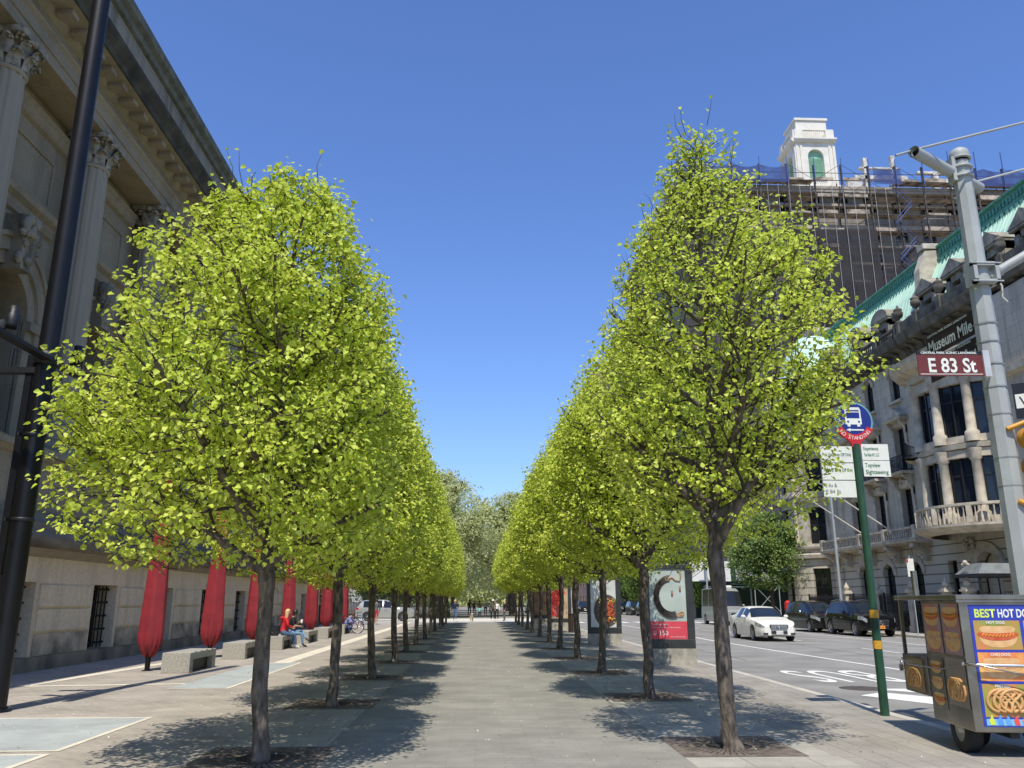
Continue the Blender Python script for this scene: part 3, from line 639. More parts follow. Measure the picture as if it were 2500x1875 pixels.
for row, (z0, hh, ro, cnt) in enumerate([(14.2, .42, .44, 8), (14.45, .48, .46, 8)]):
    for i in range(cnt):   # acanthus leaves curling outwards
        a = 2 * math.pi * (i + .5 * row) / cnt; ca, sa = math.cos(a), math.sin(a); w = .17
        prev = None
        for t, (q, h) in enumerate([(0, 0), (.02, .5), (.06, .8), (.16, 1.0), (.24, .93), (.24, .8)]):
            r_ = ro + q; z = z0 + hh * h; ww = w * (1 - .12 * t)
            cur = [(r_ * ca + ww * sa, r_ * sa - ww * ca, z), ((r_ + .05) * ca, (r_ + .05) * sa, z + .015), (r_ * ca - ww * sa, r_ * sa + ww * ca, z)]
            if prev: cp.quad(prev[0], prev[1], cur[1], cur[0]); cp.quad(prev[1], prev[2], cur[2], cur[1])
            prev = cur
        for _ in range(5): cp.ball(((ro + .12 + rr.uniform(0, .1)) * ca + rr.uniform(-.1, .1) * sa, (ro + .12) * sa - rr.uniform(-.1, .1) * ca, z0 + hh * rr.uniform(.7, 1.02)), rr.uniform(.03, .06), 6)
for i in range(4):         # corner volutes and abacus
    a = math.pi / 4 + i * math.pi / 2
    for s in (-1, 1):
        pts = []
        for t in range(9):
            th = t / 8 * 5.5; q = .13 * (1 - t / 10)
            pts.append(((.62 + q * math.cos(th)) * math.cos(a) + s * .05 * math.sin(a), (.62 + q * math.cos(th)) * math.sin(a) - s * .05 * math.cos(a), 14.92 + q * math.sin(th)))
        cp.tube(pts, .04, 6)
    b = i * math.pi / 2; cp.ball((.56 * math.cos(b), .56 * math.sin(b), 15.03), .11, 8)
ab = []
for i in range(4):
    a0 = math.pi / 4 + i * math.pi / 2
    for t in range(7):
        u = t / 7; a = a0 + u * math.pi / 2; r_ = .84 - .26 * math.sin(math.pi * u); ab.append((r_ * math.cos(a), r_ * math.sin(a)))
cp.prism([(p[0], p[1]) for p in ab], 14.98, 15.14, lambda x, d, y: (x, y, d))
shm = sh.build('column', COLST); bam = ba.build('column_base', COLST); cpm = cp.build('capital', CAPST)
for y in [WY[0] - 2.35 + 4.7 * k for k in range(13)]:
    if y > YM1: continue
    s = shm.copy(); COL.objects.link(s); s.parent = mus; s.location = (-11.7 + 12, y - 28, 0); s.name = 'column'
    for q in (bam, cpm): e = q.copy(); COL.objects.link(e); e.parent = s
for q in (shm, bam, cpm): bpy.data.objects.remove(q)
# entablature, cornice with modillions, attic
en = MB(); P2 = lambda d, a, z: (-11.25 - d, a, z)
en.prism([(0, 15.15), (0, 15.45), (-.04, 15.46), (-.04, 15.78), (-.12, 15.86), (-.14, 15.92), (0.05, 15.93), (0.05, 16.5), (1.6, 16.5), (1.6, 15.15)], YM0, YM1, P2); mp_(en, 'entablature', LIME)
so = MB(); so.prism([(.05, 16.35), (-.12, 16.5), (-.14, 16.56), (-.72, 16.58), (-.72, 16.72), (.05, 16.72)], YM0, YM1 + .4, P2); mp_(so, 'soffit', SOFF)
for k_ in range(0, int((YM1 - YM0) / .78)):
    y = YM0 + .3 + k_ * .78
    m_ = MB(); m_.box(y, y + .34, -.58, -.15, 16.42, 16.57, T=lambda a, d, z: (-11.25 - d, a, z)); mp_(m_, 'modillion', SOFF)
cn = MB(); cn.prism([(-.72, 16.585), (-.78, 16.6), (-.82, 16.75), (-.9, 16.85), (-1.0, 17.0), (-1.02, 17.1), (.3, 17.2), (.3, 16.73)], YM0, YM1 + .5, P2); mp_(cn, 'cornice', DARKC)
at = MB(); at.box(YM0, YM1, .1, 6, 17.2, 19.35, T=lambda a, d, z: (-11.25 - d, a, z)); mp_(at, 'attic', LIMED)
at = MB(); at.prism([(.1, 19.352), (-.02, 19.4), (-.05, 19.6), (-.2, 19.72), (-.22, 20.0), (6, 20.02), (6, 19.352)], YM0, YM1 + .1, P2); mp_(at, 'parapet', mat('lichened_coping', (0.2, 0.2, 0.165), .95, col2=(.09, .09, .07), scale=2.5, bump=.4))
rt = MB(); rt.quad((-10.8, YM1, 0), (-40, YM1, 0), (-40, YM1, 5.2), (-10.8, YM1, 5.2)).quad((-11.6, YM1 - .02, 5.2), (-40, YM1 - .02, 5.2), (-40, YM1 - .02, 17), (-11.6, YM1 - .02, 17)); mp_(rt, 'end_wall', LIME)

# ------------------------------------------------------------------ black lamp mast
lm_ = thing('lamp_mast', 'tall black cylindrical mast at the left edge, standing on the museum plaza', 'mast', (-7.42, 13.8, 0))
MB().tube([(0, 0, 0), (0, 0, 16)], [.165, .15], 28).build('pole', BLK, lm_)
MB().lathe((0, 0, 0), [(.24, 0), (.24, .02), (.19, .03), (.185, .06)], 28).build('base_collar', BLK, lm_)
q = MB().box(-.3, -.19, -.05, .05, .9, 5.72).box(-.2, -.14, -.02, .02, 1.2, 1.26).box(-.2, -.14, -.02, .02, 3.2, 3.26).box(-.2, -.14, -.02, .02, 5.2, 5.26); q.build('cable_duct', BLK, lm_)
q = MB().box(-.26, -.12, -.09, .09, 1.45, 2.05); q.box(-.27, -.262, -.03, .03, 1.85, 1.9); q.build('control_box', BLK, lm_)
q = MB().lathe((0, 0, 5.55), [(.175, 0), (.19, .02), (.19, .2), (.175, .22)], 28); q.build('clamp_band', BLKM, lm_)
for zz in (2.9, 4.3): q = MB().lathe((0, 0, zz), [(.17, 0), (.178, .01), (.178, .05), (.17, .06)], 28); q.box(-.2, -.16, -.2, -.12, zz, zz + .05); q.build('strap', BLKM, lm_)
mat('steel_strap', (.35, .35, .35), .35, .8)
arm = MB(); arm.prism([(-1.9, 5.6), (1.0, 5.6), (1.0, 5.66), (-1.9, 5.66)], -.09, .09, lambda a, d, z: (d + .08, a, z)); arm.box(-.9, -.02, -.08, .08, 5.4, 5.5); arm.build('cross_arm', BLKM, lm_)
def spot(x, y, z, par):
    m_ = MB(); m_.lathe((x, y, z), [(.0, .0), (.09, .0), (.1, .05), (.1, .22), (.075, .25), (.075, .36), (0, .37)], 16)
    m_.box(x - .11, x - .095, y - .02, y + .02, z - .12, z + .12); m_.box(x + .095, x + .11, y - .02, y + .02, z - .12, z + .12); m_.box(x - .11, x + .11, y - .02, y + .02, z - .13, z - .115)
    return m_.build('floodlight', BLKM, par)
spot(.08, .85, 5.8, lm_); spot(.05, -1.25, 5.8, lm_)
q = MB().tube([(-.7, -1.0, 5.78), (-.05, -1.3, 5.86)], .07, 12); q.tube([(-.8, -.96, 5.77), (-.7, -1.0, 5.78)], .1, 12); q.build('floodlight', mat('bare_metal_fixture', (.35, .35, .36), .3, .85), lm_)
q = MB().tube([(-.6, 0, 5.5), (-.6, 0, 5.85)], .035, 8); q.build('bracket', BLKM, lm_)

# ------------------------------------------------------------------ folded red parasols
RED = mat('red_canvas', (0.26, 0.018, 0.028), 0.7, var=.14, scale=2.5, bump=.5, bscale=5)
def parasol(label, x, y, seed, top=4.8):
    ph0 = 0; t = thing('folded_parasol', label, 'parasol', (x, y, 0), 0, 'folded red parasols along the museum front')
    r_ = random.Random(seed); mb = MB(); n = 60; wsc = r_.uniform(.92, 1.04); lean = r_.uniform(-.03, .03); ph = r_.uniform(0, 6)
    prof = [(.07, .36), (.12, .37), (.18, .42), (.245, .5), (.295, .64), (.325, .84), (.315, 1.3), (.285, 2.0), (.24, 2.9), (.2, 3.8), (.16, 4.5), (.13, top - .1), (.02, top)]
    vs = []
    for i, (rr_, z) in enumerate(prof):
        for j in range(n):
            a = 2 * math.pi * j / n
            f = .95 / math.cos((a + ph) % (math.pi / 3) - math.pi / 6) ** (.85 if z > .6 else .4) * .99 + .02 * math.sin(2 * a + z * .8 + ph) + (.1 * abs(math.sin(4.5 * a + 2.2 * z + ph)) ** .5 - .07 + .06 * math.sin(13 * a + ph * 2 - z * 7) if z < .8 else .015 * math.sin(5 * a + z * 2))
            vs.append((rr_ * wsc * f * math.cos(a) + lean * z * .4, rr_ * wsc * f * math.sin(a) * .75, z + (.05 * math.sin(6 * a + ph) if i < 3 else 0)))
    mb.add(vs, [(i * n + j, i * n + (j + 1) % n, (i + 1) * n + (j + 1) % n, (i + 1) * n + j) for i in range(len(prof) - 1) for j in range(n)], 0, True)
    mb.build('cover', RED, t)
    MB().tube([(0, 0, 0), (0, 0, .5)], [.062, .062], 14).build('pole', BLK, t)
    MB().lathe((0, 0, 0), [(0, .012), (.13, .012), (.14, 0)], 16).build('base_plate', BLKM, t)
    return t
for i, (y, lb) in enumerate([(21.5, 'nearest folded red parasol, with crumpled cover, at the first stone bench'), (26.3, 'second folded red parasol, behind the second stone bench'), (31.2, 'third folded red parasol, mostly hidden by the nearest trunk'), (36.7, 'fourth folded red parasol, behind the two seated women'),
        (41.7, 'fifth folded red parasol, just past the seated women'), (45.9, 'sixth folded red parasol, hidden by the second trunk'), (51.6, 'farthest folded red parasol, beside the parked bicycles')]):
    parasol(lb, -8.05, y, i + 1, 4.85)

# ------------------------------------------------------------------ granite benches
BST = mat('speckled_granite', (0.46, 0.44, 0.4), 0.8, col2=(0.26, 0.25, 0.23), scale=26, bump=.5, bscale=70)
def bench(label, x, y, L=2.0):
    t = thing('granite_bench', label, 'bench', (x, y, 0), 0, 'granite benches along the museum plaza')
    mb = MB(); w = .33
    mb.prism([(0, 0), (.25, 0), (.25, .0), (.25, .3), (L - .25, .3), (L - .25, 0), (L, 0), (L, .46), (0, .46)], -w, w, lambda a, d, z: (d, a, z))
    bevel(mb.build('slab', BST, t), .012, 2)
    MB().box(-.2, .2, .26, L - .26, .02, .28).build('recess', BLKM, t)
    for i in range(4): MB().box(w - .015, w + .012, .35 + i * .42, .42 + i * .42, .455, .475).build('stud', MATS['steel_strap'], t)
    return t
for y, lb in [(20.75, 'nearest speckled granite bench in front of the first parasol'), (25.55, 'second granite bench, between the second parasol and the nearest trunk'), (30.3, 'third granite bench, seating the woman in red'), (34.9, 'fourth granite bench, just beyond the seated women'), (39.4, 'fifth granite bench, hidden by the second trunk'), (44.2, 'sixth granite bench, near the bicycles')]:
    bench(lb, -7.12, y)
# iron fence and gate past the museum
def fence(name, label, p, q, h=1.8, sp_=.14, cat='fence'):
    t = thing(name, label, cat, (*p, 0)); L = math.hypot(q[0] - p[0], q[1] - p[1]); t.rotation_euler = (0, 0, math.atan2(q[1] - p[1], q[0] - p[0]))
    pk = MB(); n_ = int(L / sp_)
    for i in range(n_ + 1):
        x = i * sp_; pk.box(x - .02, x + .02, -.02, .02, .05, h); pk.add([(x - .025, 0, h), (x, .02, h), (x + .025, 0, h), (x, -.02, h), (x, 0, h + .12)], [(0, 1, 4), (1, 2, 4), (2, 3, 4), (3, 0, 4)])
    pk.build('picket_panel', BLKM, t)
    for z in (.18, h - .15): MB().box(0, L, -.02, .02, z - .02, z + .02).build('rail', BLKM, t)
    for i in range(int(L / 3) + 1): x = min(L, i * 3.0); MB().box(x - .045, x + .045, -.045, .045, 0, h + .18).build('post', BLKM, t)
    return t
fence('iron_fence', 'dark iron railing behind the silver car', (-22, 76.5), (-3.2, 76.5), 2.2)
fence('iron_fence', 'low iron railing between the museum corner and the bicycles', (-11, 58.8), (-10.8, 69), 1.3)
hb = MB(); 
hd = thing('hedge', 'dark low hedge block beside the far path, left of the walking woman', 'hedge', (-3.7, 83.5, 0))
rg = np.random.default_rng(9); P_ = rg.uniform((-1.0, -1, 0.1), (1.0, 1.0, 1.5), (2600, 3)); o = bpy.data.objects.new('foliage', leaf_mesh(P_, rg.normal(0, 1, (2600, 3)), .14, rg, leafmat('hedge_leaf', (.02, .035, .015), (.035, .06, .02), (.06, .09, .03), .2), 'foliage')); COL.objects.link(o); o.parent = hd
# leaf litter patch
sl = MB(); 
struct('park_ground', MB().quad((-4.6, 83.9, .004), (-.9, 83.9, .004), (-.9, 96, .004), (-4.6, 96, .004)), mat('leaf_litter', (.3, .25, .19), .95, col2=(.09, .07, .05), scale=5, bump=.5))
# ------------------------------------------------------------------ people
SKIN = mat('skin', (0.55, 0.33, 0.24), 0.55, var=.06, scale=8)
SKIN2 = mat('skin_tan', (0.36, 0.2, 0.13), 0.55, var=.06, scale=8)
def cloth(name, c): return MATS.get(name) or mat(name, c, .85, var=.16, scale=9, bump=.25, bscale=26)
def skin_mesh(name, verts, edges, radii, sub=1):
    me = bpy.data.meshes.new(name); me.from_pydata(verts, edges, []); o = bpy.data.objects.new(name, me); COL.objects.link(o)
    sk = o.modifiers.new('skin', 'SKIN'); sk.use_smooth_shade = True
    for i, r_ in enumerate(radii):
        d = me.skin_vertices[0].data[i]; d.radius = (r_, r_) if not isinstance(r_, tuple) else r_; d.use_root = (i == 0)
    s = o.modifiers.new('sub', 'SUBSURF'); s.levels = sub; s.render_levels = sub
    dg = bpy.context.evaluated_depsgraph_get(); m2 = bpy.data.meshes.new_from_object(o.evaluated_get(dg)); bpy.data.objects.remove(o)
    return m2
def person(label, loc, face, J, mats, H=1.7, hair=None, hairlen=.1, group=None, extra=None, shortlegs=False, sleeves=True, fem=False):
    """J overrides joints of a standing figure (x right, y forward, z up, metres at H=1.7); face = heading in degrees, 0 = away from the camera"""
    b = dict(pel=(0, 0, .95), waist=(0, 0, 1.08), chest=(0, .0, 1.3), neck=(0, -.01, 1.47), jaw=(0, .01, 1.54), head=(0, .015, 1.61), top=(0, .0, 1.69),
             shL=(-.19, -.01, 1.4), elL=(-.23, -.02, 1.13), wrL=(-.23, .05, .89), shR=(.19, -.01, 1.4), elR=(.23, -.02, 1.13), wrR=(.23, .05, .89),
             hiL=(-.1, 0, .9), knL=(-.11, .02, .5), anL=(-.11, -.02, .09), toL=(-.12, .14, .03), hiR=(.1, 0, .9), knR=(.11, .02, .5), anR=(.11, -.02, .09), toR=(.12, .14, .03))
    b.update({q: v for q, v in J.items() if q != 'look'}); k = H / 1.7
    rad = dict(pel=(.15, .115), waist=(.125 if fem else .14, .1), chest=(.16, .115), neck=.052, jaw=.066, head=(.08, .097), top=.055, shL=.062, elL=.045, wrL=.028, shR=.062, elR=.045, wrR=.028,
               hiL=.095, knL=.062, anL=.042, toL=.032, hiR=.095, knR=.062, anR=.042, toR=.032)
    names = list(b); idx = {n_: i for i, n_ in enumerate(names)}
    E_ = [('pel', 'waist'), ('waist', 'chest'), ('chest', 'neck'), ('neck', 'jaw'), ('jaw', 'head'), ('head', 'top'), ('chest', 'shL'), ('shL', 'elL'), ('elL', 'wrL'), ('chest', 'shR'), ('shR', 'elR'), ('elR', 'wrR'),
          ('pel', 'hiL'), ('hiL', 'knL'), ('knL', 'anL'), ('anL', 'toL'), ('pel', 'hiR'), ('hiR', 'knR'), ('knR', 'anR'), ('anR', 'toR')]
    V = [tuple(c * k for c in b[n_]) for n_ in names]; Rr = [tuple(q * k for q in rad[n_]) if isinstance(rad[n_], tuple) else rad[n_] * k for n_ in names]
    ed = [(idx[a], idx[c]) for a, c in E_]; reg = {}
    for s in 'LR':   # hands: palm and five fingers of unequal length
        w = np.array(V[idx['wr' + s]]); e = np.array(V[idx['el' + s]]); d = (w - e) / np.linalg.norm(w - e); sx = 1 if s == 'R' else -1
        side = np.cross(d, (1, 0, 0)); side /= np.linalg.norm(side) + 1e-9; nrm = np.cross(d, side)
        pi = len(V); V.append(tuple(w + d * .055 * k)); Rr.append((.034 * k, .02 * k)); ed.append((idx['wr' + s], pi))
        for f, (o_, L_) in enumerate([(-.03, .075), (-.01, .085), (.01, .08), (.028, .062)]):
            a_ = len(V); V.append(tuple(w + (d * .09 + side * o_) * k)); Rr.append(.0095 * k); ed.append((pi, a_))
            V.append(tuple(w + (d * (.09 + L_ * .55) + side * o_ * 1.1 + nrm * .008 * sx) * k)); Rr.append(.0085 * k); ed.append((a_, a_ + 1))
            V.append(tuple(w + (d * (.09 + L_) + side * o_ * 1.1 + nrm * .028 * sx) * k)); Rr.append(.007 * k); ed.append((a_ + 1, a_ + 2))
        a_ = len(V); V.append(tuple(w + (d * .05 - side * .048 + nrm * .01 * sx) * k)); Rr.append(.011 * k); ed.append((pi, a_))
        V.append(tuple(w + (d * .085 - side * .062 + nrm * .02 * sx) * k)); Rr.append(.009 * k); ed.append((a_, a_ + 1))
    me = skin_mesh('body', V, ed, Rr, 1)
    me.materials.clear(); skin, shirt, trous, shoe = mats
    for m_ in (skin, shirt, trous, shoe): me.materials.append(m_)
    seg = [(np.array(V[idx[a]]), np.array(V[idx[c]]), a, c) for a, c in E_]; 
    for p in me.polygons:
        c = np.array(p.center); best = None
        for A, B, a, cc in seg:
            t = np.clip(np.dot(c - A, B - A) / (np.dot(B - A, B - A) + 1e-9), 0, 1); ds = np.linalg.norm(c - A - t * (B - A))
            if best is None or ds < best[0]: best = (ds, a, cc, t)
        _, a, cc, t = best; mi = 0
        if (a, cc) in (('pel', 'waist'),): mi = 2 if t < .45 else 1
        elif a in ('waist', 'chest') and cc != 'neck': mi = 1
        elif (a, cc) == ('chest', 'neck'): mi = 1 if t < .85 else 0
        elif a.startswith('sh'): mi = 1
        elif a.startswith('el'): mi = (1 if sleeves else 0) if t < .92 else 0
        elif a == 'pel' or a.startswith('hi'): mi = 2
        elif a.startswith('kn'): mi = (0 if shortlegs else 2) if t < .9 else 3
        elif a.startswith('an'): mi = 3
        p.material_index = mi
        p.use_smooth = True
    t_ = thing('person', label, 'person', loc, R(-face), group)
    o = bpy.data.objects.new('body', me); COL.objects.link(o); o.parent = t_
    hd = np.array(V[idx['head']]); fw = np.array(J.get('look', (0, 1, 0)), float); fw /= np.linalg.norm(fw); rt = np.cross(fw, (0, 0, 1))
    fm = MB()   # nose, eyes, mouth, ears
    fm.ball(tuple(hd + fw * .1 * k - np.array((0, 0, .01))), .016 * k, 6, 0, (1, 1, 1.5))
    for s in (-1, 1):
        fm.ball(tuple(hd + fw * .088 * k + rt * s * .033 * k + np.array((0, 0, .012))), .012 * k, 6, 1); fm.ball(tuple(hd + rt * s * .082 * k - np.array((0, 0, .01))), .022 * k, 6, 0, (.5, .8, 1.2))
    fm.ball(tuple(hd + fw * .085 * k - np.array((0, 0, .05))), .018 * k, 6, 2, (1.3, .6, .35))
    fm.build('face', [skin, flat('eye_dark', (.03, .02, .02), .3), flat('lip', (.4, .13, .12), .5)], t_)
    if hair:
        hm = MB(); n = 14; vs = []
        for i in range(7):
            th = R(8 + i * 17)
            for j in range(n):
                a = 2 * math.pi * j / n; dv = rt * math.cos(a) + fw * math.sin(a)
                cut = 1 if math.sin(a) < .35 else max(0, 1 - (th - R(50)) * 2.2) if th > R(50) else 1
                rr_ = .112 * k * (1 + .05 * math.sin(5 * a + i)) * (1 if cut > .3 else .78)
                pt_ = hd + np.array((0, 0, .02)) * k + dv * rr_ * math.sin(th) * .95 + np.array((0, 0, 1)) * rr_ * math.cos(th) * 1.05
                if i >= 5: pt_ = pt_ + np.array((0, 0, -1)) * hairlen * (i - 4) / 2 * (1 if math.sin(a) < .2 else 0)
                vs.append(tuple(pt_))
        hm.add(vs, [(i * n + j, i * n + (j + 1) % n, (i + 1) * n + (j + 1) % n, (i + 1) * n + j) for i in range(6) for j in range(n)], 0, True)
        hm.build('hair', hair, t_)
    return t_
BLOND = flat('blond_hair', (.62, .45, .22), .6); DKH = flat('dark_hair', (.02, .015, .012), .5); GRH = flat('grey_hair', (.3, .29, .28), .6); BRH = flat('brown_hair', (.09, .05, .03), .6)
JEAN = cloth('blue_denim', (.07, .13, .25)); LJEAN = cloth('light_denim', (.16, .27, .45)); DJEAN = cloth('dark_denim', (.025, .03, .05)); BLKC = cloth('black_cloth', (.012, .012, .014)); NAVY = cloth('navy_knit', (.012, .018, .06)); REDH = cloth('red_fleece', (.62, .02, .03))
SHW = flat('white_shoe', (.7, .7, .68)); SHB = flat('black_shoe', (.015, .015, .015), .4)
sitJ = dict(pel=(0, 0, .55), waist=(0, .02, .7), chest=(0, .08, .95), neck=(0, .12, 1.12), jaw=(.01, .14, 1.19), head=(.02, .16, 1.26), top=(.02, .15, 1.34), shL=(-.19, .08, 1.04), shR=(.19, .08, 1.04),
            elL=(-.24, .13, .8), wrL=(-.12, .34, .74), elR=(.24, .13, .8), wrR=(.1, .36, .76), hiL=(-.1, .03, .52), hiR=(.1, .03, .52), knL=(-.12, .44, .5), knR=(.12, .44, .5), anL=(-.13, .42, .09), anR=(.11, .5, .09), toL=(-.13, .58, .03), toR=(.12, .66, .03), look=(.3, .9, 0))
w1 = person('blonde woman in a red hooded top and jeans sitting on a granite bench', (-6.98, 31.0, 0), 62, {**sitJ, 'chest': (.0, .1, .95)}, (SKIN, REDH, JEAN, SHW), 1.68, BLOND, .16, fem=True)
hb_ = MB().ball((0, -.03, 1.06), .1, 10, 0, (1.35, .8, .6)); hb_.build('hood', REDH, w1)
w2J = {**sitJ, 'knL': (-.06, .45, .58), 'anL': (.16, .62, .3), 'toL': (.24, .74, .24), 'elL': (-.22, .2, .84), 'wrL': (-.05, .35, .92), 'look': (-.6, .75, 0)}
w2 = person('dark-haired woman in a black top and light jeans, cross-legged, holding a cup', (-6.92, 32.0, 0), 78, w2J, (SKIN, BLKC, LJEAN, SHB), 1.66, DKH, .06, sleeves=False, fem=True)
cp_ = thing('paper_cup', 'white paper cup held by the cross-legged woman', 'cup', (-6.5, 31.95, .86)); MB().lathe((0, 0, 0), [(.03, 0), (.042, .11), (.0, .112)], 12).build('cup', flat('paper_white', (.75, .74, .7)), cp_); MB().lathe((0, 0, .112), [(.045, 0), (.045, .012), (.03, .02), (0, .02)], 12).build('lid', SHW, cp_)
bg = thing('handbag', 'small black bag on the bench behind the woman in red', 'bag', (-7.15, 30.62, .462)); bevel(MB().box(-.12, .12, -.1, .1, 0, .14).build('pouch', BLKC, bg), .03, 3); MB().tube([(-.09, 0, .13), (-.06, 0, .22), (.06, 0, .22), (.09, 0, .13)], .008, 6).build('handle', SHB, bg); MB().ball((-.05, -.105, .1), .012, 6).build('clasp', MATS['steel_strap'], bg)
walk = dict(knL=(-.1, .14, .52), anL=(-.1, .2, .12), toL=(-.1, .36, .06), knR=(.1, .0, .5), anR=(.1, -.22, .14), toR=(.1, -.08, .04), elL=(-.25, -.1, 1.14), wrL=(-.22, -.06, .9), elR=(.25, .02, 1.14), wrR=(.2, .2, .94))
person('man in a grey shirt and red shorts walking past the silver car', (-7.25, 61.5, 0), 5, walk, (SKIN2, cloth('grey_shirt', (.12, .13, .15)), cloth('red_shorts', (.6, .03, .04)), SHW), 1.76, DKH, .0, shortlegs=True, sleeves=True)
crouch = dict(pel=(0, 0, .42), waist=(0, .06, .55), chest=(0, .22, .74), neck=(0, .34, .86), jaw=(0, .4, .9), head=(0, .45, .95), top=(0, .46, 1.04), shL=(-.18, .25, .8), shR=(.18, .25, .8), elL=(-.22, .42, .6), wrL=(-.14, .62, .5), elR=(.22, .42, .6), wrR=(.14, .62, .5),
              hiL=(-.1, .02, .4), hiR=(.1, .02, .4), knL=(-.17, .38, .48), knR=(.17, .36, .3), anL=(-.15, .25, .1), anR=(.15, .0, .1), toL=(-.16, .4, .03), toR=(.15, .14, .03))
person('person in a lilac jacket and blue trousers crouching between the bicycles', (-7.0, 45.6, 0), 100, crouch, (SKIN, cloth('lilac_jacket', (.3, .32, .68)), cloth('royal_trousers', (.07, .1, .4)), SHW), 1.7, BRH, .03)
person('man in a dark grey coat standing behind the bicycles beside the trunk', (-7.7, 46.6, 0), 20, {}, (SKIN, cloth('charcoal_coat', (.06, .06, .065)), DJEAN, SHB), 1.76, GRH, .0)
G_ = 'people on the far path'
person('woman in a navy sweater and jeans walking towards us with a dog', (-1.85, 71.6, 0), 180, walk, (SKIN, NAVY, JEAN, SHW), 1.72, BLOND, .08, fem=True)
person('person in black with a white cap walking past the last right-hand tree', (1.0 + .35, 73, 0), 170, walk, (SKIN, cloth('khaki_coat', (.1, .09, .06)), BLKC, SHW), 1.74, DKH, .3, fem=True)
person('person in white top and black trousers beside the one in the white cap', (1.75, 75.5, 0), 175, {}, (SKIN, cloth('white_top', (.7, .7, .7)), BLKC, SHW), 1.66, DKH, .1)
person('blond person in a black top and grey leggings facing left at the crossing', (2.35, 73.2, 0), 250, {}, (SKIN, BLKC, cloth('grey_leggings', (.12, .12, .13)), SHB), 1.68, BLOND, .2, fem=True)
person('small child in a mint dress running on the far path', (.25, 84, 0), 10, walk, (SKIN, cloth('mint_dress', (.22, .6, .52)), BLKC, SHW), 1.15, DKH, .1)
person('person in a long black coat with their back to us, left of the far group', (-.9, 100, 0), 0, {}, (SKIN, BLKC, BLKC, SHB), 1.8, DKH, .1)
person('second dark-coated person in the far group, half overlapped', (-.35, 101, 0), 0, {}, (SKIN, cloth('dark_brown_coat', (.04, .025, .02)), BLKC, SHB), 1.72, BRH, .1)
person('person in a tan orange coat in the middle of the far group', (.3, 99, 0), 0, walk, (SKIN, cloth('tan_coat', (.5, .23, .1)), BLKC, SHW), 1.7, BRH, .2)
person('person in a pale jacket beside the tan coat in the far group', (1.0, 101, 0), 0, {}, (SKIN, cloth('pale_jacket', (.5, .52, .55)), DJEAN, SHB), 1.72, GRH, .0)
person('person in black trousers and jacket, right of the far group', (1.5, 92, 0), 0, walk, (SKIN, BLKC, BLKC, SHW), 1.72, DKH, .0)
cap = thing('baseball_cap', 'white cap on the person in black by the last right-hand tree', 'cap', (1.36, 72.985, 1.69)); MB().lathe((0, 0, 0), [(.115, -.02), (.112, .05), (.07, .1), (0, .115)], 14).build('crown', SHW, cap); MB().box(-.07, .07, -.2, -.1, -.015, .0).build('brim', SHW, cap)
# dog walking towards the camera
def dog(label, loc, rz):
    V = [(0, .3, .42), (0, .0, .4), (0, -.3, .42), (0, -.42, .55), (0, -.5, .6), (0, -.6, .56), (0, .42, .5), (0, .5, .62)]; Rr = [.1, .1, .125, .075, .075, .04, .03, .02]; ed = [(0, 1), (1, 2), (2, 3), (3, 4), (4, 5), (0, 6), (6, 7)]
    for s in (-1, 1):
        a = len(V); V += [(s * .08, -.3, .3), (s * .085, -.29, .16), (s * .085, -.31, .03), (s * .085, -.36, .02)]; Rr += [.05, .032, .028, .026]; ed += [(2, a), (a, a + 1), (a + 1, a + 2), (a + 2, a + 3)]
        a = len(V); V += [(s * .08, .26, .28), (s * .085, .36, .17), (s * .085, .32, .03), (s * .085, .27, .02)]; Rr += [.06, .03, .026, .025]; ed += [(0, a), (a, a + 1), (a + 1, a + 2), (a + 2, a + 3)]
        a = len(V); V += [(s * .06, -.48, .66), (s * .1, -.47, .6)]; Rr += [.025, .02]; ed += [(4, a), (a, a + 1)]
    me = skin_mesh('body', V, ed, Rr); me.materials.clear(); me.materials.append(mat('cream_fur', (.62, .53, .4), .9, var=.2, scale=12, bump=.6, bscale=50))
    t = thing('dog', label, 'dog', loc, rz); o = bpy.data.objects.new('body', me); COL.objects.link(o); o.parent = t
    f_ = MB().ball((0, -.64, .565), .022, 6); f_.ball((-.035, -.565, .615), .011, 6).ball((.035, -.565, .615), .011, 6); f_.build('muzzle', flat('dog_nose', (.02, .02, .02)), t)
    c_ = MB().torus((0, -.4, .53), .085, .012, 16, 6, axis='y'); c_.build('collar', cloth('red_collar', (.5, .05, .05)), t)
dog('cream shaggy dog trotting towards us on the pale crossing', (-.45, 71.2, 0), .1)
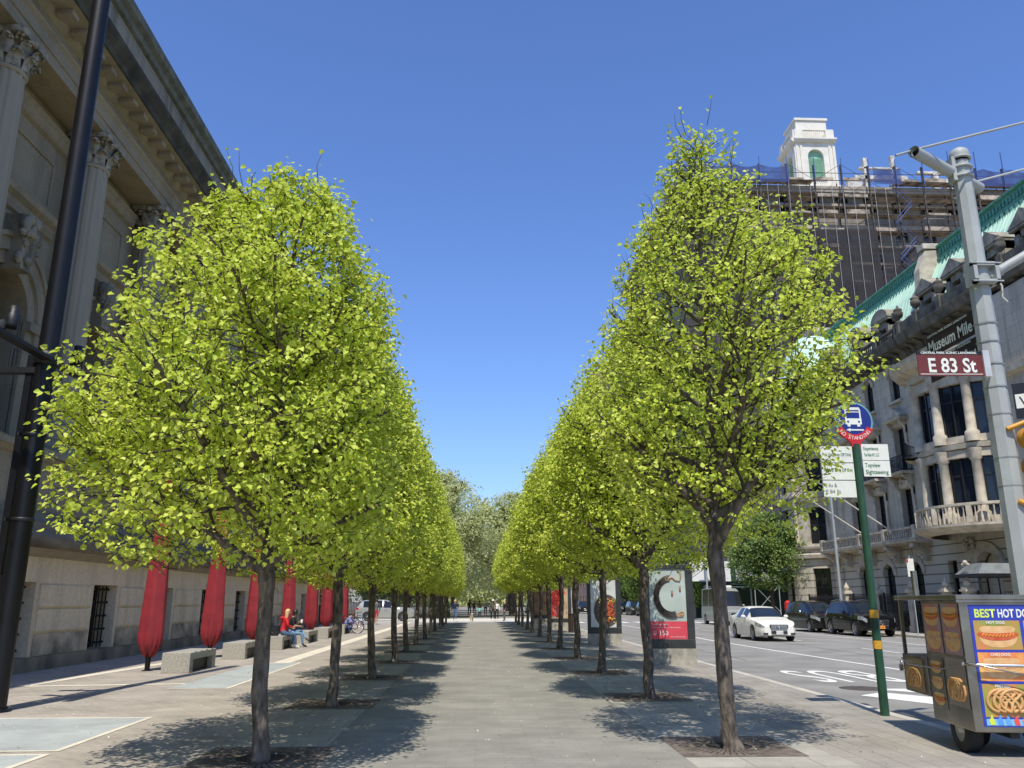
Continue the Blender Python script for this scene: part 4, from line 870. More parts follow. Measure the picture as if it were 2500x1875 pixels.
# bicycles
CHR = mat('chrome', (.6, .6, .62), .2, 1.0, var=.03)
def bicycle(label, loc, rz, col, group=None):
    t = thing('bicycle', label, 'bicycle', loc, rz, group); fm = mat('bike_' + str(col[0]), col, .35, var=.1)
    for x in (-.52, .52):
        w = MB().torus((x, 0, .34), .33, .018, 32, 8, axis='y').build('wheel', flat('tyre_rubber', (.015, .015, .015), .8), t)
        rm = MB().torus((x, 0, .34), .305, .01, 32, 6, axis='y')
        for i in range(16): a = i * math.pi / 8; rm.tube([(x, .012 * (-1) ** i, .34), (x + .3 * math.cos(a), 0, .34 + .3 * math.sin(a))], .0025, 4)
        rm.lathe((x, 0, .34), [(.02, -.04), (.02, .04)], 8, T=lambda a, b, c: (a, c - .34, b + .34)); rm.build('rim', CHR, w)
    f = MB(); f.tube([(-.52, 0, .34), (-.08, 0, .3), (.36, 0, .72)], .016, 8).tube([(-.52, 0, .34), (-.2, 0, .78)], .01, 6).tube([(-.08, 0, .3), (-.24, 0, .88)], .016, 8).tube([(-.2, 0, .78), (.34, 0, .84)], .016, 8).tube([(.52, 0, .34), (.36, 0, .7), (.31, 0, .95)], .014, 8)
    f.build('frame', fm, t)
    MB().tube([(.28, -.27, 1.02), (.3, -.2, .98), (.31, 0, .98), (.3, .2, .98), (.28, .27, 1.02)], .012, 8).build('handlebar', BLKM, t)
    s = MB().ball((-.27, 0, .92), .1, 10, 0, (1.4, .7, .3)); s.build('saddle', SHB, t)
    c = MB().torus((-.08, 0, .3), .09, .008, 18, 5, axis='y').tube([(-.08, .05, .3), (.02, .06, .16)], .009, 6).tube([(-.08, -.05, .3), (-.18, -.06, .44)], .009, 6).box(-.02, .06, .06, .14, .145, .165).box(-.22, -.14, -.14, -.06, .43, .45); c.build('crank', BLKM, t)
bicycle('black bicycle leaning in front of the crouching person', (-6.75, 44.9, 0), .12, (.02, .02, .03))
bicycle('bicycle with a dark blue frame behind the crouching person', (-6.9, 51.0, 0), 2.4, (.03, .06, .3))
# ------------------------------------------------------------------ vehicles
TYRE = mat('tyre', (.015, .015, .016), .85, var=.2); RIM = mat('alloy_rim', (.45, .45, .46), .3, .9, var=.05)
LAMPM = mat('headlight_glass', (.36, .38, .41), .1, var=.4, scale=14, spec=.8, coat=.5); PLATE = flat('licence_plate', (.7, .7, .65), .5); AMBER = flat('amber_plastic', (.75, .25, .02), .3)
DGR = mat('dark_trim', (.02, .02, .022), .45, var=.2)
def car_paint(name, c, metal=.0, rough=.25): return mat(name, c, rough, metal, var=.03, scale=1.2, coat=.3, spec=.25)
def loft_car(name, label, cat, loc, rz, paint, S, group=None, detail=True):
    t = thing(name, label, cat, loc, rz, group); L = S['L']
    I = lambda key, s: float(np.interp(s, [p[0] for p in S[key]], [p[1] for p in S[key]]))
    ss = sorted(set([round(x, 3) for x in np.linspace(0, L, 60)] + [x + d for x in (S['wf'], S['wr_']) for d in (-S['Ra'], S['Ra'])] + [q for r_ in S['win'] + [S['ws'], S['rw']] for q in r_]))
    rows = []
    for s in ss:
        w = I('W', s); zs = I('sh', s); zr = I('roof', s); wr = I('rw2', s); low = I('low', s); lo = low
        for wc in (S['wf'], S['wr_']):
            if abs(s - wc) < S['Ra']: lo = max(lo, S['rw_'] + math.sqrt(S['Ra'] ** 2 - (s - wc) ** 2) * .97)
        mid = max(lo + .03, low + .28); up = max(mid + .03, zs - .17)
        rows.append([(0, lo), (.7 * w, lo), (.955 * w, lo), (.99 * w, lo + .03), (w, mid), (w * .99, up), (w * .955, zs), (wr, zr - .06 if zr > zs + .1 else zr - .01), (wr * .9, zr - .005), (wr * .5, zr + .015), (0, zr + .02)])
    n = len(rows[0]); parts = {}
    def put(key, quad):
        parts.setdefault(key, MB()).quad(*quad, sm=True)
    body = MB(); idx = {}
    for i in range(len(ss) - 1):
        sm = (ss[i] + ss[i + 1]) / 2
        for k in range(n - 1):
            for sd in (-1, 1):
                q = [(sd * rows[i][k][0], ss[i], rows[i][k][1]), (sd * rows[i + 1][k][0], ss[i + 1], rows[i + 1][k][1]), (sd * rows[i + 1][k + 1][0], ss[i + 1], rows[i + 1][k + 1][1]), (sd * rows[i][k + 1][0], ss[i], rows[i][k + 1][1])]
                key = 'body'
                if k == 6:
                    for wi, (a, b) in enumerate(S['win']):
                        if a <= sm <= b: key = ('side_window', wi, sd)
                if k in (7, 8, 9) or (k == 6 and False):
                    if S['ws'][0] <= sm <= S['ws'][1]: key = ('windshield', 0, 0)
                    if S['rw'][0] <= sm <= S['rw'][1]: key = ('rear_window', 0, 0)
                if k == 5 and sm < S['hl']: key = ('headlight', 0, sd)
                if k == 5 and sm > L - .25: key = ('tail_light', 0, sd)
                put(key, q)
    for e in (0, -1):
        pts = [(x, ss[e], z) for x, z in rows[e]] + [(-x, ss[e], z) for x, z in rows[e][::-1][1:-1]]
        parts['body'].poly(pts)
    gl = S.get('glass', GLASS2)
    for key, mb in parts.items():
        nm = key if key == 'body' else key[0]
        m_ = paint if nm == 'body' else {'headlight': LAMPM, 'tail_light': flat('tail_red', (.4, .01, .01), .2)}.get(nm, gl)
        o = mb.build(nm, m_, t)
        bm = bmesh.new(); bm.from_mesh(o.data); bmesh.ops.remove_doubles(bm, verts=bm.verts, dist=.0008); bmesh.ops.recalc_face_normals(bm, faces=bm.faces); bm.to_mesh(o.data); bm.free()
        if nm == 'body':
            o.data.polygons.foreach_set('use_smooth', [True] * len(o.data.polygons)); 
            e = o.modifiers.new('split', 'EDGE_SPLIT'); e.split_angle = R(42)
    rwd = S['rw_']; tw = .22
    for s in (S['wf'], S['wr_']):
        for sd in (-1, 1):
            w = I('W', s); x1 = sd * (w - .005); x0 = sd * (w - tw)
            TT = lambda a, b, c, x0=x0, s=s, sd=sd: (x0 + sd * c, s + a, rwd + b)
            ty = MB().lathe((0, 0, 0), [(rwd * .66, 0), (rwd * .97, 0), (rwd, .03), (rwd, tw - .03), (rwd * .96, tw), (rwd * .7, tw + .005), (rwd * .68, tw - .02)], 32, T=TT).build('wheel', TYRE, t)
            rm = MB().lathe((0, 0, 0), [(rwd * .7, tw + .003), (rwd * .66, tw - .01), (rwd * .64, tw - .05)], 28, T=TT); rm.lathe((0, 0, 0), [(0, tw - .02), (rwd * .12, tw - .02), (rwd * .14, tw - .05)], 14, T=TT)
            for i in range(S.get('spokes', 10)):
                a = 2 * math.pi * i / S.get('spokes', 10); ca, sa = math.cos(a), math.sin(a); h = .022; R1 = rwd * .67; r0_ = rwd * .1
                p = [(r0_ * ca + h * sa, r0_ * sa - h * ca), (R1 * ca + h * .6 * sa, R1 * sa - h * .6 * ca), (R1 * ca - h * .6 * sa, R1 * sa + h * .6 * ca), (r0_ * ca - h * sa, r0_ * sa + h * ca)]
                rm.add([TT(a_, b_, tw - .02) for a_, b_ in p] + [TT(a_, b_, tw - .05) for a_, b_ in p], [(0, 1, 2, 3), (0, 1, 5, 4), (2, 3, 7, 6)])
            rm.build('rim', RIM, ty)
            MB().lathe((0, 0, 0), [(0, tw - .09), (rwd * .68, tw - .09)], 20, T=TT).build('brake_disc', DGR, ty)
    zs = I('sh', S['ws'][1])
    for sd in (-1, 1):
        w = I('W', S['ws'][1]); m_ = MB().ball((sd * (w + .08), S['ws'][1] - .25, zs + .09), .11, 12, 0, (1, .55, .7)); m_.box(*sorted((sd * (w - .06), sd * (w + .02))), S['ws'][1] - .25, S['ws'][1] - .19, zs + .03, zs + .08); m_.build('mirror', S.get('mirror', paint), t)
        for a, b in S['win'][:2]:
            hx = sd * (I('W', b) * .99 + .004); x0, x1 = sorted((hx, hx + sd * .025)); MB().box(x0, x1, b - .3, b - .12, zs - .19, zs - .165).build('door_handle', S.get('handle', paint), t)
    w0 = I('W', .25)
    gz0, gz1, gw = S['grille']
    fy = S.get('fy', -.035)
    g = MB(); g.prism([(-gw * .8, gz0), (gw * .8, gz0), (gw, gz1 - .06), (gw * .93, gz1), (-gw * .93, gz1), (-gw, gz1 - .06)], fy, .3, lambda a, d, z: (a, d, z)); gr = g.build('grille', DGR, t)
    b_ = MB(); nb = S.get('bars', 4)
    for i in range(nb): z = gz0 + .03 + (gz1 - gz0 - .06) * i / max(1, nb - 1); b_.box(-gw * .86, gw * .86, fy - .015, fy + .01, z - .012, z + .012)
    if S.get('vbars'):
        for i in range(9): x = -gw * .8 + gw * 1.6 * i / 8; b_.box(x - .008, x + .008, fy - .013, fy + .01, gz0 + .01, gz1 - .01)
    b_.build('grille_bar', CHR, gr)
    if S.get('emblem') == 'star':
        e = MB().torus((0, fy - .03, (gz0 + gz1) / 2), .1, .012, 24, 6, axis='y')
        for i in range(3): a = math.pi / 2 + i * 2.094; e.tube([(0, fy - .03, (gz0 + gz1) / 2), (.1 * math.cos(a), fy - .03, (gz0 + gz1) / 2 + .1 * math.sin(a))], [.02, .004], 6)
        e.build('emblem', CHR, gr)
    elif S.get('emblem'):
        e = MB().torus((0, fy - .03, (gz0 + gz1) / 2), .075, .014, 20, 6, axis='y').ball((0, fy - .03, (gz0 + gz1) / 2), .05, 10, 0, (1, .3, .8)); e.build('emblem', CHR, gr)
    pz = S.get('pz', .42); MB().box(-.155, .155, fy - .05, fy - .035, pz, pz + .15).build('licence_plate', S.get('plate', PLATE), t)
    text_mesh('plate_text', S.get('ptext', 'F 7 2 K'), .1, flat('plate_ink', (.05, .05, .15)), t, lambda x, y: (-.13 + x * 1.0, fy - .052, pz + .035 + y))
    bu = MB()
    for sd in (-1, 1): x0, x1 = sorted((sd * w0 * .62, sd * w0 * .86)); bu.box(x0, x1, fy + .0, .2, .3, .38)
    bu.box(-.36, .36, fy - .012, .25, S['low'][0][1] + .06, S['low'][0][1] + .16); bu.build('air_intake', DGR, t)
    return t
SED = dict(L=5.13, W=[(0, .66), (.12, .78), (.5, .89), (1.2, .93), (4.2, .93), (4.9, .86), (5.13, .76)], sh=[(0, .66), (.12, .74), (.6, .86), (1.4, .94), (2.4, .97), (4.2, 1.0), (5.0, 1.02), (5.13, .95)],
    roof=[(0, .68), (.15, .78), (.6, .9), (1.25, 1.0), (1.4, 1.03), (2.15, 1.42), (2.5, 1.485), (3.2, 1.5), (3.8, 1.42), (4.55, 1.1), (5.0, 1.06), (5.13, .96)], rw2=[(0, .5), (.6, .7), (1.3, .8), (1.45, .78), (2.2, .62), (3.3, .62), (4.0, .62), (4.6, .74), (5.13, .6)],
    low=[(0, .28), (.5, .2), (4.6, .2), (5.13, .32)], wf=1.0, wr_=3.85, Ra=.39, rw_=.345, win=[(1.95, 2.72), (2.82, 3.55)], ws=(1.38, 2.2), rw=(3.75, 4.5), hl=.62, grille=(.45, .74, .42), bars=5, vbars=True, emblem='wreath', pz=.32, fy=-.03)
SUV = dict(L=4.95, W=[(0, .72), (.12, .84), (.45, .93), (1.1, .97), (4.3, .97), (4.8, .9), (4.95, .82)], sh=[(0, .86), (.15, .98), (.8, 1.05), (2.0, 1.09), (4.3, 1.13), (4.95, 1.1)],
    roof=[(0, .88), (.15, 1.02), (.8, 1.12), (1.4, 1.17), (2.05, 1.6), (2.4, 1.72), (3.2, 1.76), (4.3, 1.7), (4.6, 1.55), (4.85, 1.16), (4.95, 1.1)], rw2=[(0, .55), (.8, .78), (1.4, .82), (2.1, .7), (4.2, .68), (4.6, .7), (4.95, .7)],
    low=[(0, .34), (.6, .27), (4.4, .27), (4.95, .42)], wf=.92, wr_=3.9, Ra=.43, rw_=.385, win=[(1.75, 2.6), (2.7, 3.45), (3.55, 4.3)], ws=(1.4, 2.15), rw=(4.45, 4.84), hl=.62, grille=(.52, .84, .44), bars=2, emblem='star', pz=.4, fy=-.03, spokes=10)
MIN = dict(SUV); MIN.update(L=5.1, roof=[(0, .82), (.15, .92), (.7, 1.06), (1.1, 1.15), (2.0, 1.58), (2.4, 1.7), (3.4, 1.76), (4.6, 1.7), (4.9, 1.4), (5.05, 1.16), (5.1, 1.1)], sh=[(0, .8), (.15, .9), (.8, 1.0), (2.0, 1.05), (4.3, 1.08), (5.1, 1.05)],
    W=[(0, .7), (.12, .84), (.45, .94), (1.1, .98), (4.5, .98), (5.0, .9), (5.1, .84)], rw2=[(0, .55), (.8, .76), (1.2, .84), (2.1, .72), (4.5, .7), (5.1, .72)], low=[(0, .25), (.6, .2), (4.5, .2), (5.1, .34)], wf=.95, wr_=4.02, Ra=.38, rw_=.34,
    win=[(1.6, 2.55), (2.65, 3.6), (3.7, 4.6)], ws=(1.1, 2.1), rw=(4.7, 5.02), grille=(.5, .78, .35), bars=3, emblem='wreath', hl=.75)
VAN = dict(SUV); VAN.update(L=6.0, W=[(0, .8), (.15, .92), (.5, .99), (5.9, .99), (6, .97)], sh=[(0, .95), (.15, 1.05), (.8, 1.2), (1.6, 1.35), (6, 1.35)],
    roof=[(0, .98), (.15, 1.1), (.85, 1.3), (1.0, 1.36), (1.75, 2.45), (2.2, 2.68), (3, 2.72), (5.9, 2.7), (6, 2.66)], rw2=[(0, .6), (.9, .9), (1.0, .88), (1.8, .84), (6, .86)], low=[(0, .32), (.6, .26), (5.4, .26), (6, .4)], wf=.95, wr_=4.9, Ra=.41, rw_=.37,
    win=[(1.35, 2.1), (2.25, 3.9), (4.0, 5.7)], ws=(1.0, 1.78), rw=(5.97, 6.0), hl=.5, grille=(.6, .9, .38), bars=3, emblem='star', glass=GLASS)
RZ = -.1
loft_car('sedan', 'white luxury sedan driving towards us with a chrome mesh grille', 'car', (13.45, 37.55, RZ), R(-1.5), car_paint('pearl_white', (.78, .76, .7), 0, .3), SED)
sv = loft_car('suv', 'black SUV with a round star emblem and orange plate, nearest at the far kerb', 'car', (20.35, 42.2, RZ), 0, car_paint('gloss_black', (.006, .006, .008), 0, .12), {**SUV, 'handle': CHR, 'mirror': car_paint('gloss_black', (.006, .006, .008)), 'plate': flat('orange_plate', (.8, .3, .03)), 'ptext': 'T 4 8 1 C'})
rl = MB()
for sd in (-1, 1): rl.tube([(sd * .64, 2.1, 1.62), (sd * .66, 2.4, 1.78), (sd * .66, 3.4, 1.82), (sd * .64, 4.25, 1.74)], .018, 6)
for sd in (-1, 1): rl.tube([(sd * .955, 1.65, 1.08), (sd * .87, 2.0, 1.4), (sd * .76, 2.35, 1.67), (sd * .72, 3.3, 1.71), (sd * .74, 4.1, 1.62), (sd * .9, 4.35, 1.2)], .009, 5)
rl.build('roof_rail', CHR, sv)
mv = loft_car('minivan', 'black minivan parked behind the black SUV, glare on its headlight', 'car', (20.2, 47.75, RZ), 0, car_paint('black_van_paint', (.012, .012, .013), 0, .16), {**MIN, 'mirror': CHR})
vn = loft_car('passenger_van', 'tall silver-grey passenger van parked at the corner behind the white sedan', 'van', (18.95, 61.5, RZ), 0, car_paint('silver_paint', (.4, .41, .41), .35, .3), VAN)
bevel(MB().box(-.5, .5, 2.3, 3.3, 2.7, 2.9).build('roof_unit', flat('white_plastic', (.75, .75, .74)), vn), .06, 3)
loft_car('suv', 'silver SUV seen side-on, stopped on the drive past the museum', 'car', (-5.35, 73.4, 0.0), R(90), car_paint('silver_paint', (.4, .41, .41), .35, .3), SUV)
for i, (x, y, lb) in enumerate([(20.2, 98, 'dark car parked across the side street, first of the far kerb line'), (20.2, 105, 'second dark car parked on the far block'), (20.1, 112, 'third dark car parked on the far block'), (15.6, 122, 'dark blue car driving down the avenue in the distance')]):
    dup(mv if i % 2 else sv, (x, y, RZ), 0, lb)
dup(mv, (8.4, 128, RZ), 0, 'distant dark van in the bus lane')
# ------------------------------------------------------------------ street furniture
GALV = mat('grey_pole_paint', (.36, .385, .39), .55, var=.08, scale=2.5, bump=.1, bscale=50)
GREEN = mat('green_pole_paint', (.02, .08, .042), .5, col2=(.012, .05, .028), scale=5, bump=.1)
YEL = mat('yellow_band', (.7, .38, .03), .6, var=.2, scale=30)
WSIGN = flat('sign_white', (.72, .74, .7), .5); SBLUE = flat('sign_blue', (.01, .025, .22), .4); SRED = flat('sign_red', (.55, .015, .02), .4); STEAL = flat('sign_teal', (.16, .36, .4), .4)
INK = flat('ink_green', (.02, .14, .07)); INKG = flat('ink_grey', (.2, .22, .22)); BLKS = flat('sign_black', (.01, .01, .01), .4); BROWN = flat('sign_brown', (.14, .024, .017), .45)
# bus stop pole
bs = thing('bus_stop_sign', 'green bus stop pole with round blue bus sign and white destination plates', 'bus stop', (6.08, 12.8, 0))
MB().tube([(0, 0, 0), (0, 0, 2.55), (0, 0, 4.1)], [.066, .06, .058], 20).build('pole', GREEN, bs)
for z in (.95, 1.4): MB().tube([(0, 0, z), (0, 0, z + .12)], .0675, 20, caps=False).build('reflective_band', YEL, bs)
def disc(cx, cz, r, y, m, name, par, n=40, a0=0, a1=2 * math.pi):
    pts = [(cx + r * math.cos(a0 + (a1 - a0) * i / n), y, cz + r * math.sin(a0 + (a1 - a0) * i / n)) for i in range(n)]
    return MB().poly(pts).build(name, m, par)
q = MB(); q.prism([(.315 * math.cos(2 * math.pi * i / 40), 4.48 + .315 * math.sin(2 * math.pi * i / 40)) for i in range(40)], -.02, .02, lambda a, d, z: (a, d, z)); dk = q.build('sign_disc', STEAL, bs)
disc(0, 4.48, .29, -.0225, SBLUE, 'blue_face', dk)
ar = MB(); P = []; n = 20; A0, A1 = R(205), R(335)
for i in range(n + 1): a = A0 + (A1 - A0) * i / n; P.append((.33 * math.cos(a), 4.48 + .33 * math.sin(a)))
for i in range(n + 1): a = A1 - (A1 - A0) * i / n; P.append((.225 * math.cos(a), 4.48 + .225 * math.sin(a)))
for i in range(n):
    ar.hexa([(P[i][0], -.028, P[i][1]), (P[i + 1][0], -.028, P[i + 1][1]), (P[2 * n - i][0], -.028, P[2 * n - i][1]), (P[2 * n + 1 - i][0], -.028, P[2 * n + 1 - i][1]), (P[i][0], .024, P[i][1]), (P[i + 1][0], .024, P[i + 1][1]), (P[2 * n - i][0], .024, P[2 * n - i][1]), (P[2 * n + 1 - i][0], .024, P[2 * n + 1 - i][1])])
ar.prism([(-.07, 4.05), (.07, 4.05), (.08, 4.12), (.16, 4.2), (-.16, 4.2), (-.08, 4.12)], -.027, .022, lambda a, d, z: (a, d, z)); an = ar.build('no_standing_band', SRED, bs)
for i, ch in enumerate('NO STANDING'):
    a = R(270 - 50 + 100 * i / 10); r_ = .245
    if ch != ' ': text_mesh('lettering', ch, .085, WSIGN, an, lambda x, y, a=a: ((.312 - y) * math.cos(a) - x * math.sin(a), -.0295, 4.48 + (.312 - y) * math.sin(a) + x * math.cos(a)), align='CENTER', sx=.95)
bi = MB(); y_ = -.0245                       # white bus pictogram
def rect(mb, x0, x1, z0, z1, y=y_): mb.quad((x0, y, z0), (x1, y, z0), (x1, y, z1), (x0, y, z1))
bi.poly([(-.14, y_, 4.42), (.13, y_, 4.42), (.13, y_, 4.52), (-.14, y_, 4.52)])
for x0, x1 in ((-.14, -.115), (.1, .125)): rect(bi, x0, x1, 4.52, 4.66)
bi.poly([(-.14, y_, 4.66), (.125, y_, 4.66), (.105, y_, 4.705), (-.11, y_, 4.705)]); rect(bi, -.115, .1, 4.62, 4.635); rect(bi, -.11, -.06, 4.385, 4.42); rect(bi, .05, .1, 4.385, 4.42)
bi.poly([(-.14, y_, 4.33), (-.07, y_, 4.3), (-.07, y_, 4.36)]); rect(bi, -.07, .15, 4.318, 4.342); pi_ = bi.build('bus_pictogram', WSIGN, dk)
for x in (-.095, .085): disc(x, 4.465, .018, -.026, SBLUE, 'lamp_dot', dk, 14)
wc = MB(); wc.tube([(-.235, -.026, 4.53), (-.23, -.026, 4.47), (-.19, -.026, 4.465), (-.165, -.026, 4.43)], .006, 5); wc.torus((-.215, -.026, 4.445), .038, .005, 18, 5, axis='y').ball((-.235, -.026, 4.548), .012, 6); wc.build('wheelchair_pictogram', WSIGN, dk)
for (x0, x1, z0, z1, lines) in [(-.6, -.075, 3.8, 4.06, [('Pick Up/ Drop Off Only', .075, .1, INK)]), (-.6, -.075, 3.52, 3.785, [('Pick Up/ Drop Off Only', .075, .13, INK)]), (-.6, -.075, 3.24, 3.505, [('5 Av &', .085, .16, INKG), ('E 84 St', .085, .06, INKG)]),
                                (.08, .52, 3.84, 4.1, [('Experience', .08, .16, INK), ('The Ride NY, LLC', .072, .06, INK)]), (.08, .52, 3.575, 3.83, [('Topview', .095, .15, INK), ('Sightseeing', .095, .04, INK)])]:
    p_ = MB().box(x0, x1, -.012, .0, z0, z1).build('sign_plate', WSIGN, bs)
    for tx, sz, dz, mm in lines:
        text_mesh('lettering', tx, sz, mm, p_, lambda x, y, x0=x0, z0=z0, dz=dz: (x0 + .03 + x, -.0145, z0 + dz + y), bold=.015, fit={'P': .47, '5': .19, 'E': .24, 'T': .25, 'S': .37}[tx[0]] if tx != 'Experience' else .24)
# big grey signal pole
gp = thing('signal_pole', 'tall octagonal grey traffic pole carrying the street name signs at the right edge', 'pole', (6.54, 9.8, 0)); S8 = R(22.5)
m_ = MB(); zz = [(0, .155), (.9, .15), (3.5, .14), (5.2, .128), (7.45, .112)]
m_.lathe((0, 0, 0), [(r_, z) for z, r_ in zz], 8, sm=False); gpo = m_.build('pole', GALV, gp); gpo.rotation_euler = (0, 0, S8)
for z in (3.0, 3.35, 3.9, 4.25, 4.55, 4.85, 5.1): o = MB().lathe((0, 0, z), [(.142, 0), (.144, .004), (.144, .02), (.14, .022)], 8, sm=False).build('steel_strap', mat('dull_strap', (.3, .32, .33), .5, .3), gp); o.rotation_euler = (0, 0, S8)
m_ = MB()
for z in (7.2, 7.34, 7.48): m_.lathe((0, 0, z), [(.11, 0), (.14, .0), (.14, .025), (.1, .035)], 24)
m_.lathe((0, 0, 7.5), [(.12, 0), (.128, .06), (.11, .12), (.07, .15), (0, .165)], 16); m_.box(-.16, -.11, -.07, .07, 7.15, 7.5); m_.build('pole_cap', GALV, gp)
# short hollow cross arm, runs towards the camera-left and away to the right
aa = np.array((-.93, -.5, 7.3)); bb = np.array((.5, .42, 7.3))
m_ = MB().tube([tuple(aa), tuple(bb)], .075, 24, caps=False); m_.tube([tuple(aa), tuple(bb)], .066, 24, caps=False); m_.build('cross_arm', GALV, gp)
m_ = MB().tube([tuple(aa + (bb - aa) * .05), tuple(bb)], .0655, 20); m_.build('arm_inside', DGR, gp)
for p_, nm in ((aa + (bb - aa) * .06, 0), (bb - (bb - aa) * .05, 1)):
    MB().tube([tuple(p_ + np.array((-.3 if nm == 0 else -.02, 0, -.03))), tuple(p_ + np.array((0, 0, .07))), tuple(p_ + np.array((4.5, .3, 1.5)))], .017, 8).build('guy_rod', GALV, gp)
    m_ = MB().torus(tuple(p_), .082, .012, 20, 6, axis='y'); m_.build('rod_clamp', GALV, gp)
# mast arm bracket and its arm
m_ = MB(); m_.box(-.17, .17, -.2, -.12, 5.62, 5.67).box(-.17, .17, -.2, -.12, 5.86, 5.91).box(-.17, -.12, -.2, .02, 5.62, 5.91).box(.12, .17, -.2, .02, 5.62, 5.91)
m_.lathe((0, 0, 5.66), [(.15, 0), (.15, .2)], 20); m_.tube([(-.2, -.2, 5.64), (.2, -.2, 5.64)], .012, 6).tube([(-.2, -.2, 5.89), (.2, -.2, 5.89)], .012, 6); m_.build('arm_bracket', GALV, gp)
MB().tube([(.15, -.05, 5.78), (1.6, -.4, 6.6), (4.5, -1.1, 8.0)], .062, 14).tube([(.1, -.05, 5.74), (.24, -.08, 5.84)], .085, 14).build('mast_arm', GALV, gp)
MB().tube([(.15, -.1, 5.78), (.22, -.12, 5.6), (.2, -.12, 5.45), (.26, -.12, 5.38)], .014, 6).build('cable', flat('old_tape', (.5, .48, .42)), gp)
# street name signs
def blade(name, label, T, w, h, top_m, main_m, main_txt, small, size, sx, tx, ty=.07, small_size=.05, ssx=.8):
    t = tag(thing(name, label, 'street sign'), None)
    MB().box(0, w, -.006, .006, 0, h, T=lambda a, d, z: T(a, d, z)).build('blade', main_m, t)
    MB().box(0.0, w, -.009, .009, h * .87, h + .002, T=T).build('header', top_m, t)
    text_mesh('lettering', main_txt, size, WSIGN, t, lambda x, y: T(tx + x, -.011, ty + y), bold=.022, fit=sx)
    text_mesh('small_lettering', small, small_size, WSIGN, t, lambda x, y: T(.05 + x, -.012, h * .89 + y), bold=.02, fit=w * .86)
    return t
TS = lambda a, d, z: (5.47 + a, 9.62 - a * .03 + d, 4.36 + z)
es = blade('street_name_sign', 'brown street name sign reading E 83 St', TS, .82, .32, BLKS, BROWN, 'E 83 St', 'CENTRAL PARK SCENIC LANDMARK', .255, .6, .12, .05, .042, .98)
MB().box(.82, .9, -.03, .03, -.01, .33, T=TS).tube([TS(.87, 0, .05), (6.5, 9.8, 4.41)], .015, 6).tube([TS(.87, 0, .27), (6.5, 9.8, 4.63)], .015, 6).build('bracket', mat('white_bracket', (.6, .6, .6), .4, .3), es)
MB().box(.02, .8, -.0075, .0075, .02, .028, T=TS).build('edge_line', WSIGN, es)
TM = fac(6.46, 11.05, .0, -1); TM2 = lambda a, d, z: (lambda p: (p[0], p[1], p[2] + 5.02))(TM(a, d, z))
dsb = flat('sign_dark_brown', (.035, .02, .012), .85)
blade('street_name_sign', 'dark brown street name sign reading Museum Mile', TM2, 1.15, .32, dsb, dsb, 'Museum Mile', 'CENTRAL PARK SCENIC LANDMARK', .23, 1.06, .04, .06, .045, 1.1)
TM3 = lambda a, d, z: (lambda p: (p[0], p[1], p[2] + 4.66))(TM(a, d, z))
blade('street_name_sign', 'dark brown avenue sign reading 5 Av, behind the brown one', TM3, 1.15, .32, dsb, dsb, 'Fifth Av', 'CENTRAL PARK SCENIC LANDMARK', .23, .85, .26, .06, .045, 1.1)
# one way / walk sign and signal housing on the pole's right
ow = thing('one_way_sign', 'black and white sign plate with an arrow at the right edge', 'sign', (6.72, 9.75, 3.85)); a_ = R(-38)
TW = lambda a, d, z: (a * math.cos(a_) - d * math.sin(a_), a * math.sin(a_) + d * math.cos(a_), z)
MB().box(0, .75, -.01, .01, 0, .45, T=TW).build('plate', BLKS, ow); MB().box(.02, .73, -.013, -.0105, .13, .31, T=TW).build('white_band', WSIGN, ow)
text_mesh('lettering', 'WAY', .17, BLKS, ow, lambda x, y: TW(.06 + x, -.016, .16 + y)); MB().prism([(.2, .35), (.5, .35), (.5, .33), (.6, .37), (.5, .42), (.5, .4), (.2, .4)], -.014, -.011, TW).build('arrow', WSIGN, ow)
YH = mat('signal_yellow', (.62, .31, .03), .5, var=.12, scale=6)
sg = thing('traffic_signal', 'yellow traffic signal housing at the right edge of the grey pole', 'traffic light', (6.86, 9.5, 2.72))
for i in range(3):
    s_ = MB().box(-.17, .17, -.12, .12, i * .36, i * .36 + .34); bevel(s_.build('housing', YH, sg), .03, 3)
    MB().lathe((0, 0, 0), [(.0, .0), (.13, .0)], 20, T=lambda a, b, c, i=i: (a, .1225, .17 + i * .36 + b)).build('lens', flat('dark_lens', (.05, .02, .02), .2), sg)
    MB().lathe((0, 0, 0), [(.15, .12), (.15, .3)], 20, T=lambda a, b, c, i=i: (a, c, .17 + i * .36 + b)).build('visor', YH, sg)
MB().tube([(-.35, .15, .98), (-.1, .05, 1.08), (0, 0, 1.06)], .03, 8).tube([(-.35, .15, .1), (-.1, .05, -.04), (0, 0, 0)], .03, 8).build('bracket', YH, sg)

# ------------------------------------------------------------------ poster kiosks
KF = mat('kiosk_frame', (.035, .037, .035), .4, var=.2, scale=3)
KB = mat('kiosk_base_stone', (.36, .34, .29), .9, var=.18, scale=5, bump=.4)
def kiosk(label, x, y, rz, art, W=1.32, H=2.62):
    t = thing('poster_kiosk', label, 'poster kiosk', (x, y, 0), rz, 'poster kiosks along the kerb')
    MB().box(-W / 2, W / 2, -.17, .17, 0, .42).build('base', KB, t)
    fr = MB(); fr.box(-W / 2, W / 2, -.12, .12, .42, .66).box(-W / 2, W / 2, -.12, .12, H - .13, H).box(-W / 2, -W / 2 + .13, -.12, .12, .66, H - .13).box(W / 2 - .2, W / 2, -.12, .12, .66, H - .13); bevel(fr.build('frame', KF, t), .012, 2)
    pw0, pw1 = -W / 2 + .13, W / 2 - .2
    pa = MB().box(pw0, pw1, -.09, .09, .66, H - .13).build('poster', art[0], t); art[1](pa, pw0, pw1, .66, H - .13)
    return t
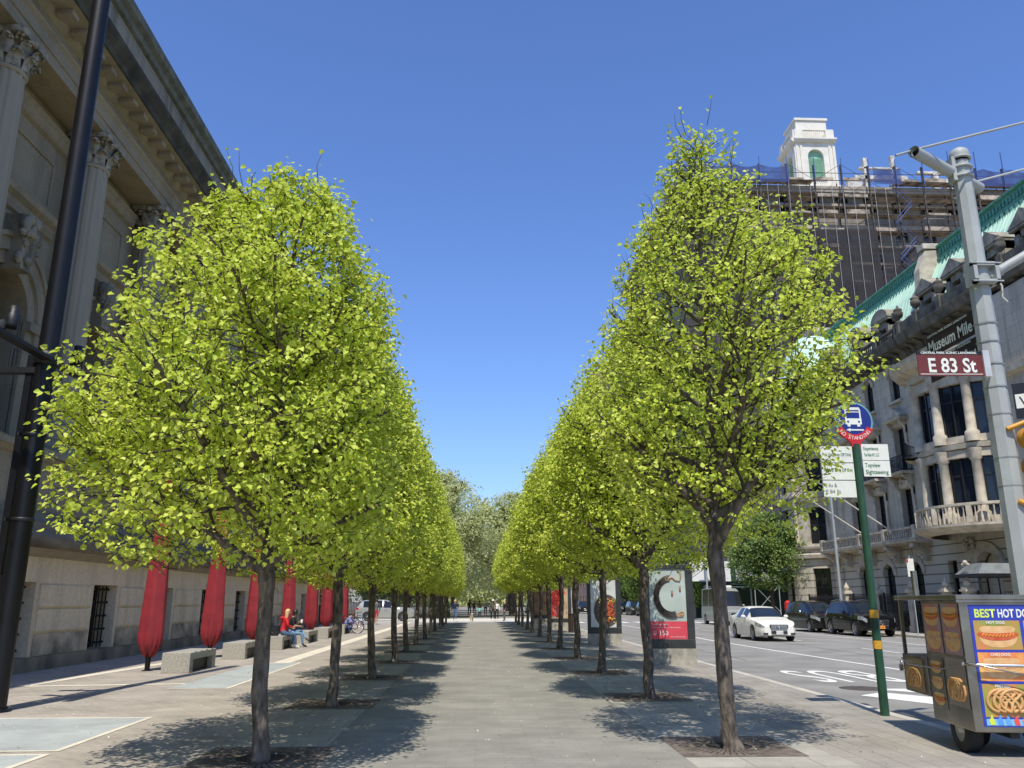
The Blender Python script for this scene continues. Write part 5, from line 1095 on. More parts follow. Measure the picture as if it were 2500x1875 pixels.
def art1(p, x0, x1, z0, z1):
    y = -.093
    MB().quad((x0, y, z0), (x1, y, z0), (x1, y, z0 + .46), (x0, y, z0 + .46)).build('red_band', flat('poster_red', (.62, .06, .09)), p)
    text_mesh('lettering', '150', .17, WSIGN, p, lambda a, b: (x0 + .22 + a, y - .003, z0 + .1 + b)); text_mesh('lettering', 'THE\nMET', .07, WSIGN, p, lambda a, b: (x0 + .06 + a * .8, y - .003, z0 + .17 + b))
    text_mesh('lettering', 'Sourcing Style', .075, WSIGN, p, lambda a, b: (x0 + .05 + a, y - .003, z0 + .36 + b)); text_mesh('lettering', 'Bring the world of art to Time, every day.', .045, WSIGN, p, lambda a, b: (x0 + .05 + a, y - .003, z0 + .29 + b))
    text_mesh('lettering', 'store.metmuseum.org', .042, WSIGN, p, lambda a, b: (x1 - .45 + a, y - .003, z0 + .05 + b))
    c = MB(); cx, cz = x0 + .5, z0 + 1.08
    for k in range(9):
        r_ = .36 + k * .018; c.tube([(max(x0 + .01, min(x1 - .02, cx + r_ * math.cos(a) * .95 + .1)), y - .006 - k * .002, cz + .03 + r_ * math.sin(a) * 1.12) for a in np.linspace(R(95), R(285), 22)], .009, 5)
    c.build('dark_rope_coil', flat('dark_rope', (.035, .025, .02), .5), p)
    g = MB().tube([(cx + .02, y - .01, cz + .5), (cx + .14, y - .01, cz + .54), (cx + .22, y - .01, cz + .46), (cx + .34, y - .01, cz + .44), (cx + .38, y - .01, cz + .58), (cx + .36, y - .01, cz + .7)], .02, 7)
    g.box(cx + .22, cx + .4, y - .02, y, cz - .5, cz - .4).torus((cx + .36, y - .015, cz - .42), .05, .015, 12, 5, axis='y').torus((cx + .0, y - .015, cz + .5), .05, .015, 12, 5, axis='y'); g.build('tan_clasp', flat('tan_leather', (.42, .25, .14), .5), p)
    s = MB()
    for qx, qz in ((cx + .12, cz + .08), (cx + .34, cz + .2)): s.ball((qx, y - .01, qz), .035, 8, 0, (.8, .3, 1.6)).torus((qx, y - .01, qz + .08), .03, .004, 12, 4, axis='y')
    s.build('amber_pendant', flat('amber_red', (.3, .08, .04), .3), p)
def art2(p, x0, x1, z0, z1):
    y = -.093; text_mesh('lettering', 'Dining Room', .11, INKG, p, lambda a, b: (x0 + .12 + a, y, z1 - .2 + b)); text_mesh('lettering', 'The Met Cafe and\nThe Petrie Court', .06, INKG, p, lambda a, b: (x0 + .35 + a, y, z1 - .34 + b))
    d = MB(); d.poly([(max(x0, min(x1, x0 + .62 + .5 * math.cos(a))), y, z0 + .62 + .62 * math.sin(a)) for a in np.linspace(0, 2 * math.pi, 40, endpoint=False)]).build('dark_bowl', flat('dark_bowl', (.08, .06, .05)), p)
    r_ = random.Random(3); o = MB(); yy = MB()
    for i in range(150):
        a, q = r_.uniform(0, 6.28), r_.uniform(0, .36); X, Z = x0 + .68 + q * math.cos(a) * .75, z0 + .62 + q * math.sin(a) * 1.2
        if X < x1 - .04: o.ball((X, y - .01, Z), r_.uniform(.02, .05), 6, 0, (1, .3, 1))
    for i in range(60):
        a = r_.uniform(0, 6.28); X, Z = x0 + .64 + .3 * math.cos(a), z0 + (1.02 if i % 2 else .28) + r_.uniform(-.1, .1)
        if X < x1 - .04: yy.ball((X, y - .012, Z), r_.uniform(.015, .035), 5, 0, (1.4, .3, .8))
    o.build('orange_flowers', mat('orange_petal', (.6, .12, .02), .7, col2=(.2, .02, .01), scale=30), p); yy.build('yellow_flowers', flat('yellow_petal', (.75, .55, .08)), p)
def art3(p, x0, x1, z0, z1):
    y = -.093; X = lambda u: x0 + (x1 - x0) * u; Z = lambda v: z0 + (z1 - z0) * v
    MB().poly([(X(.0), y, Z(.08)), (X(.55), y, Z(.02)), (X(.62), y, Z(.3)), (X(.5), y, Z(.5)), (X(.62), y, Z(.62)), (X(.7), y, Z(.72)), (X(.85), y, Z(.78)), (X(.8), y, Z(.86)), (X(.3), y, Z(.9)), (X(0), y, Z(.8))]).build('red_shape', flat('poster_vermilion', (.62, .05, .03)), p)
    s = MB()
    for k in range(7): s.tube([(X(.1 + .07 * k) , y - .004, Z(.42)), (X(.14 + .07 * k), y - .004, Z(.2)), (X(.3 + .06 * k), y - .004, Z(.08))], .008, 4)
    s.build('pale_stripes', flat('poster_grey', (.45, .42, .36)), p)
PB1 = mat('poster_pale_blue', (.52, .6, .58), .35, col2=(.28, .33, .31), scale=1.3); PB2 = mat('poster_offwhite', (.58, .6, .58), .35, var=.05); PB3 = mat('poster_tan', (.5, .36, .22), .4, var=.1)
kiosk('nearest poster kiosk, showing a dark rope necklace above a red band marked 150', 5.22, 22.95, R(-4), (PB1, art1))
kiosk('second poster kiosk, with a bowl of orange flowers under pale sky', 5.0, 33.3, R(-4), (PB2, art2))
kiosk('third poster kiosk, with a red profile shape on tan', 4.95, 50.5, R(-4), (PB3, art3))
kiosk('farthest poster kiosk, brown and half hidden by trunks', 4.7, 62.0, R(-4), (mat('poster_brown', (.25, .14, .08), .5, var=.3, scale=3), lambda *a: None))
tc = thing('litter_bin', 'dark brown slatted litter bin beside the third poster kiosk', 'bin', (5.25, 46.2, 0)); m_ = MB(); BB = mat('brown_slats', (.09, .06, .045), .7, var=.2)
MB().lathe((0, 0, 0), [(.24, .05), (.26, .95)], 20).build('liner', DGR, tc)
for i in range(18): a = 2 * math.pi * i / 18; m_.box(-.03, .03, -.012, .012, .04, .98, T=lambda x, y, z, a=a: (.285 * math.cos(a) - x * math.sin(a) + y * math.cos(a), .285 * math.sin(a) + x * math.cos(a) + y * math.sin(a), z))
m_.build('slats', BB, tc); MB().torus((0, 0, .98), .29, .03, 24, 8, axis='z').build('rim', BB, tc)

# ------------------------------------------------------------------ hot dog cart
STEEL = mat('stainless_steel', (.3, .285, .26), .26, .85, var=.2, scale=2.5, bump=.08, bscale=8)
ca = R(-8); hc = thing('food_cart', 'stainless steel hot dog cart covered in food pictures at the right edge', 'food cart', (5.42, 9.35, 0), ca)
W_, D_, Z0, Z1 = 1.9, 1.12, .27, 1.66
m_ = MB().box(0, W_, 0, D_, Z0, Z1); bevel(m_.build('body', STEEL, hc), .012, 2)
m_ = MB().box(-.03, W_, -.03, D_ + .85, Z1 + .002, Z1 + .06); m_.box(-.03, W_, -.03, .02, Z1 - .03, Z1 + .0018); bevel(m_.build('roof', STEEL, hc), .008, 2)
for x in (-.0, .55): MB().box(x, x + .04, D_ + .76, D_ + .8, .95, Z1).build('roof_post', STEEL, hc)
m_ = MB().box(-.02, .7, D_ + .001, D_ + .8, .52, .98); bevel(m_.build('side_box', mat('dull_steel', (.22, .19, .16), .45, .6, var=.25, scale=4), hc), .01, 2)
MB().tube([(.16, D_ + .55, Z1 + .05), (.16, D_ + .55, Z1 + .38)], .04, 12).build('chimney', STEEL, hc)
def photo(m0): return mat(*m0)
bread = mat('bun_photo', (.62, .33, .13), .5, col2=(.75, .5, .25), scale=9); saus = mat('sausage_photo', (.5, .07, .03), .4, col2=(.62, .15, .05), scale=14); must = flat('mustard_photo', (.8, .45, .04), .4)
bgf = mat('salad_photo', (.2, .35, .05), .5, col2=(.65, .2, .08), scale=4); bgr = mat('tomato_photo', (.7, .12, .04), .5, col2=(.8, .5, .15), scale=5); pretz = mat('pretzel_photo', (.5, .25, .09), .5, col2=(.65, .4, .17), scale=8); onion = mat('topping_photo', (.75, .65, .45), .6, col2=(.6, .2, .1), scale=25)
PBLUE = flat('panel_blue', (.03, .05, .4), .35); DIM = .0
FT = lambda a, d, z: (a, -.004 - d, z); LT = lambda a, d, z: (-.004 - d, a, z)
def panel(T, x0, x1, z0, z1, m, par, name='picture', d=0.0): return MB().quad(T(x0, d, z0), T(x1, d, z0), T(x1, d, z1), T(x0, d, z1)).build(name, m, par)
def pill(mb, T, cx, cz, w, h, d, bend=0, n=24):
    top = []; 
    for i in range(n + 1):
        u = -1 + 2 * i / n; e = (1 - abs(u) ** 3.2) ** .5; top.append((cx + u * w / 2, cz + bend * u * u * h + e * h / 2))
    bot = []
    for i in range(n + 1):
        u = 1 - 2 * i / n; e = (1 - abs(u) ** 3.2) ** .5; bot.append((cx + u * w / 2, cz + bend * u * u * h - e * h / 2))
    pts = top + bot[1:-1]; mb.poly([T(a, d, z) for a, z in pts])
def hotdog(T, x0, x1, z0, z1, par, topping=None):
    cx, cz, w, h = (x0 + x1) / 2, (z0 + z1) / 2, (x1 - x0), (z1 - z0)
    a = MB(); pill(a, T, cx, cz - .12 * h, w * .9, h * .6, .004, .16); pill(a, T, cx, cz + .22 * h, w * .86, h * .34, .003, .2); a.build('bun', bread, par)
    a = MB(); pill(a, T, cx, cz - .02 * h, w * .98, h * .28, .006, .4); a.build('sausage', saus if not topping else bread, par)
    if topping:
        r_ = random.Random(4); a = MB()
        for i in range(60): u = r_.uniform(-.36, .36); pill(a, T, cx + u * w, cz + .06 * h + .45 * .24 * h * 4 * u * u + r_.uniform(-.07, .07) * h, w * .06, h * .07, .008 + i * .00003, 0, 6)
        a.build('topping', topping, par)
    else:
        pts = [T(cx + u * w, .009, cz + .02 * h + .45 * .24 * h * 4 * u * u + (.05 * h if i % 2 else -.05 * h)) for i, u in enumerate(np.linspace(-.38, .38, 20))]
        MB().tube(pts, h * .016, 5).build('mustard', must, par)
def pretzel(T, x0, x1, z0, z1, par):
    cx, cz, w, h = (x0 + x1) / 2, (z0 + z1) / 2, x1 - x0, z1 - z0; a = MB()
    for k in range(3):
        ox = (k - 1) * .13 * w; s_ = .3 * w
        a.tube([T(cx + ox + s_ * math.cos(t), .006 + k * .006, cz + .36 * h * math.sin(t) * (1.15 if math.sin(t) > 0 else .95)) for t in np.linspace(R(-70), R(250), 30)], h * .06, 7)
        a.tube([T(cx + ox + s_ * .34, .012 + k * .006, cz - .33 * h), T(cx + ox + .02, .014 + k * .006, cz - .02 * h), T(cx + ox - s_ * .55, .012 + k * .006, cz + .28 * h)], h * .05, 7)
        a.tube([T(cx + ox - s_ * .34, .013 + k * .006, cz - .33 * h), T(cx + ox - .02, .016 + k * .006, cz), T(cx + ox + s_ * .55, .013 + k * .006, cz + .28 * h)], h * .05, 7)
    a.build('pretzel', pretz, par)
bd = panel(FT, .1, W_ - .05, Z0 + .06, Z1 - .05, PBLUE, hc, 'menu_board', .001)
text_mesh('lettering', 'BEST', .125, flat('lime_letter', (.62, .75, .12)), bd, lambda x, y: FT(.15 + x, .004, 1.475 + y), bold=.03, fit=.225); text_mesh('lettering', 'HOT DOG', .125, WSIGN, bd, lambda x, y: FT(.4 + x, .004, 1.475 + y), bold=.03, fit=.38)
rowsz = [(1.13, 1.44), (.8, 1.1), (.43, .77)]
for ci, (xa, xb) in enumerate([(.13, .62), (.66, 1.15), (1.19, 1.7)]):
    for ri, (za, zb) in enumerate(rowsz):
        p_ = panel(FT, xa, xb, za, zb, [bgf, bgr, bgf][(ri + ci) % 3], bd, 'picture', .0025)
        p_.location = (0, 0, 0)
        if ri == 2 and ci == 0: pretzel(FT, xa, xb, za, zb - .03, p_)
        else: hotdog(FT, xa + .02, xb - .02, za, zb - .03, p_, onion if ri else None)
        tx = [['HOT DOG', 'CHILI DOG', 'PRETZEL'], ['HOT SAUSAGE', 'CHILI DOG', 'KNISH'], ['BURGER', 'FRIES', 'NUTS']][ci][ri]
        text_mesh('lettering', tx, .042, WSIGN, bd, lambda x, y, xa=xa, zb=zb: FT(xa + .13 + x, .014, zb - .035 + y), bold=.02)
p_ = panel(FT, .13, 1.7, Z0 + .075, .41, flat('panel_sky', (.2, .5, .75), .4), bd, 'drinks_picture', .0025)
for i, (c, nm) in enumerate([((.6, .7, .05), 'lime'), ((.1, .3, .8), 'blue'), ((.12, .35, .75), 'sky'), ((.75, .08, .07), 'red'), ((.8, .2, .15), 'coral'), ((.02, .05, .35), 'navy'), ((.3, .04, .05), 'maroon'), ((.6, .1, .1), 'cherry')]):
    x = .19 + i * .085; s_ = MB(); s_.poly([FT(x + a, .005, Z0 + .08 + b) for a, b in [(-.022, 0), (.03, .0), (.022, .05), (.01, .075), (.01, .1), (-.01, .1), (-.012, .075), (-.034, .05)]]); s_.build('drink', flat('drink_' + nm, c), p_)
# left side: doors with dim pictures
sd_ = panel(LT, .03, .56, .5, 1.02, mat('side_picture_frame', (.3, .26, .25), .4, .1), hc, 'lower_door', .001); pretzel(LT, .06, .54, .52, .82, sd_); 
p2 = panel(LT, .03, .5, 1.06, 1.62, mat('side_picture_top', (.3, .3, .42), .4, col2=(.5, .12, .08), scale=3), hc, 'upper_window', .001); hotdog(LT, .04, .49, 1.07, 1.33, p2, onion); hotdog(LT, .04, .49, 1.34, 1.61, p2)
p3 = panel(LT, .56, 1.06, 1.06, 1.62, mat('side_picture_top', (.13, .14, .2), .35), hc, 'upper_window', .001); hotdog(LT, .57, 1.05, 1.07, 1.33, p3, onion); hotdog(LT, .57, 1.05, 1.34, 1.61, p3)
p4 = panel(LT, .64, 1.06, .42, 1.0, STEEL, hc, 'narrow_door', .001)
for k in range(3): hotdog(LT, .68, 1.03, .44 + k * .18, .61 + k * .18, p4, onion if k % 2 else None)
p5 = panel(lambda a, d, z: (-.026 - d, a, z), D_ + .1, D_ + .72, .55, .94, mat('side_picture_brown', (.32, .24, .15), .5), hc, 'side_picture', 0); pretzel(lambda a, d, z: (-.026 - d, a, z), D_ + .15, D_ + .65, .56, .84, p5); text_mesh('lettering', 'PRETZEL', .07, WSIGN, hc, lambda x, y: (-.03, D_ + .66 - x * .9, .86 + y))
MB().tube([(-.04, -.02, .98), (-.04, .0, .98), (.1, -.07, .97), (W_, -.08, .95)], .018, 10).build('push_bar', CHR, hc)
MB().tube([(-.03, D_ + .8, .92), (-.06, D_ + .5, .86), (-.05, D_ * .5, .88), (-.04, .05, .96), (.1, -.1, .97), (.5, -.1, .88), (1.2, -.1, .7)], .009, 6).build('steel_cable', STEEL, hc)
lk = MB().box(-.07, -.035, D_ + .76, D_ + .82, .76, .84); lk.torus((-.05, D_ + .79, .86), .028, .006, 12, 5, axis='x'); lk.build('padlock', CHR, hc)
for x, y in ((.01, .45), (W_ - .9, .35), (.3, .95), (W_ - .9, .95)):
    TT = lambda a, b, c, x=x, y=y: (x + c, y + a, .25 + b)
    w_ = MB().lathe((0, 0, 0), [(.14, -.0), (.24, .0), (.25, .03), (.25, .13), (.24, .16), (.14, .16)], 28, T=TT).build('wheel', TYRE, hc)
    MB().lathe((0, 0, 0), [(.15, .01), (.13, .02), (.1, .05), (.05, .05), (.045, .0), (0, .0)], 20, T=TT).build('rim', mat('grey_rim', (.4, .4, .4), .5, .4), w_)
MB().box(.1, W_, .2, .26, .24, .34).box(.1, W_, .8, .86, .24, .34).box(.4, .5, .1, 1.0, .2, .3).build('chassis', BLKM, hc)

# ------------------------------------------------------------------ lamps and signs across the road
sl = thing('street_lamp', 'silver street lamp leaning arm over the avenue in front of the mansions', 'street lamp', (22.05, 50.5, 0)); GV = mat('galvanised', (.5, .52, .54), .4, .5, var=.06)
MB().tube([(0, 0, 0), (0, 0, 8.6)], [.11, .075], 14).build('pole', GV, sl); MB().tube([(0, 0, 8.5), (-1.2, -.2, 8.95), (-2.6, -.4, 9.35)], .04, 10).build('arm', GV, sl); MB().ball((-2.95, -.45, 9.4), .2, 12, 0, (1.8, .7, .4)).build('lamp_head', GV, sl)
ow = thing('one_way_sign', 'white one-way arrow sign on a galvanised post at the far corner', 'sign', (18.9, 68.3, 0)); ow.location = (21.95, 79.8, 0)
MB().tube([(0, 0, 0), (0, 0, 7.4)], .09, 12).build('post', GV, ow); MB().lathe((0, 0, 0), [(.2, 0), (.2, .5), (.1, .6)], 10).build('base', GV, ow); MB().box(-.6, .5, -.12, -.1, 5.2, 5.55).build('plate', WSIGN, ow); MB().prism([(-.45, 5.3), (.2, 5.3), (.2, 5.24), (.42, 5.375), (.2, 5.51), (.2, 5.45), (-.45, 5.45)], -.13, -.121, lambda a, d, z: (a, d, z)).build('arrow', BLKS, ow)
MB().box(-.25, .1, -.13, -.11, 4.55, 4.85).build('small_plate', BLKS, ow)
tl = thing('traffic_signal', 'yellow traffic signal at the far corner, above the van', 'traffic light', (21.6, 66.5, 2.5)); MB().box(0, .55, 0, .3, .7, 1.1).build('housing', YH, tl); MB().box(.1, .4, -.03, 0, .76, 1.04).build('lens', flat('orange_lens', (.8, .25, .05)), tl); MB().tube([(.25, .15, -2.5), (.25, .15, .72)], .06, 10).build('post', GV, tl)
for x, y, z, lb in ((9.5, 88, 4.2, 'distant yellow traffic signal over the bus lane'), (6.9, 86, 4.6, 'distant yellow traffic signal at the crossing, left')):
    d_ = thing('traffic_signal', lb, 'traffic light', (x, y, 0)); MB().box(-.16, .16, -.14, .14, z, z + 1.0).build('housing', YH, d_); MB().tube([(.3, 0, 0), (.3, 0, z + 1.2), (0, 0, z + 1.1)], .06, 8).build('post', GV, d_)
    for i in range(3): MB().box(-.1, .1, -.16, -.141, z + .08 + i * .3, z + .28 + i * .3).build('lens', flat('dark_lens', (.05, .02, .02), .2), d_)
ps = thing('parking_sign', 'white parking sign on a thin post in front of the mansion arches', 'sign', (22.1, 42.0, 0)); MB().tube([(0, 0, 0), (0, 0, 3.9)], .03, 8).build('post', GV, ps); MB().box(-.18, .18, -.04, -.02, 2.85, 3.75).build('plate', WSIGN, ps); MB().box(-.18, -.1, -.045, -.0405, 3.55, 3.74).build('red_mark', SRED, ps)
fb = thing('call_box', 'red emergency call box on the pavement past the minivan', 'call box', (23.0, 62.0, 0)); MB().lathe((0, 0, 0), [(.2, 0), (.2, .1), (.12, .2), (.1, .95)], 12).build('pedestal', mat('red_enamel', (.55, .02, .02), .4), fb); MB().box(-.2, .2, -.15, .15, .95, 1.55).lathe((0, 0, 1.55), [(.2, 0), (.12, .12), (0, .16)], 12).build('box', MATS['red_enamel'], fb)
# ------------------------------------------------------------------ mansions on the right
MST = stone('mansion_limestone', (0.55, 0.495, 0.41), .62, 1.5, stain=.5, joint=.62, ms=.012, streakcol=(.09, .085, .075))
MSB = stone('rusticated_limestone', (0.56, 0.51, 0.42), .52, 30, stain=.3, joint=.3, ms=.035)
MTR = mat('mansion_trim', (.6, .545, .455), .85, col2=(.34, .3, .245), scale=2.2, bump=.3)
MDK = mat('sooty_trim', (.17, .155, .13), .9, col2=(.05, .047, .04), scale=1.6, bump=.5)
COPP = mat('verdigris_copper', (.58, .78, .68), .75, col2=(.46, .68, .58), scale=1.4, streak=(1, 1, .3))
COPD = mat('verdigris_edge', (.13, .38, .3), .75, col2=(.06, .2, .16), scale=4)
XF = 26.0; TA = lambda a, d, z: (XF + d, a, z)
def balustrade(mb, T, a0, a1, d, z0, z1, n=None, th=.12):
    mb.box(a0, a1, d, d + th * 1.6, z0, z0 + .1, T=T); mb.box(a0, a1, d - .02, d + th * 1.6 + .02, z1 - .12, z1, T=T)
    k = n or int((a1 - a0) / .26)
    for i in range(k):
        a = a0 + (a1 - a0) * (i + .5) / k; c = T(a, d + th * .8, 0)
        mb.lathe((c[0], c[1], z0 + .1), [(.045, 0), (.07, (z1 - z0 - .22) * .3), (.03, (z1 - z0 - .22) * .7), (.05, z1 - z0 - .22)], 6)
def urn(mb, x, y, z, s=1):
    mb.lathe((x, y, z), [(.16 * s, 0), (.16 * s, .06 * s), (.06 * s, .12 * s), (.07 * s, .18 * s), (.17 * s, .26 * s), (.24 * s, .38 * s), (.25 * s, .55 * s), (.2 * s, .64 * s), (.24 * s, .7 * s), (.22 * s, .75 * s), (.12 * s, .82 * s), (.05 * s, .88 * s), (.06 * s, .95 * s), (0, 1.0 * s)], 14)
def bracket(mb, T, a, w, d, z0, z1):
    h = z1 - z0; mb.prism([(0, z0), (-d * .35, z0 + h * .05), (-d * .3, z0 + h * .35), (-d * .55, z0 + h * .6), (-d, z0 + h * .8), (-d, z1), (0, z1)], a - w / 2, a + w / 2, lambda dd, aa, z: T(aa, dd, z))
def mould(mb, T, a0, a1, prof): mb.prism(prof, a0, a1, lambda d, a, z: T(a, d, z))
def dormer(root, y, kind, X=26.75, z=17.5):
    m_ = MB(); T_ = lambda a, d, zz: (X + d, y + a, zz)
    for s in (-1, 1): x0, x1 = sorted((s * .5, s * .95)); m_.box(x0, x1, 0, 2.0, z, z + 2.0, T=T_); x0, x1 = sorted((s * .55, s * .88)); m_.box(x0, x1, -.12, 0, z + .1, z + 1.75, T=T_)
    m_.box(-.95, .95, 0, 2.0, z + 1.6, z + 2.0, T=T_); m_.box(-1.1, 1.1, -.2, 2.1, z + 2.0, z + 2.15, T=T_); m_.box(-.5, .5, .4, .5, z, z + .25, T=T_)
    if kind: m_.prism([(-1.15, z + 2.152)] + [(1.15 * math.cos(math.pi - math.pi * i / 12), z + 2.152 + .75 * math.sin(math.pi * i / 12)) for i in range(1, 12)] + [(1.15, z + 2.152)], -.25, 2.0, T_)
    else: m_.prism([(-1.15, z + 2.152), (1.15, z + 2.152), (0, z + 2.95)], -.25, 2.0, T_)
    o = m_.build('dormer', mat('dormer_stone', (.36, .325, .27), .85, col2=(.15, .135, .11), scale=2), root); MB().box(-.5, .5, .3, .36, z + .25, z + 1.6, T=T_).build('pane', GLASS, o)
    return o
def mansard(root, y0, y1, x0=26.9, x1=28.7, z0=17.2, z1=22.4, base=17.2):
    m_ = MB(); n = int((y1 - y0) / .42)
    pf = [(x0, z0), (x0 + .35, z0 + 1.8), (x0 + .95, z0 + 3.6), (x1, z1)]
    for (xa, za), (xb, zb) in zip(pf[:-1], pf[1:]): m_.quad((xa, y0, za), (xa, y1, za), (xb, y1, zb), (xb, y0, zb))
    for i in range(n + 1):
        y = y0 + (y1 - y0) * i / n; m_.tube([(xa - .03, y, za) for xa, za in pf], .035, 4, caps=False)
    m_.quad((x1, y0, z1 - .05), (x1, y1, z1 - .05), (x1 + 7, y1, z1), (x1 + 7, y0, z1))
    for yy in (y0, y1): m_.poly([(p, yy, q) for p, q in pf] + [(x1 + 7, yy, z1), (x1 + 7, yy, z0)])
    o = m_.build('mansard_roof', COPP, root)
    c = MB(); mould(c, lambda a, d, z: (x1 + d, a, z), y0 - .1, y1 + .1, [(.2, z1 - .35), (-.28, z1 - .3), (-.3, z1 - .15), (-.12, z1 - .1), (-.14, z1 + .55), (-.3, z1 + .6), (-.3, z1 + .72), (.2, z1 + .75)])
    for i in range(int((y1 - y0) / .3)):
        y = y0 + .15 + i * .3; c.box(x1 - .2, x1 - .145, y - .07, y + .07, z1 + .08, z1 + .42)
    for i in range(int((y1 - y0) / .42)):    # pointed lambrequins hanging under the crest
        y = y0 + .2 + i * .42; c.add([(x1 - .32, y - .17, z1 - .3), (x1 - .32, y + .17, z1 - .3), (x1 - .42, y, z1 - .95)], [(0, 1, 2)])
    c.build('roof_crest', COPD, o)
man = thing('mansion', 'ornate limestone mansion with green copper mansard roof, iron balconies and a corner turret', 'building', (26, 56, 0)); MO = (-26, -56, 0)
def mb_(mb, name, m, par=None):
    o = mb.build(name, m, par or man)
    if (par or man) is man or par is man2_ref[0]: o.location = MO if (par or man) is man else M2O
    return o
man2_ref = [None]; M2O = (-26, -41, 0)
cols = [48.7, 52.1, 55.5]
m_ = MB(); wall_open(m_, TA, 46.2, 60.2, 0, 5.0, [(c, 1.35, .9, 3.9, True) for c in cols] + [(58.7, .5, 1.2, 3.9, False)], dep=.4); mb_(m_, 'ground_wall', MSB)
m_ = MB(); wall_open(m_, TA, 46.2, 60.2, 5.0, 9.2, [(c, 1.3, 5.75, 8.25, False) for c in cols], dep=.4); wall_open(m_, TA, 46.2, 60.2, 9.2, 13.4, [(c, 1.25, 9.3, 12.0, False) for c in cols], dep=.4); wall_open(m_, TA, 46.2, 60.2, 13.4, 16.4, [(c, 1.2, 13.8, 15.9, True) for c in cols], dep=.4); mb_(m_, 'upper_wall', MST)
for c in cols:
    for (w, zb, zt, ar, bars) in ((1.35, .9, 3.9, True, (1, 2)), (1.3, 5.75, 8.25, False, (1, 2)), (1.25, 9.3, 12.0, False, (1, 2)), (1.2, 13.8, 15.9, True, (1, 1))):
        o = window(man, TA, c, w, zb, zt, ar, .3, DGR, GLASS, bars=bars); o.location = MO
    for z0, z1, w in ((5.75, 8.3, 1.3), (9.3, 12.05, 1.25)):
        t_ = MB()
        for s in (-1, 1): x0, x1 = sorted((c + s * w / 2, c + s * (w / 2 + .28))); t_.box(x0, x1, -.1, .01, z0, z1, T=TA); bracket(t_, TA, c + s * (w / 2 + .16), .24, .42, z1 - .5, z1 + .35)
        t_.box(c - w / 2 - .3, c + w / 2 + .3, -.12, .01, z1, z1 + .3, T=TA)
        if z0 < 6:
            for k in range(16): t_.ball(TA(c + rnd.uniform(-.5, .5), -.12, 8.75 + rnd.uniform(-.22, .22)), rnd.uniform(.06, .13), 6)
        mb_(t_, 'window_surround', MTR)
    t_ = MB(); mould(t_, TA, c - 1.15, c + 1.15, [(0, 12.35), (-.5, 12.4), (-.55, 12.55), (0, 12.6)]); t_.prism([(c - 1.15, 12.6), (c + 1.15, 12.6), (c, 13.3)], -.45, 0, TA); mb_(t_, 'window_pediment', MTR); t_ = MB()
    o_, i_ = arc_pts(c, 0, 15.3, 12, .85), arc_pts(c, 0, 15.3, 12, .6)
    for k in range(12): t_.hexa([TA(o_[k][0], -.1, o_[k][1]), TA(o_[k + 1][0], -.1, o_[k + 1][1]), TA(i_[k + 1][0], -.1, i_[k + 1][1]), TA(i_[k][0], -.1, i_[k][1]), TA(o_[k][0], 0, o_[k][1]), TA(o_[k + 1][0], 0, o_[k + 1][1]), TA(i_[k + 1][0], 0, i_[k + 1][1]), TA(i_[k][0], 0, i_[k][1])])
    t_.box(c - .8, c + .8, -.2, .0, 13.55, 13.7, T=TA); mb_(t_, 'window_surround', MTR)
    b_ = MB(); mould(b_, TA, c - 1.1, c + 1.1, [(0, 9.0), (-.75, 9.05), (-.8, 9.2), (0, 9.22)])
    for s in (-1, 1): bracket(b_, TA, c + s * .85, .28, .65, 8.35, 9.0)
    bo = mb_(b_, 'balcony', MTR); r_ = MB()
    for k in range(22): a = c - 1.05 + 2.1 * k / 21; r_.box(a - .012, a + .012, -.74, -.716, 9.22, 10.1, T=TA)
    for k in range(7):
        for s in (-1, 1): d = -.73 + k * .12; x0, x1 = sorted((c + s * 1.04, c + s * 1.064)); r_.box(x0, x1, d, d + .022, 9.22, 10.1, T=TA)
    for z in (9.28, 9.75, 10.1): r_.box(c - 1.08, c + 1.08, -.76, -.72, z, z + .04, T=TA); r_.box(c - 1.08, c - 1.03, -.72, 0, z, z + .04, T=TA); r_.box(c + 1.03, c + 1.08, -.72, 0, z, z + .04, T=TA)
    for k in range(5): r_.torus(TA(c - .85 + k * .42, -.74, 9.52), .13, .014, 12, 4, axis='x')
    r_.build('balcony_railing', BLKM, bo)
    o_, i_ = arc_pts(c, 0, 3.22, 14, 1.05), arc_pts(c, 0, 3.22, 14, .68); t_ = MB()
    for k in range(14): t_.hexa([TA(o_[k][0], -.07, o_[k][1]), TA(o_[k + 1][0], -.07, o_[k + 1][1]), TA(i_[k + 1][0], -.07, i_[k + 1][1]), TA(i_[k][0], -.07, i_[k][1]), TA(o_[k][0], 0, o_[k][1]), TA(o_[k + 1][0], 0, o_[k + 1][1]), TA(i_[k + 1][0], 0, i_[k + 1][1]), TA(i_[k][0], 0, i_[k][1])])
    mb_(t_, 'arch_surround', MTR)
m_ = MB(); mould(m_, TA, 46.6, 60.0, [(0, 4.85), (-.8, 4.9), (-1.0, 5.0), (-1.02, 5.12), (0, 5.14)])
for y in (47.2, 50.4, 53.8, 57.2, 59.2): bracket(m_, TA, y, .45, .95, 3.9, 4.88); m_.ball(TA(y, -.35, 4.1), .16, 8)
slab = mb_(m_, 'long_balcony', MTR); m_ = MB()
for y0, y1 in ((46.9, 50.3), (50.6, 53.7), (54.0, 57.1), (57.4, 59.7)): balustrade(m_, TA, y0, y1, -.95, 5.14, 5.85)
for y in (46.75, 50.45, 53.85, 57.25, 59.85): m_.box(y - .16, y + .16, -1.0, -.7, 5.14, 5.92, T=TA)
m_.build('balustrade', MTR, slab)
q = MB()
for y0 in (46.25, 57.6):
    for k in range(16): q.box(y0, y0 + (.8 if k % 2 else .55), -.05, .01, 5.3 + k * .66, 5.3 + k * .66 + .6, T=TA)
mb_(q, 'quoins', MST)
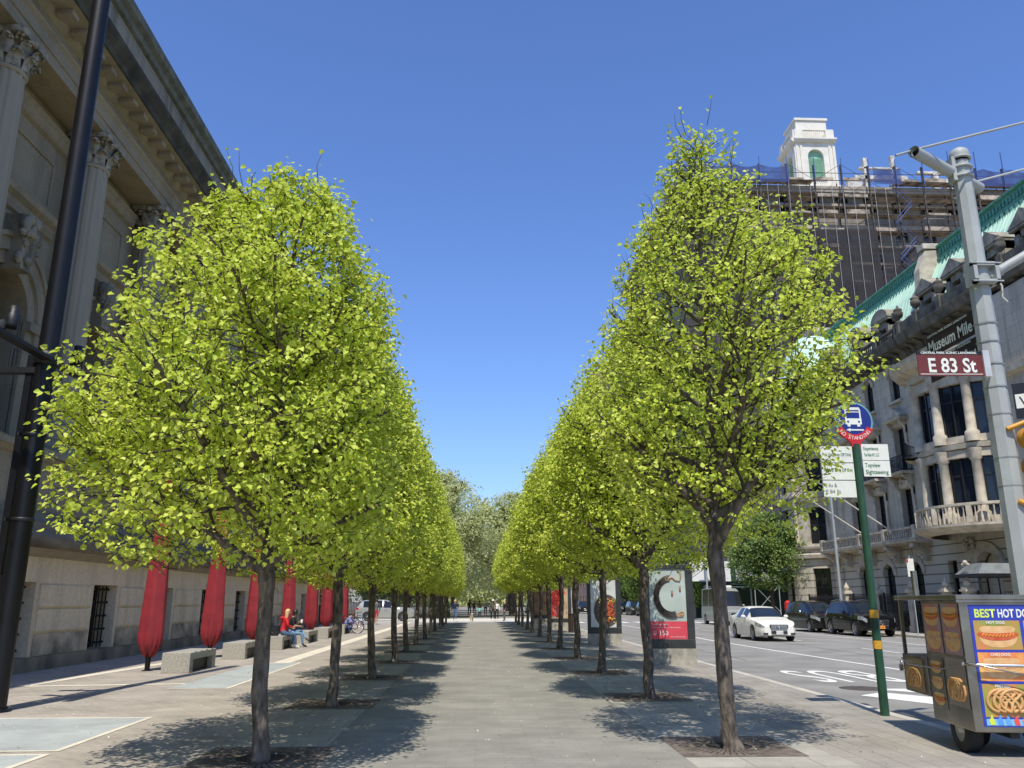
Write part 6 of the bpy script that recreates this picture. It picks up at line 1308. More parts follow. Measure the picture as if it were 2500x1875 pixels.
m_ = MB(); mould(m_, TA, 46.0, 60.2, [(0, 16.0), (-.15, 16.1), (-.2, 16.4), (-.9, 16.55), (-1.0, 16.8), (-1.1, 17.0), (-1.1, 17.08), (.5, 17.1), (.5, 16.0)])
for k in range(15): bracket(m_, TA, 46.6 + k * .95, .3, .75, 16.02, 16.5)
mb_(m_, 'cornice', MDK)
m_ = MB(); ys = [46.3, 49.0, 51.8, 54.6, 57.4, 60.1]
for a, b in zip(ys[:-1], ys[1:]): balustrade(m_, TA, a + .2, b - .2, -.75, 17.1, 17.8)
for y in ys: m_.box(y - .2, y + .2, -.85, -.45, 17.1, 17.9, T=TA); c = TA(y, -.65, 17.9); urn(m_, c[0], c[1], c[2])
mb_(m_, 'roof_balustrade', MDK)
o = None
mansard(man, 46.9, 66.0); 
for ch in man.children:
    if ch.name.startswith('mansard') : ch.location = MO
for y, k in ((54.3, 1), (50.6, 1), (59.6, 0)): o = dormer(man, y, k); o.location = MO
m_ = MB(); m_.prism([(26.3, 17.1), (26.3, 18.6), (27.0, 19.0), (27.2, 21.6), (27.7, 22.8), (28.9, 22.9), (33, 23.2), (33, 17.1)], 46.25, 46.88, lambda a, d, z: (a, d, z)); m_.box(27.6, 29.0, 46.2, 46.93, 22.95, 23.3); mb_(m_, 'party_wall', MTR)
m_ = MB().box(26.4, 40, 60.2, 67.6, 0, 17).box(26.01, 40, 46.2, 60.2, -.0, .3); mb_(m_, 'core_wall', MST)
m_ = MB().box(29, 32, 66.5, 69.0, 17, 24.2).box(28.8, 32.2, 66.3, 69.2, 24.2, 24.6); mb_(m_, 'chimney', MTR)
# round corner turret
cx, cy, rt_ = 27.6, 63.9, 3.55
def TT_(a, d, z): return (cx + (rt_ - d) * math.cos(a), cy + (rt_ - d) * math.sin(a), z)
def ringwall(mb, z0, z1, ops, dep=.35, a0=R(85), a1=R(275)):
    x = a0
    def strip(p, q, za, zb, d=0):
        n = max(1, int(abs(q - p) / R(6)))
        for i in range(n): u, v = p + (q - p) * i / n, p + (q - p) * (i + 1) / n; mb.quad(TT_(u, d, za), TT_(v, d, za), TT_(v, d, zb), TT_(u, d, zb))
    for c, w, zb, zt in ops:
        strip(x, c - w / 2, z0, z1); strip(c - w / 2, c + w / 2, z0, zb); strip(c - w / 2, c + w / 2, zt, z1); x = c + w / 2
        for a in (c - w / 2, c + w / 2): mb.quad(TT_(a, 0, zb), TT_(a, dep, zb), TT_(a, dep, zt), TT_(a, 0, zt))
        for z in (zb, zt): mb.quad(TT_(c - w / 2, 0, z), TT_(c + w / 2, 0, z), TT_(c + w / 2, dep, z), TT_(c - w / 2, dep, z))
    strip(x, a1, z0, z1)
opw = [R(125), R(180), R(232)]
m_ = MB(); ringwall(m_, 0, 5, [(c, .36, 1.2, 4.0) for c in opw]); mb_(m_, 'turret_base', MSB)
m_ = MB(); ringwall(m_, 5, 16.4, []) if False else None
ringwall(m_, 5, 9.2, [(c, .36, 5.8, 8.5) for c in opw]); ringwall(m_, 9.2, 13.2, [(c, .36, 9.7, 12.2) for c in opw]); ringwall(m_, 13.2, 16.4, [(c, .32, 13.7, 15.6) for c in opw]); mb_(m_, 'turret_wall', MTR)
for c in opw:
    for zb, zt in ((1.2, 4.0), (5.8, 8.5), (9.7, 12.2), (13.7, 15.6)):
        f = MB(); 
        for z in (zb, (zb + zt) / 2, zt - .08): f.hexa([TT_(c - .18, .25, z), TT_(c + .18, .25, z), TT_(c + .18, .33, z), TT_(c - .18, .33, z), TT_(c - .18, .25, z + .08), TT_(c + .18, .25, z + .08), TT_(c + .18, .33, z + .08), TT_(c - .18, .33, z + .08)])
        for a in (c - .18, c - .01, c + .16): f.hexa([TT_(a, .25, zb), TT_(a + .02, .25, zb), TT_(a + .02, .33, zb), TT_(a, .33, zb), TT_(a, .25, zt), TT_(a + .02, .25, zt), TT_(a + .02, .33, zt), TT_(a, .33, zt)])
        o = mb_(f, 'window', DGR); MB().quad(TT_(c - .18, .3, zb), TT_(c + .18, .3, zb), TT_(c + .18, .3, zt), TT_(c - .18, .3, zt)).build('pane', GLASS, o)
m_ = MB()
for pz in ([(-.02, 4.7), (.3, 4.75), (.35, 5.0), (.1, 5.1), (-.02, 5.1)], [(-.02, 5.4), (.25, 5.45), (.28, 5.6), (-.02, 5.65)], [(-.02, 8.9), (.35, 9.0), (.45, 9.3), (-.02, 9.35)], [(-.02, 12.9), (.3, 13.0), (.35, 13.2), (-.02, 13.25)], [(-.02, 16.0), (.5, 16.3), (.75, 16.7), (.8, 17.0), (-.02, 17.05)]):
    m_.lathe((cx, cy, 0), [(rt_ + d, z) for d, z in pz], 40, sm=False)
for c in (R(150), R(206), R(255), R(100)):
    for z0, z1 in ((5.7, 8.9), (9.4, 12.9)): p0 = TT_(c, -.12, z0); m_.lathe((p0[0], p0[1], z0), [(.2, 0), (.2, .15), (.15, .2), (.13, z1 - z0 - .4), (.22, z1 - z0 - .05), (.22, z1 - z0)], 12)
mb_(m_, 'turret_moulding', MTR)
m_ = MB().lathe((cx, cy, 17.0), [(rt_ - .1, 0), (rt_ - .5, 2.2), (rt_ - 1.5, 4.6), (1.3, 5.6), (0, 5.9)], 24, sm=False); mb_(m_, 'turret_roof', COPP)
# ---- second mansion with the great bow window
man2 = thing('mansion', 'limestone mansion with a tall rounded bow window, columns and an entrance arch, at the right', 'building', (26, 41, 0)); man2_ref[0] = man2
def m2(mb, name, m): o = mb.build(name, m, man2); o.location = M2O; return o
m_ = MB(); wall_open(m_, TA, 33.0, 46.2, 0, 5, [(44.9, .9, .9, 3.8, False), (41.6, 1.9, .1, 4.1, True)], dep=.5); m2(m_, 'ground_wall', MSB)
m_ = MB(); wall_open(m_, TA, 33.0, 46.2, 5, 16.4, [], dep=.4); m2(m_, 'upper_wall', MST)
o = window(man2, TA, 44.9, .9, .9, 3.8, False, .35, DGR, GLASS); o.location = M2O; o = window(man2, TA, 41.6, 1.9, .1, 4.1, True, .4, BLKM, GLASS, bars=(1, 2), name='entrance_door'); o.location = M2O
t_ = MB(); o_, i_ = arc_pts(41.6, 0, 3.15, 14, 1.45), arc_pts(41.6, 0, 3.15, 14, .96)
for k in range(14): t_.hexa([TA(o_[k][0], -.12, o_[k][1]), TA(o_[k + 1][0], -.12, o_[k + 1][1]), TA(i_[k + 1][0], -.12, i_[k + 1][1]), TA(i_[k][0], -.12, i_[k][1]), TA(o_[k][0], 0, o_[k][1]), TA(o_[k + 1][0], 0, o_[k + 1][1]), TA(i_[k + 1][0], 0, i_[k + 1][1]), TA(i_[k][0], 0, i_[k][1])])
for k in range(30): t_.ball(TA(42.9 + rnd.uniform(-.45, .45), -.15, 4.45 + rnd.uniform(-.4, .4)), rnd.uniform(.07, .15), 6)
m2(t_, 'entrance_surround', MTR)
bx, by, br = 27.1, 41.6, 3.5
def TB(a, d, z): return (bx + (br - d) * math.cos(a), by + (br - d) * math.sin(a), z)
A0b, A1b = R(108), R(252)
m_ = MB()
for pz in ([(-.05, 4.9), (.15, 4.9), (.5, 5.05), (.7, 5.2), (.7, 5.32), (-.05, 5.35)], [(.45, 6.15), (.6, 6.18), (.6, 6.3), (.45, 6.32)], [(-.4, 9.0), (.05, 9.05), (.1, 9.3), (-.4, 9.35)], [(-.4, 13.0), (.15, 13.05), (.2, 13.4), (.7, 13.6), (.95, 13.9), (1.0, 14.1), (-.4, 14.3)]):
    m_.lathe((bx, by, 0), [(br + d, z) for d, z in pz], 48, sm=False, a0=R(88), a1=R(272))
m2(m_, 'bow_moulding', MTR)
m_ = MB()
for i in range(38):
    a = A0b + (A1b - A0b) * i / 37; p0 = TB(a, -.52, 5.35)
    if i % 7: m_.lathe(p0, [(.05, 0), (.075, .25), (.03, .55), (.05, .8)], 6)
    else: m_.lathe(p0, [(.17, 0), (.17, .82)], 4, sm=False)
m2(m_, 'bow_balustrade', MTR)
piers = [R(110), R(136), R(164), R(196), R(224), R(250)]
m_ = MB(); g_ = []
for c in piers:
    for z0, z1 in ((5.35, 9.0), (9.35, 13.0)):
        p0 = TB(c, .05, 0); m_.lathe((p0[0], p0[1], z0), [(.34, 0), (.34, .5), (.24, .6), (.22, z1 - z0 - .6), (.3, z1 - z0 - .5), (.27, z1 - z0 - .3), (.36, z1 - z0 - .05), (.36, z1 - z0)], 10)
for z0, z1 in ((5.35, 5.7), (8.6, 9.0), (9.35, 9.7), (12.4, 13.0)):
    n = 24
    for i in range(n): u, v = A0b + (A1b - A0b) * i / n, A0b + (A1b - A0b) * (i + 1) / n; m_.hexa([TB(u, .05, z0), TB(v, .05, z0), TB(v, .4, z0), TB(u, .4, z0), TB(u, .05, z1), TB(v, .05, z1), TB(v, .4, z1), TB(u, .4, z1)])
m2(m_, 'bow_piers', MTR)
for a, b in zip(piers[:-1], piers[1:]):
    for z0, z1 in ((5.7, 8.6), (9.7, 12.4)):
        f = MB()
        for u in (a + .06, (a + b) / 2 - .01, b - .08): f.hexa([TB(u, .22, z0), TB(u + .02, .22, z0), TB(u + .02, .3, z0), TB(u, .3, z0), TB(u, .22, z1), TB(u + .02, .22, z1), TB(u + .02, .3, z1), TB(u, .3, z1)])
        f.hexa([TB(a, .22, z1 - .9), TB(b, .22, z1 - .9), TB(b, .3, z1 - .9), TB(a, .3, z1 - .9), TB(a, .22, z1 - .82), TB(b, .22, z1 - .82), TB(b, .3, z1 - .82), TB(a, .3, z1 - .82)])
        o = m2(f, 'window', MTR if False else DGR); MB().quad(TB(a, .28, z0), TB(b, .28, z0), TB(b, .28, z1), TB(a, .28, z1)).build('pane', GLASS2, o)
m_ = MB()
for i in range(15):
    a = R(190) - i * R(4) - R(0); a = R(122) + R(26) * i / 14; m_.tube([TB(a, -.62, 9.3), TB(a, -.62, 10.1)], .012, 4)
m_.tube([TB(R(122) + R(26) * i / 8, -.62, 10.1) for i in range(9)], .025, 5); m_.tube([TB(R(122) + R(26) * i / 8, -.62, 9.4) for i in range(9)], .02, 5); m2(m_, 'balcony_railing', BLKM)
m_ = MB().lathe((bx, by, 0), [(br - .3, 9.0), (br + .72, 9.1), (br + .75, 9.25), (br - .3, 9.28)], 12, sm=False, a0=R(119), a1=R(151)); m2(m_, 'balcony', MTR)
m_ = MB(); mould(m_, TA, 33, 46.2, [(0, 16.0), (-.15, 16.1), (-.2, 16.4), (-.9, 16.55), (-1.0, 16.8), (-1.1, 17.0), (-1.1, 17.08), (.5, 17.1), (.5, 16.0)])
for k in range(14): bracket(m_, TA, 33.6 + k * .92, .3, .75, 16.02, 16.5)
m2(m_, 'cornice', MDK)
m_ = MB(); ys = [33.2, 36, 38.8, 41.5, 44.0, 46.0]
for a, b in zip(ys[:-1], ys[1:]): m_.box(a + .2, b - .2, -.75, -.6, 17.1, 17.85, T=TA)
for y in ys: m_.box(y - .2, y + .2, -.85, -.45, 17.1, 17.95, T=TA); c = TA(y, -.65, 17.95); urn(m_, c[0], c[1], c[2], 1.1)
m2(m_, 'roof_parapet', MDK); mansard(man2, 33.2, 46.2)
for ch in man2.children:
    if ch.name.startswith('mansard'): ch.location = M2O
for y, k in ((45.0, 0), (42.0, 0), (38.6, 0), (35.8, 0)): o = dormer(man2, y, k); o.location = M2O
m_ = MB().box(26.4, 40, 33, 46.2, 0, 17).box(25.2, 26.0, 32.0, 37.6, 0, 16.2); m2(m_, 'core_wall', MST)
m_ = MB().box(24.6, 25.19, 33, 37.6, 3.95, 4.15); mould(m_, lambda a, d, z: (25.2 + d, a, z), 32, 37.7, [(0, 12), (-.3, 12.1), (-.3, 12.4), (0, 12.45)]); m2(m_, 'string_course', MTR)
# flagpoles on the long balcony
for y, lb in ((52.9, 'bare white flagpole slanting from the long balcony, farther one'), (49.4, 'bare white flagpole slanting from the long balcony, nearer one')):
    f = thing('flagpole', lb, 'flagpole', (25.1, y, 5.75), 0, 'flagpoles on the mansion balcony'); MB().tube([(0, 0, 0), (-3.0, .3, 2.15)], [.05, .035], 10).build('pole', flat('flagpole_white', (.6, .58, .54), .5), f); MB().ball((-3.05, .3, 2.19), .08, 10).build('finial', flat('flagpole_white', (.6, .58, .54), .5), f); MB().box(-.1, .1, -.1, .1, -.15, .12).build('socket', flat('flagpole_white', (.6, .58, .54), .5), f)
# area fence with stone piers
for i, (y0, y1) in enumerate([(45.3, 48.9), (49.3, 53.0), (53.4, 59.5), (41.9, 44.9), (33.0, 39.6)]):
    fence('iron_fence', ['black iron area fence between the two middle stone piers', 'black iron area fence left of the middle piers', 'long black spiked fence below the turret', 'short iron fence beside the entrance', 'black scrollwork iron fence right of the entrance'][i], (23.65, y0), (23.65, y1), 1.95, .15)
for i, y in enumerate((45.1, 49.1, 53.2, 41.7, 39.8)):
    p_ = thing('stone_pier', ['pale stone fence pier directly behind the food cart roof', 'pale stone fence pier left of the cart chimney', 'pale stone fence pier behind the bus stop pole', 'pale stone gate pier left of the entrance canopy', 'pale stone gate pier right of the entrance canopy'][i], 'fence pier', (23.65, y, 0), 0, 'stone piers of the mansion fence')
    MB().box(-.24, .24, -.24, .24, 0, .35).box(-.19, .19, -.19, .19, .35, 2.1).build('shaft', MTR, p_); MB().box(-.28, .28, -.28, .28, 2.1, 2.2).box(-.22, .22, -.22, .22, 2.2, 2.3).lathe((0, 0, 2.3), [(.12, 0), (.16, .1), (.18, .2), (.1, .34), (.05, .4), (.06, .46), (0, .52)], 14).build('finial', MTR, p_)
aw = thing('entrance_canopy', 'black iron and glass canopy over the mansion entrance', 'canopy', (24.9, 39.5, 0))
m_ = MB(); m_.prism([(-1.5, 2.75), (1.6, 2.75), (1.6, 2.9), (-1.5, 2.9)], -1.1, 1.1, lambda d, a, z: (d, a, z)); m_.build('fascia', BLKM, aw)
MB().quad((-1.4, -1.0, 2.91), (-1.4, 1.0, 2.91), (-.9, .6, 3.4), (-.9, -.6, 3.4)).quad((-1.4, -1.0, 2.91), (1.5, -1.0, 2.91), (1.5, -.6, 3.4), (-.9, -.6, 3.4)).quad((-1.4, 1.0, 2.91), (1.5, 1.0, 2.91), (1.5, .6, 3.4), (-.9, .6, 3.4)).quad((-.9, -.6, 3.4), (1.5, -.6, 3.4), (1.5, .6, 3.4), (-.9, .6, 3.4)).build('glass_roof', mat('canopy_glass', (.3, .33, .36), .15, .3), aw)
for sx, sy in ((-1.4, -1), (-1.4, 1)): MB().box(sx - .05, sx + .05, sy - .05, sy + .05, 0, 2.75).build('post', BLKM, aw)
MB().ball((-1.4, 0, 3.45), .12, 8).ball((-1.4, .22, 3.35), .08, 8).ball((-1.4, -.22, 3.35), .08, 8).build('finial', MTR, aw)
gd = thing('garden_shrub', 'low planting behind the iron fence near the cart', 'shrub', (24.9, 46.8, 0)); rg = np.random.default_rng(4); P_ = rg.uniform((-.5, -2.3, .05), (.8, 2.3, 1.0), (3000, 3)); o = bpy.data.objects.new('foliage', leaf_mesh(P_, rg.normal(0, 1, (3000, 3)), .12, rg, MATS['hedge_leaf'], 'foliage')); COL.objects.link(o); o.parent = gd

# ------------------------------------------------------------------ scaffolded tower block
APT = stone('apartment_limestone', (.3, .265, .235), .7, 1.6, stain=.45, joint=.7, ms=.02); ATR = mat('apartment_trim', (.36, .32, .28), .85, var=.15, scale=.6)
ab_ = thing('apartment_building', 'very tall apartment block wrapped in dark netting, with a white belfry on its roof', 'building', (42, 86, 0)); AO = (-42, -86, 0)
def ap(mb, name, m, par=None): o = mb.build(name, m, par or ab_); o.location = AO if par is None else (0, 0, 0); return o
TS_ = lambda a, d, z: (a, 86 + d, z); TW_ = lambda a, d, z: (23.2 + d, a, z)
wx = [25.6 + 3.35 * k for k in range(12)]; flo = [5.2 + 3.6 * k for k in range(12)]
m_ = MB()
for k, z in enumerate(flo): wall_open(m_, TS_, 23.2, 66, z, z + 3.6, [(x, 1.5, z + .8, z + 2.8, False) for x in wx], dep=.3)
m_.quad((23.2, 86, 0), (66, 86, 0), (66, 86, 5.2), (23.2, 86, 5.2))
wy = [89 + 3.8 * k for k in range(8)]
for z in flo: wall_open(m_, TW_, 86, 120, z, z + 3.6, [(y, 1.5, z + .8, z + 2.8, False) for y in wy], dep=.3)
m_.quad((23.2, 86, 0), (23.2, 120, 0), (23.2, 120, 5.2), (23.2, 86, 5.2)); m_.quad((23.2, 86, 48.4), (66, 86, 48.4), (66, 120, 48.4), (23.2, 120, 48.4)); ap(m_, 'wall', APT)
for z in flo:
    for x in wx:
        f = MB(); f.box(x - .04, x + .04, .2, .28, z + .8, z + 2.8, T=TS_).box(x - .75, x + .75, .2, .28, z + 1.75, z + 1.83, T=TS_); o = ap(f, 'window', ATR); g = MB().quad(TS_(x - .75, .27, z + .8), TS_(x + .75, .27, z + .8), TS_(x + .75, .27, z + 2.8), TS_(x - .75, .27, z + 2.8)).build('pane', GLASS, o)
for z, h, d in ((47.6, .8, 1.2), (43.2, .5, .8), (41.0, .3, .5), (12.4, .4, .5), (46.2, .3, .6), (37.6, .3, .4)): ap(MB().box(22.4, 66.5, -d, 0, z, z + h, T=TS_).box(86, 120, -d, 0, z, z + h, T=TW_), 'cornice', ATR)
# belfry
bt = MB(); bx0, bx1, by0, by1 = 37.8, 42.6, 86.8, 91.2
for T_, w in ((lambda a, d, z: (bx0 + a, by0 + d, z), bx1 - bx0), (lambda a, d, z: (bx0 + d, by1 - a, z), by1 - by0)):
    wall_open(bt, T_, 0, w, 48.4, 55.6, [(w / 2, 1.9, 50.2, 54.4, True)], dep=.5)
    for a in (.0, w - .8): bt.box(a, a + .3, -.15, .01, 49.6, 54.8, T=T_); bt.box(a + .5, a + .8, -.15, .01, 49.6, 54.8, T=T_)
    mould(bt, T_, -.2, w + .2, [(0, 55.2), (-.3, 55.3), (-.5, 55.55), (-.5, 55.75), (0, 55.8)]); mould(bt, T_, -.2, w + .2, [(0, 49.2), (-.3, 49.25), (-.3, 49.5), (0, 49.55)])
    balustrade(bt, T_, w / 2 - 1.1, w / 2 + 1.1, -.15, 49.55, 50.4, 9); bt.box(.0, w / 2 - 1.4, -.2, .3, 55.8, 57.0, T=T_); bt.box(w / 2 + 1.4, w, -.2, .3, 55.8, 57.0, T=T_); balustrade(bt, T_, w / 2 - 1.4, w / 2 + 1.4, -.15, 55.8, 57.0, 11)
bt.box(bx0 + .5, bx1 - .5, by0 + .5, by1 - .5, 55.8, 58.6); bt.box(bx0 + .35, bx1 - .35, by0 + .35, by1 - .35, 58.6, 58.9); bt.box(bx0 - 2, bx1 + 3, by0 - .3, by1, 48.4, 49.2)
bw = ap(bt, 'belfry', mat('belfry_white', (.74, .71, .66), .8, var=.06, scale=1, bump=.2)); LV = mat('louvre_green', (.3, .55, .42), .6, var=.06)
for T_, w in ((lambda a, d, z: (bx0 + a, by0 + d, z), bx1 - bx0), (lambda a, d, z: (bx0 + d, by1 - a, z), by1 - by0)):
    g = MB().poly([T_(p[0], .45, p[1]) for p in [(w / 2 - .95, 50.2), (w / 2 + .95, 50.2)] + arc_pts(w / 2, 1.9, 53.45)[::-1]])
    for i in range(20): g.box(w / 2 - .9, w / 2 + .9, .36, .44, 50.3 + i * .16, 50.36 + i * .16, T=T_)
    g.build('louvre', LV, bw)
# scaffold
sf = thing('scaffold', 'dark pipe scaffold with debris netting over the apartment block', 'scaffold', (42, 84, 0)); SO = (-42, -84, 0)
PIPE = mat('scaffold_pipe', (.1, .085, .075), .6, .4, var=.3); NET = netmat('debris_net', (.032, .027, .028), .62, .25, .5); BNET = netmat('blue_net', (.03, .05, .16), .8, 1, 1); LN = flat('white_line', (.5, .5, .5)); PLK = mat('scaffold_plank', (.4, .33, .27), .9, var=.4, scale=1.2)
xs = list(np.arange(22.4, 66, 3.2))
for x in xs: o = MB().box(x - .09, x + .09, 83.86, 84.02, 4.6, 50.6).box(x - .05, x + .05, 85.2, 85.3, 4.6, 49).build('standard', PIPE, sf); o.location = SO
for k, z in enumerate(np.arange(6.6, 50, 2.1)): o = MB().box(22.2, 66, 83.86, 83.92, z, z + .07).box(22.2, 66, 83.86, 83.92, z + .95, z + 1.0).build('ledger', PIPE, sf); o.location = SO
for k, z in enumerate(np.arange(6.6, 50, 2.1)):
    m_ = MB(); 
    for i in range(len(xs) - 1):
        a, b = xs[i], xs[i + 1]; (p, q) = ((a, z), (b, z + 2.1)) if (i + k) % 2 else ((b, z), (a, z + 2.1))
        if rnd.random() < .8: m_.tube([(p[0], 83.84, p[1]), (q[0], 83.84, q[1])], .028, 4, caps=False)
    o = m_.build('brace', PIPE, sf); o.location = SO
for z in (6.6, 12.9, 36, 38.1, 40.2, 42.3, 44.4, 46.5, 48.6):
    m_ = MB()
    for i in range(len(xs) - 1):
        if rnd.random() < (.7 if z > 35 else .4): m_.box(xs[i], xs[i + 1] - .05, 84.0, 85.1, z + .07, z + .14)
        if z > 35 and rnd.random() < .6: m_.box(xs[i] + .2, xs[i + 1] - .3 - rnd.random(), 83.95, 84.0, z + .14, z + .14 + rnd.uniform(.2, .55))
    o = m_.build('plank', PLK, sf); o.location = SO
o = MB().quad((30, 83.8, 13), (45, 83.8, 16), (45, 83.8, 42.5), (30, 83.8, 42.5)).quad((22, 83.8, 24), (29.9, 83.8, 20), (29.9, 83.8, 42.5), (22, 83.8, 42.5)).quad((45.1, 83.8, 26), (66, 83.8, 28), (66, 83.8, 40.5), (45.1, 83.8, 40.5)).build('debris_net', NET, sf); o.location = SO
o = MB().quad((22, 83.8, 5.0), (45, 83.8, 5.0), (45, 83.8, 16), (22, 83.8, 24)).build('debris_net', netmat('thin_net', (.2, .17, .15), .3, .3, .5), sf); o.location = SO
for x in np.arange(30.2, 47, 1.25): o = MB().tube([(x, 83.6, 5.5), (x + .0, 83.6, 48)], .022, 4).build('rope', LN, sf); o.location = SO
for i in range(13):   # sagging blue net on the parapet
    m_ = MB()
    a, b = 22.2 + i * 3.3, 22.2 + (i + 1) * 3.3
    if i in (4, 5, 6, 8, 9): continue
    for k in range(6):
        u, v = a + (b - a) * k / 6, a + (b - a) * (k + 1) / 6; su, sv_ = .35 * math.sin(math.pi * k / 6), .35 * math.sin(math.pi * (k + 1) / 6)
        m_.quad((u, 83.7, 48.2), (v, 83.7, 48.2), (v, 83.7, 50.4 - sv_), (u, 83.7, 50.4 - su))
    o = m_.build('blue_net', BNET, sf); o.location = SO
for x in list(np.arange(22.4, 66, 3.2)): o = MB().box(x - .04, x + .04, 83.6, 83.68, 48, 51.4 + (1.2 if x > 50 else 0)).build('guard_post', mat('blue_pipe', (.06, .1, .3), .5), sf); o.location = SO
m_ = MB()
for x0, x1, z0, z1 in ((45.8, 46.3, 49, 53.2), (49.2, 49.7, 49, 53.6), (45.2, 50.2, 51.8, 52.0), (44.6, 51, 50.4, 50.9), (52.3, 55.8, 51.3, 51.6), (54.2, 54.8, 49, 51.3), (57.0, 59.0, 48.6, 51.0), (55.6, 56.4, 49, 50.6), (43.6, 45.4, 49, 50.2)): m_.box(x0, x1, 86.5, 87, z0, z1)
ap(m_, 'rooftop_structure', mat('roof_white', (.6, .58, .55), .8, var=.2))
m_ = MB()
for x in np.arange(46.4, 49, .25):  # hoist stair tower with blue rails
    pass
for k in range(18): z = 8 + k * 2.2; m_.tube([(47.2 + (k % 2) * 2, 83.5, z), (49.2 - (k % 2) * 2, 83.5, z + 2.2)], .06, 4).tube([(47.2 + (k % 2) * 2, 83.3, z + .5), (49.2 - (k % 2) * 2, 83.3, z + 2.7)], .04, 4)
o = m_.build('stair', MATS['blue_pipe'], sf); o.location = SO
# sidewalk shed
sh_ = thing('sidewalk_shed', 'dark green sidewalk shed with white and yellow banners under the scaffold', 'shed', (34, 83, 0)); SH = (-34, -83, 0); DG = mat('shed_green', (.015, .05, .035), .7, var=.3, scale=1)
def shp(mb, name, m): o = mb.build(name, m, sh_); o.location = SH
shp(MB().box(22, 50, 81, 86, 3.2, 3.5), 'deck', DG); shp(MB().box(22, 50, 80.9, 81, 3.5, 5.4).box(21.9, 22, 80.9, 110, 3.5, 5.4), 'hoarding', DG)
shp(MB().box(20.6, 24.6, 80.8, 80.88, 3.5, 5.4), 'white_banner', flat('banner_white', (.72, .74, .75))); shp(MB().box(25.1, 29.0, 80.8, 80.88, 3.6, 5.3), 'pale_banner', flat('banner_lilac', (.55, .57, .66))); shp(MB().box(37.0, 38.6, 80.8, 80.88, 3.6, 5.2), 'yellow_banner', flat('banner_yellow', (.75, .42, .03)))
for x in np.arange(22.2, 50, 2.4): shp(MB().tube([(x, 81.2, 0), (x, 81.2, 3.2)], .05, 8), 'post', GV); 
m_ = MB()
for x in np.arange(22.2, 48, 4.8): m_.tube([(x, 81.2, .6), (x + 2.4, 81.2, 3.1)], .03, 5).tube([(x + 2.4, 81.2, .6), (x, 81.2, 3.1)], .03, 5)
shp(m_, 'brace', GV); shp(MB().box(22, 60, 84.6, 84.8, 0, 3.2), 'shade_panel', DG); shp(MB().box(22, 50, 81.15, 81.25, 2.95, 3.02), 'light_rail', flat('tube_light', (.75, .75, .72)))  # dark green back panel added to stand in for shade inside the shed
ga_ = thing('entrance_awning', 'dark green entrance awning up the avenue with pale lettering', 'awning', (21.8, 101, 2.7)); MB().prism([(0, 0), (2.6, 0), (2.6, 1.4), (0, 1.0)], -1.2, 1.2, lambda a, d, z: (a, d, z)).build('canvas', mat('awning_green', (.01, .12, .07), .7), ga_); text_mesh('lettering', '1001 Fifth Avenue', .28, WSIGN, ga_, lambda x, y: (.1 + x, -1.205, .3 + y)) if False else None
# distant blocks of the avenue
for i, (x0, x1, y0, y1, h, c, lb) in enumerate([(24.5, 60, 124, 170, 42, (.38, .34, .29), 'beige apartment block beyond the scaffolding, mostly behind trees'), (24.5, 60, 172, 230, 50, (.3, .2, .16), 'brick apartment block far up the avenue'), (24.5, 60, 232, 300, 46, (.36, .33, .3), 'pale apartment block at the far end of the avenue')]):
    b = thing('apartment_building', lb, 'building', ((x0 + x1) / 2, y0, 0)); o_ = (-(x0 + x1) / 2, -y0, 0); T1 = lambda a, d, z, x0=x0: (x0 + d, a, z)
    m_ = MB(); wl = []; ys_ = list(np.arange(y0 + 3, y1 - 2, 5)); n_ = int(h / 3.6)
    for k in range(n_): wall_open(m_, T1, y0, y1, k * h / n_, (k + 1) * h / n_, [(y, 1.8, k * h / n_ + .9, k * h / n_ + 2.8, False) for y in ys_], dep=.3)
    m_.quad((x0, y0, 0), (x1, y0, 0), (x1, y0, h), (x0, y0, h)); m_.quad((x0, y0, h), (x1, y0, h), (x1, y1, h), (x0, y1, h)); o = m_.build('wall', mat('block_%s' % 'abc'[i], c, .9, var=.15, scale=.3), b); o.location = o_
    for y in ys_: o = MB().box(x0 + .28, x0 + .34, y - .9, y + .9, 1, h - 1).build('window_column', GLASS, b); o.location = o_
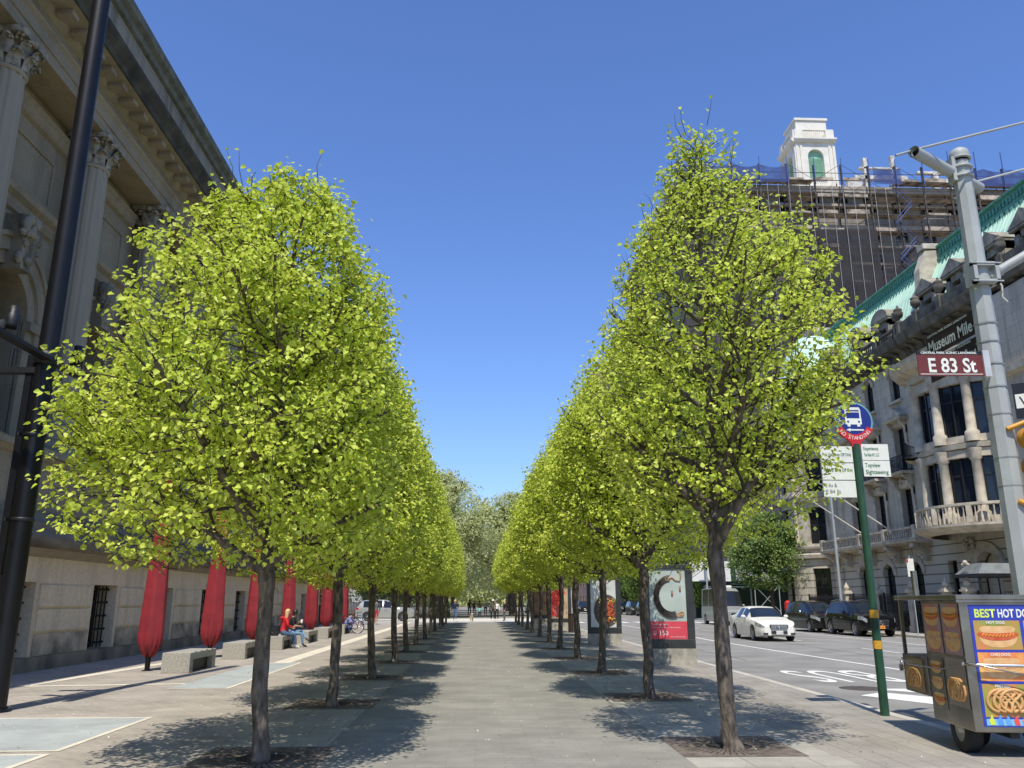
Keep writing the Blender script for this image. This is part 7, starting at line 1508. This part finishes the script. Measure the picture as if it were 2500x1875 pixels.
# small litter and fallen bud scales on the paving
lr_ = np.random.default_rng(12); n_ = 1500
lp_ = np.stack([lr_.uniform(-9, 6.1, n_), 5 + 45 * lr_.random(n_) ** 1.4, np.full(n_, .012)], 1)
o = bpy.data.objects.new('fallen_bud_scales', leaf_mesh(lp_, lr_.normal(0, 1, (n_, 3)) * (1, 1, 0), .022, lr_, leafmat('bud_scale', (.35, .3, .18), (.6, .58, .4), (.8, .8, .7), .1), 'fallen_bud_scales', droop=0)); COL.objects.link(o)
tag(o, 'scattered fallen bud scales and litter specks on the paving', 'litter', kind='stuff')
# ------------------------------------------------------------------ light, sky, camera
SUN_EL, SUN_AZ = R(60.0), 6.8       # sun behind the camera, slightly to the left
w = bpy.data.worlds.new('World'); sc.world = w; w.use_nodes = True
N, L = w.node_tree.nodes, w.node_tree.links; bg = N['Background']
sky = N.new('ShaderNodeTexSky'); sky.sky_type = 'NISHITA'; sky.sun_disc = False
sky.sun_elevation = SUN_EL; sky.sun_rotation = R(180 + SUN_AZ); sky.air_density = 1.2; sky.dust_density = 0.25; sky.ozone_density = 3.5
gm = N.new('ShaderNodeMix'); gm.data_type = 'RGBA'; gm.blend_type = 'MULTIPLY'; gm.inputs[0].default_value = 1; gm.inputs[7].default_value = (.86, 1.03, 1.47, 1)
L.new(sky.outputs[0], gm.inputs[6]); L.new(gm.outputs[2], bg.inputs[0]); bg.inputs[1].default_value = 0.128
sl_ = bpy.data.lights.new('sun', 'SUN'); sl_.energy = 4.9; sl_.angle = R(.53); sl_.color = (1, .955, .88)
so_ = bpy.data.objects.new('sun', sl_); COL.objects.link(so_)
from mathutils import Vector
az = R(SUN_AZ); dirv = Vector((-math.sin(az) * math.cos(SUN_EL), -math.cos(az) * math.cos(SUN_EL), math.sin(SUN_EL)))
so_.rotation_euler = dirv.to_track_quat('Z', 'Y').to_euler(); so_.location = (0, -10, 30)
cam = bpy.data.cameras.new('camera'); co = bpy.data.objects.new('camera', cam); COL.objects.link(co)
cam.sensor_width = 36; cam.lens = 28.8; cam.clip_start = .1; cam.clip_end = 3000
p = R(14.84); psi = math.atan(85 * math.cos(p) / 2000)
co.location = (0, 0, 1.65); co.rotation_euler = (R(90) + p, 0, -psi)
sc.camera = co
sc.view_settings.view_transform = 'Standard'; sc.view_settings.look = 'None'; sc.view_settings.exposure = 0; sc.view_settings.gamma = 1
sc.render.engine = 'CYCLES'; sc.cycles.max_bounces = 6; sc.cycles.transparent_max_bounces = 12; sc.cycles.use_denoising = True
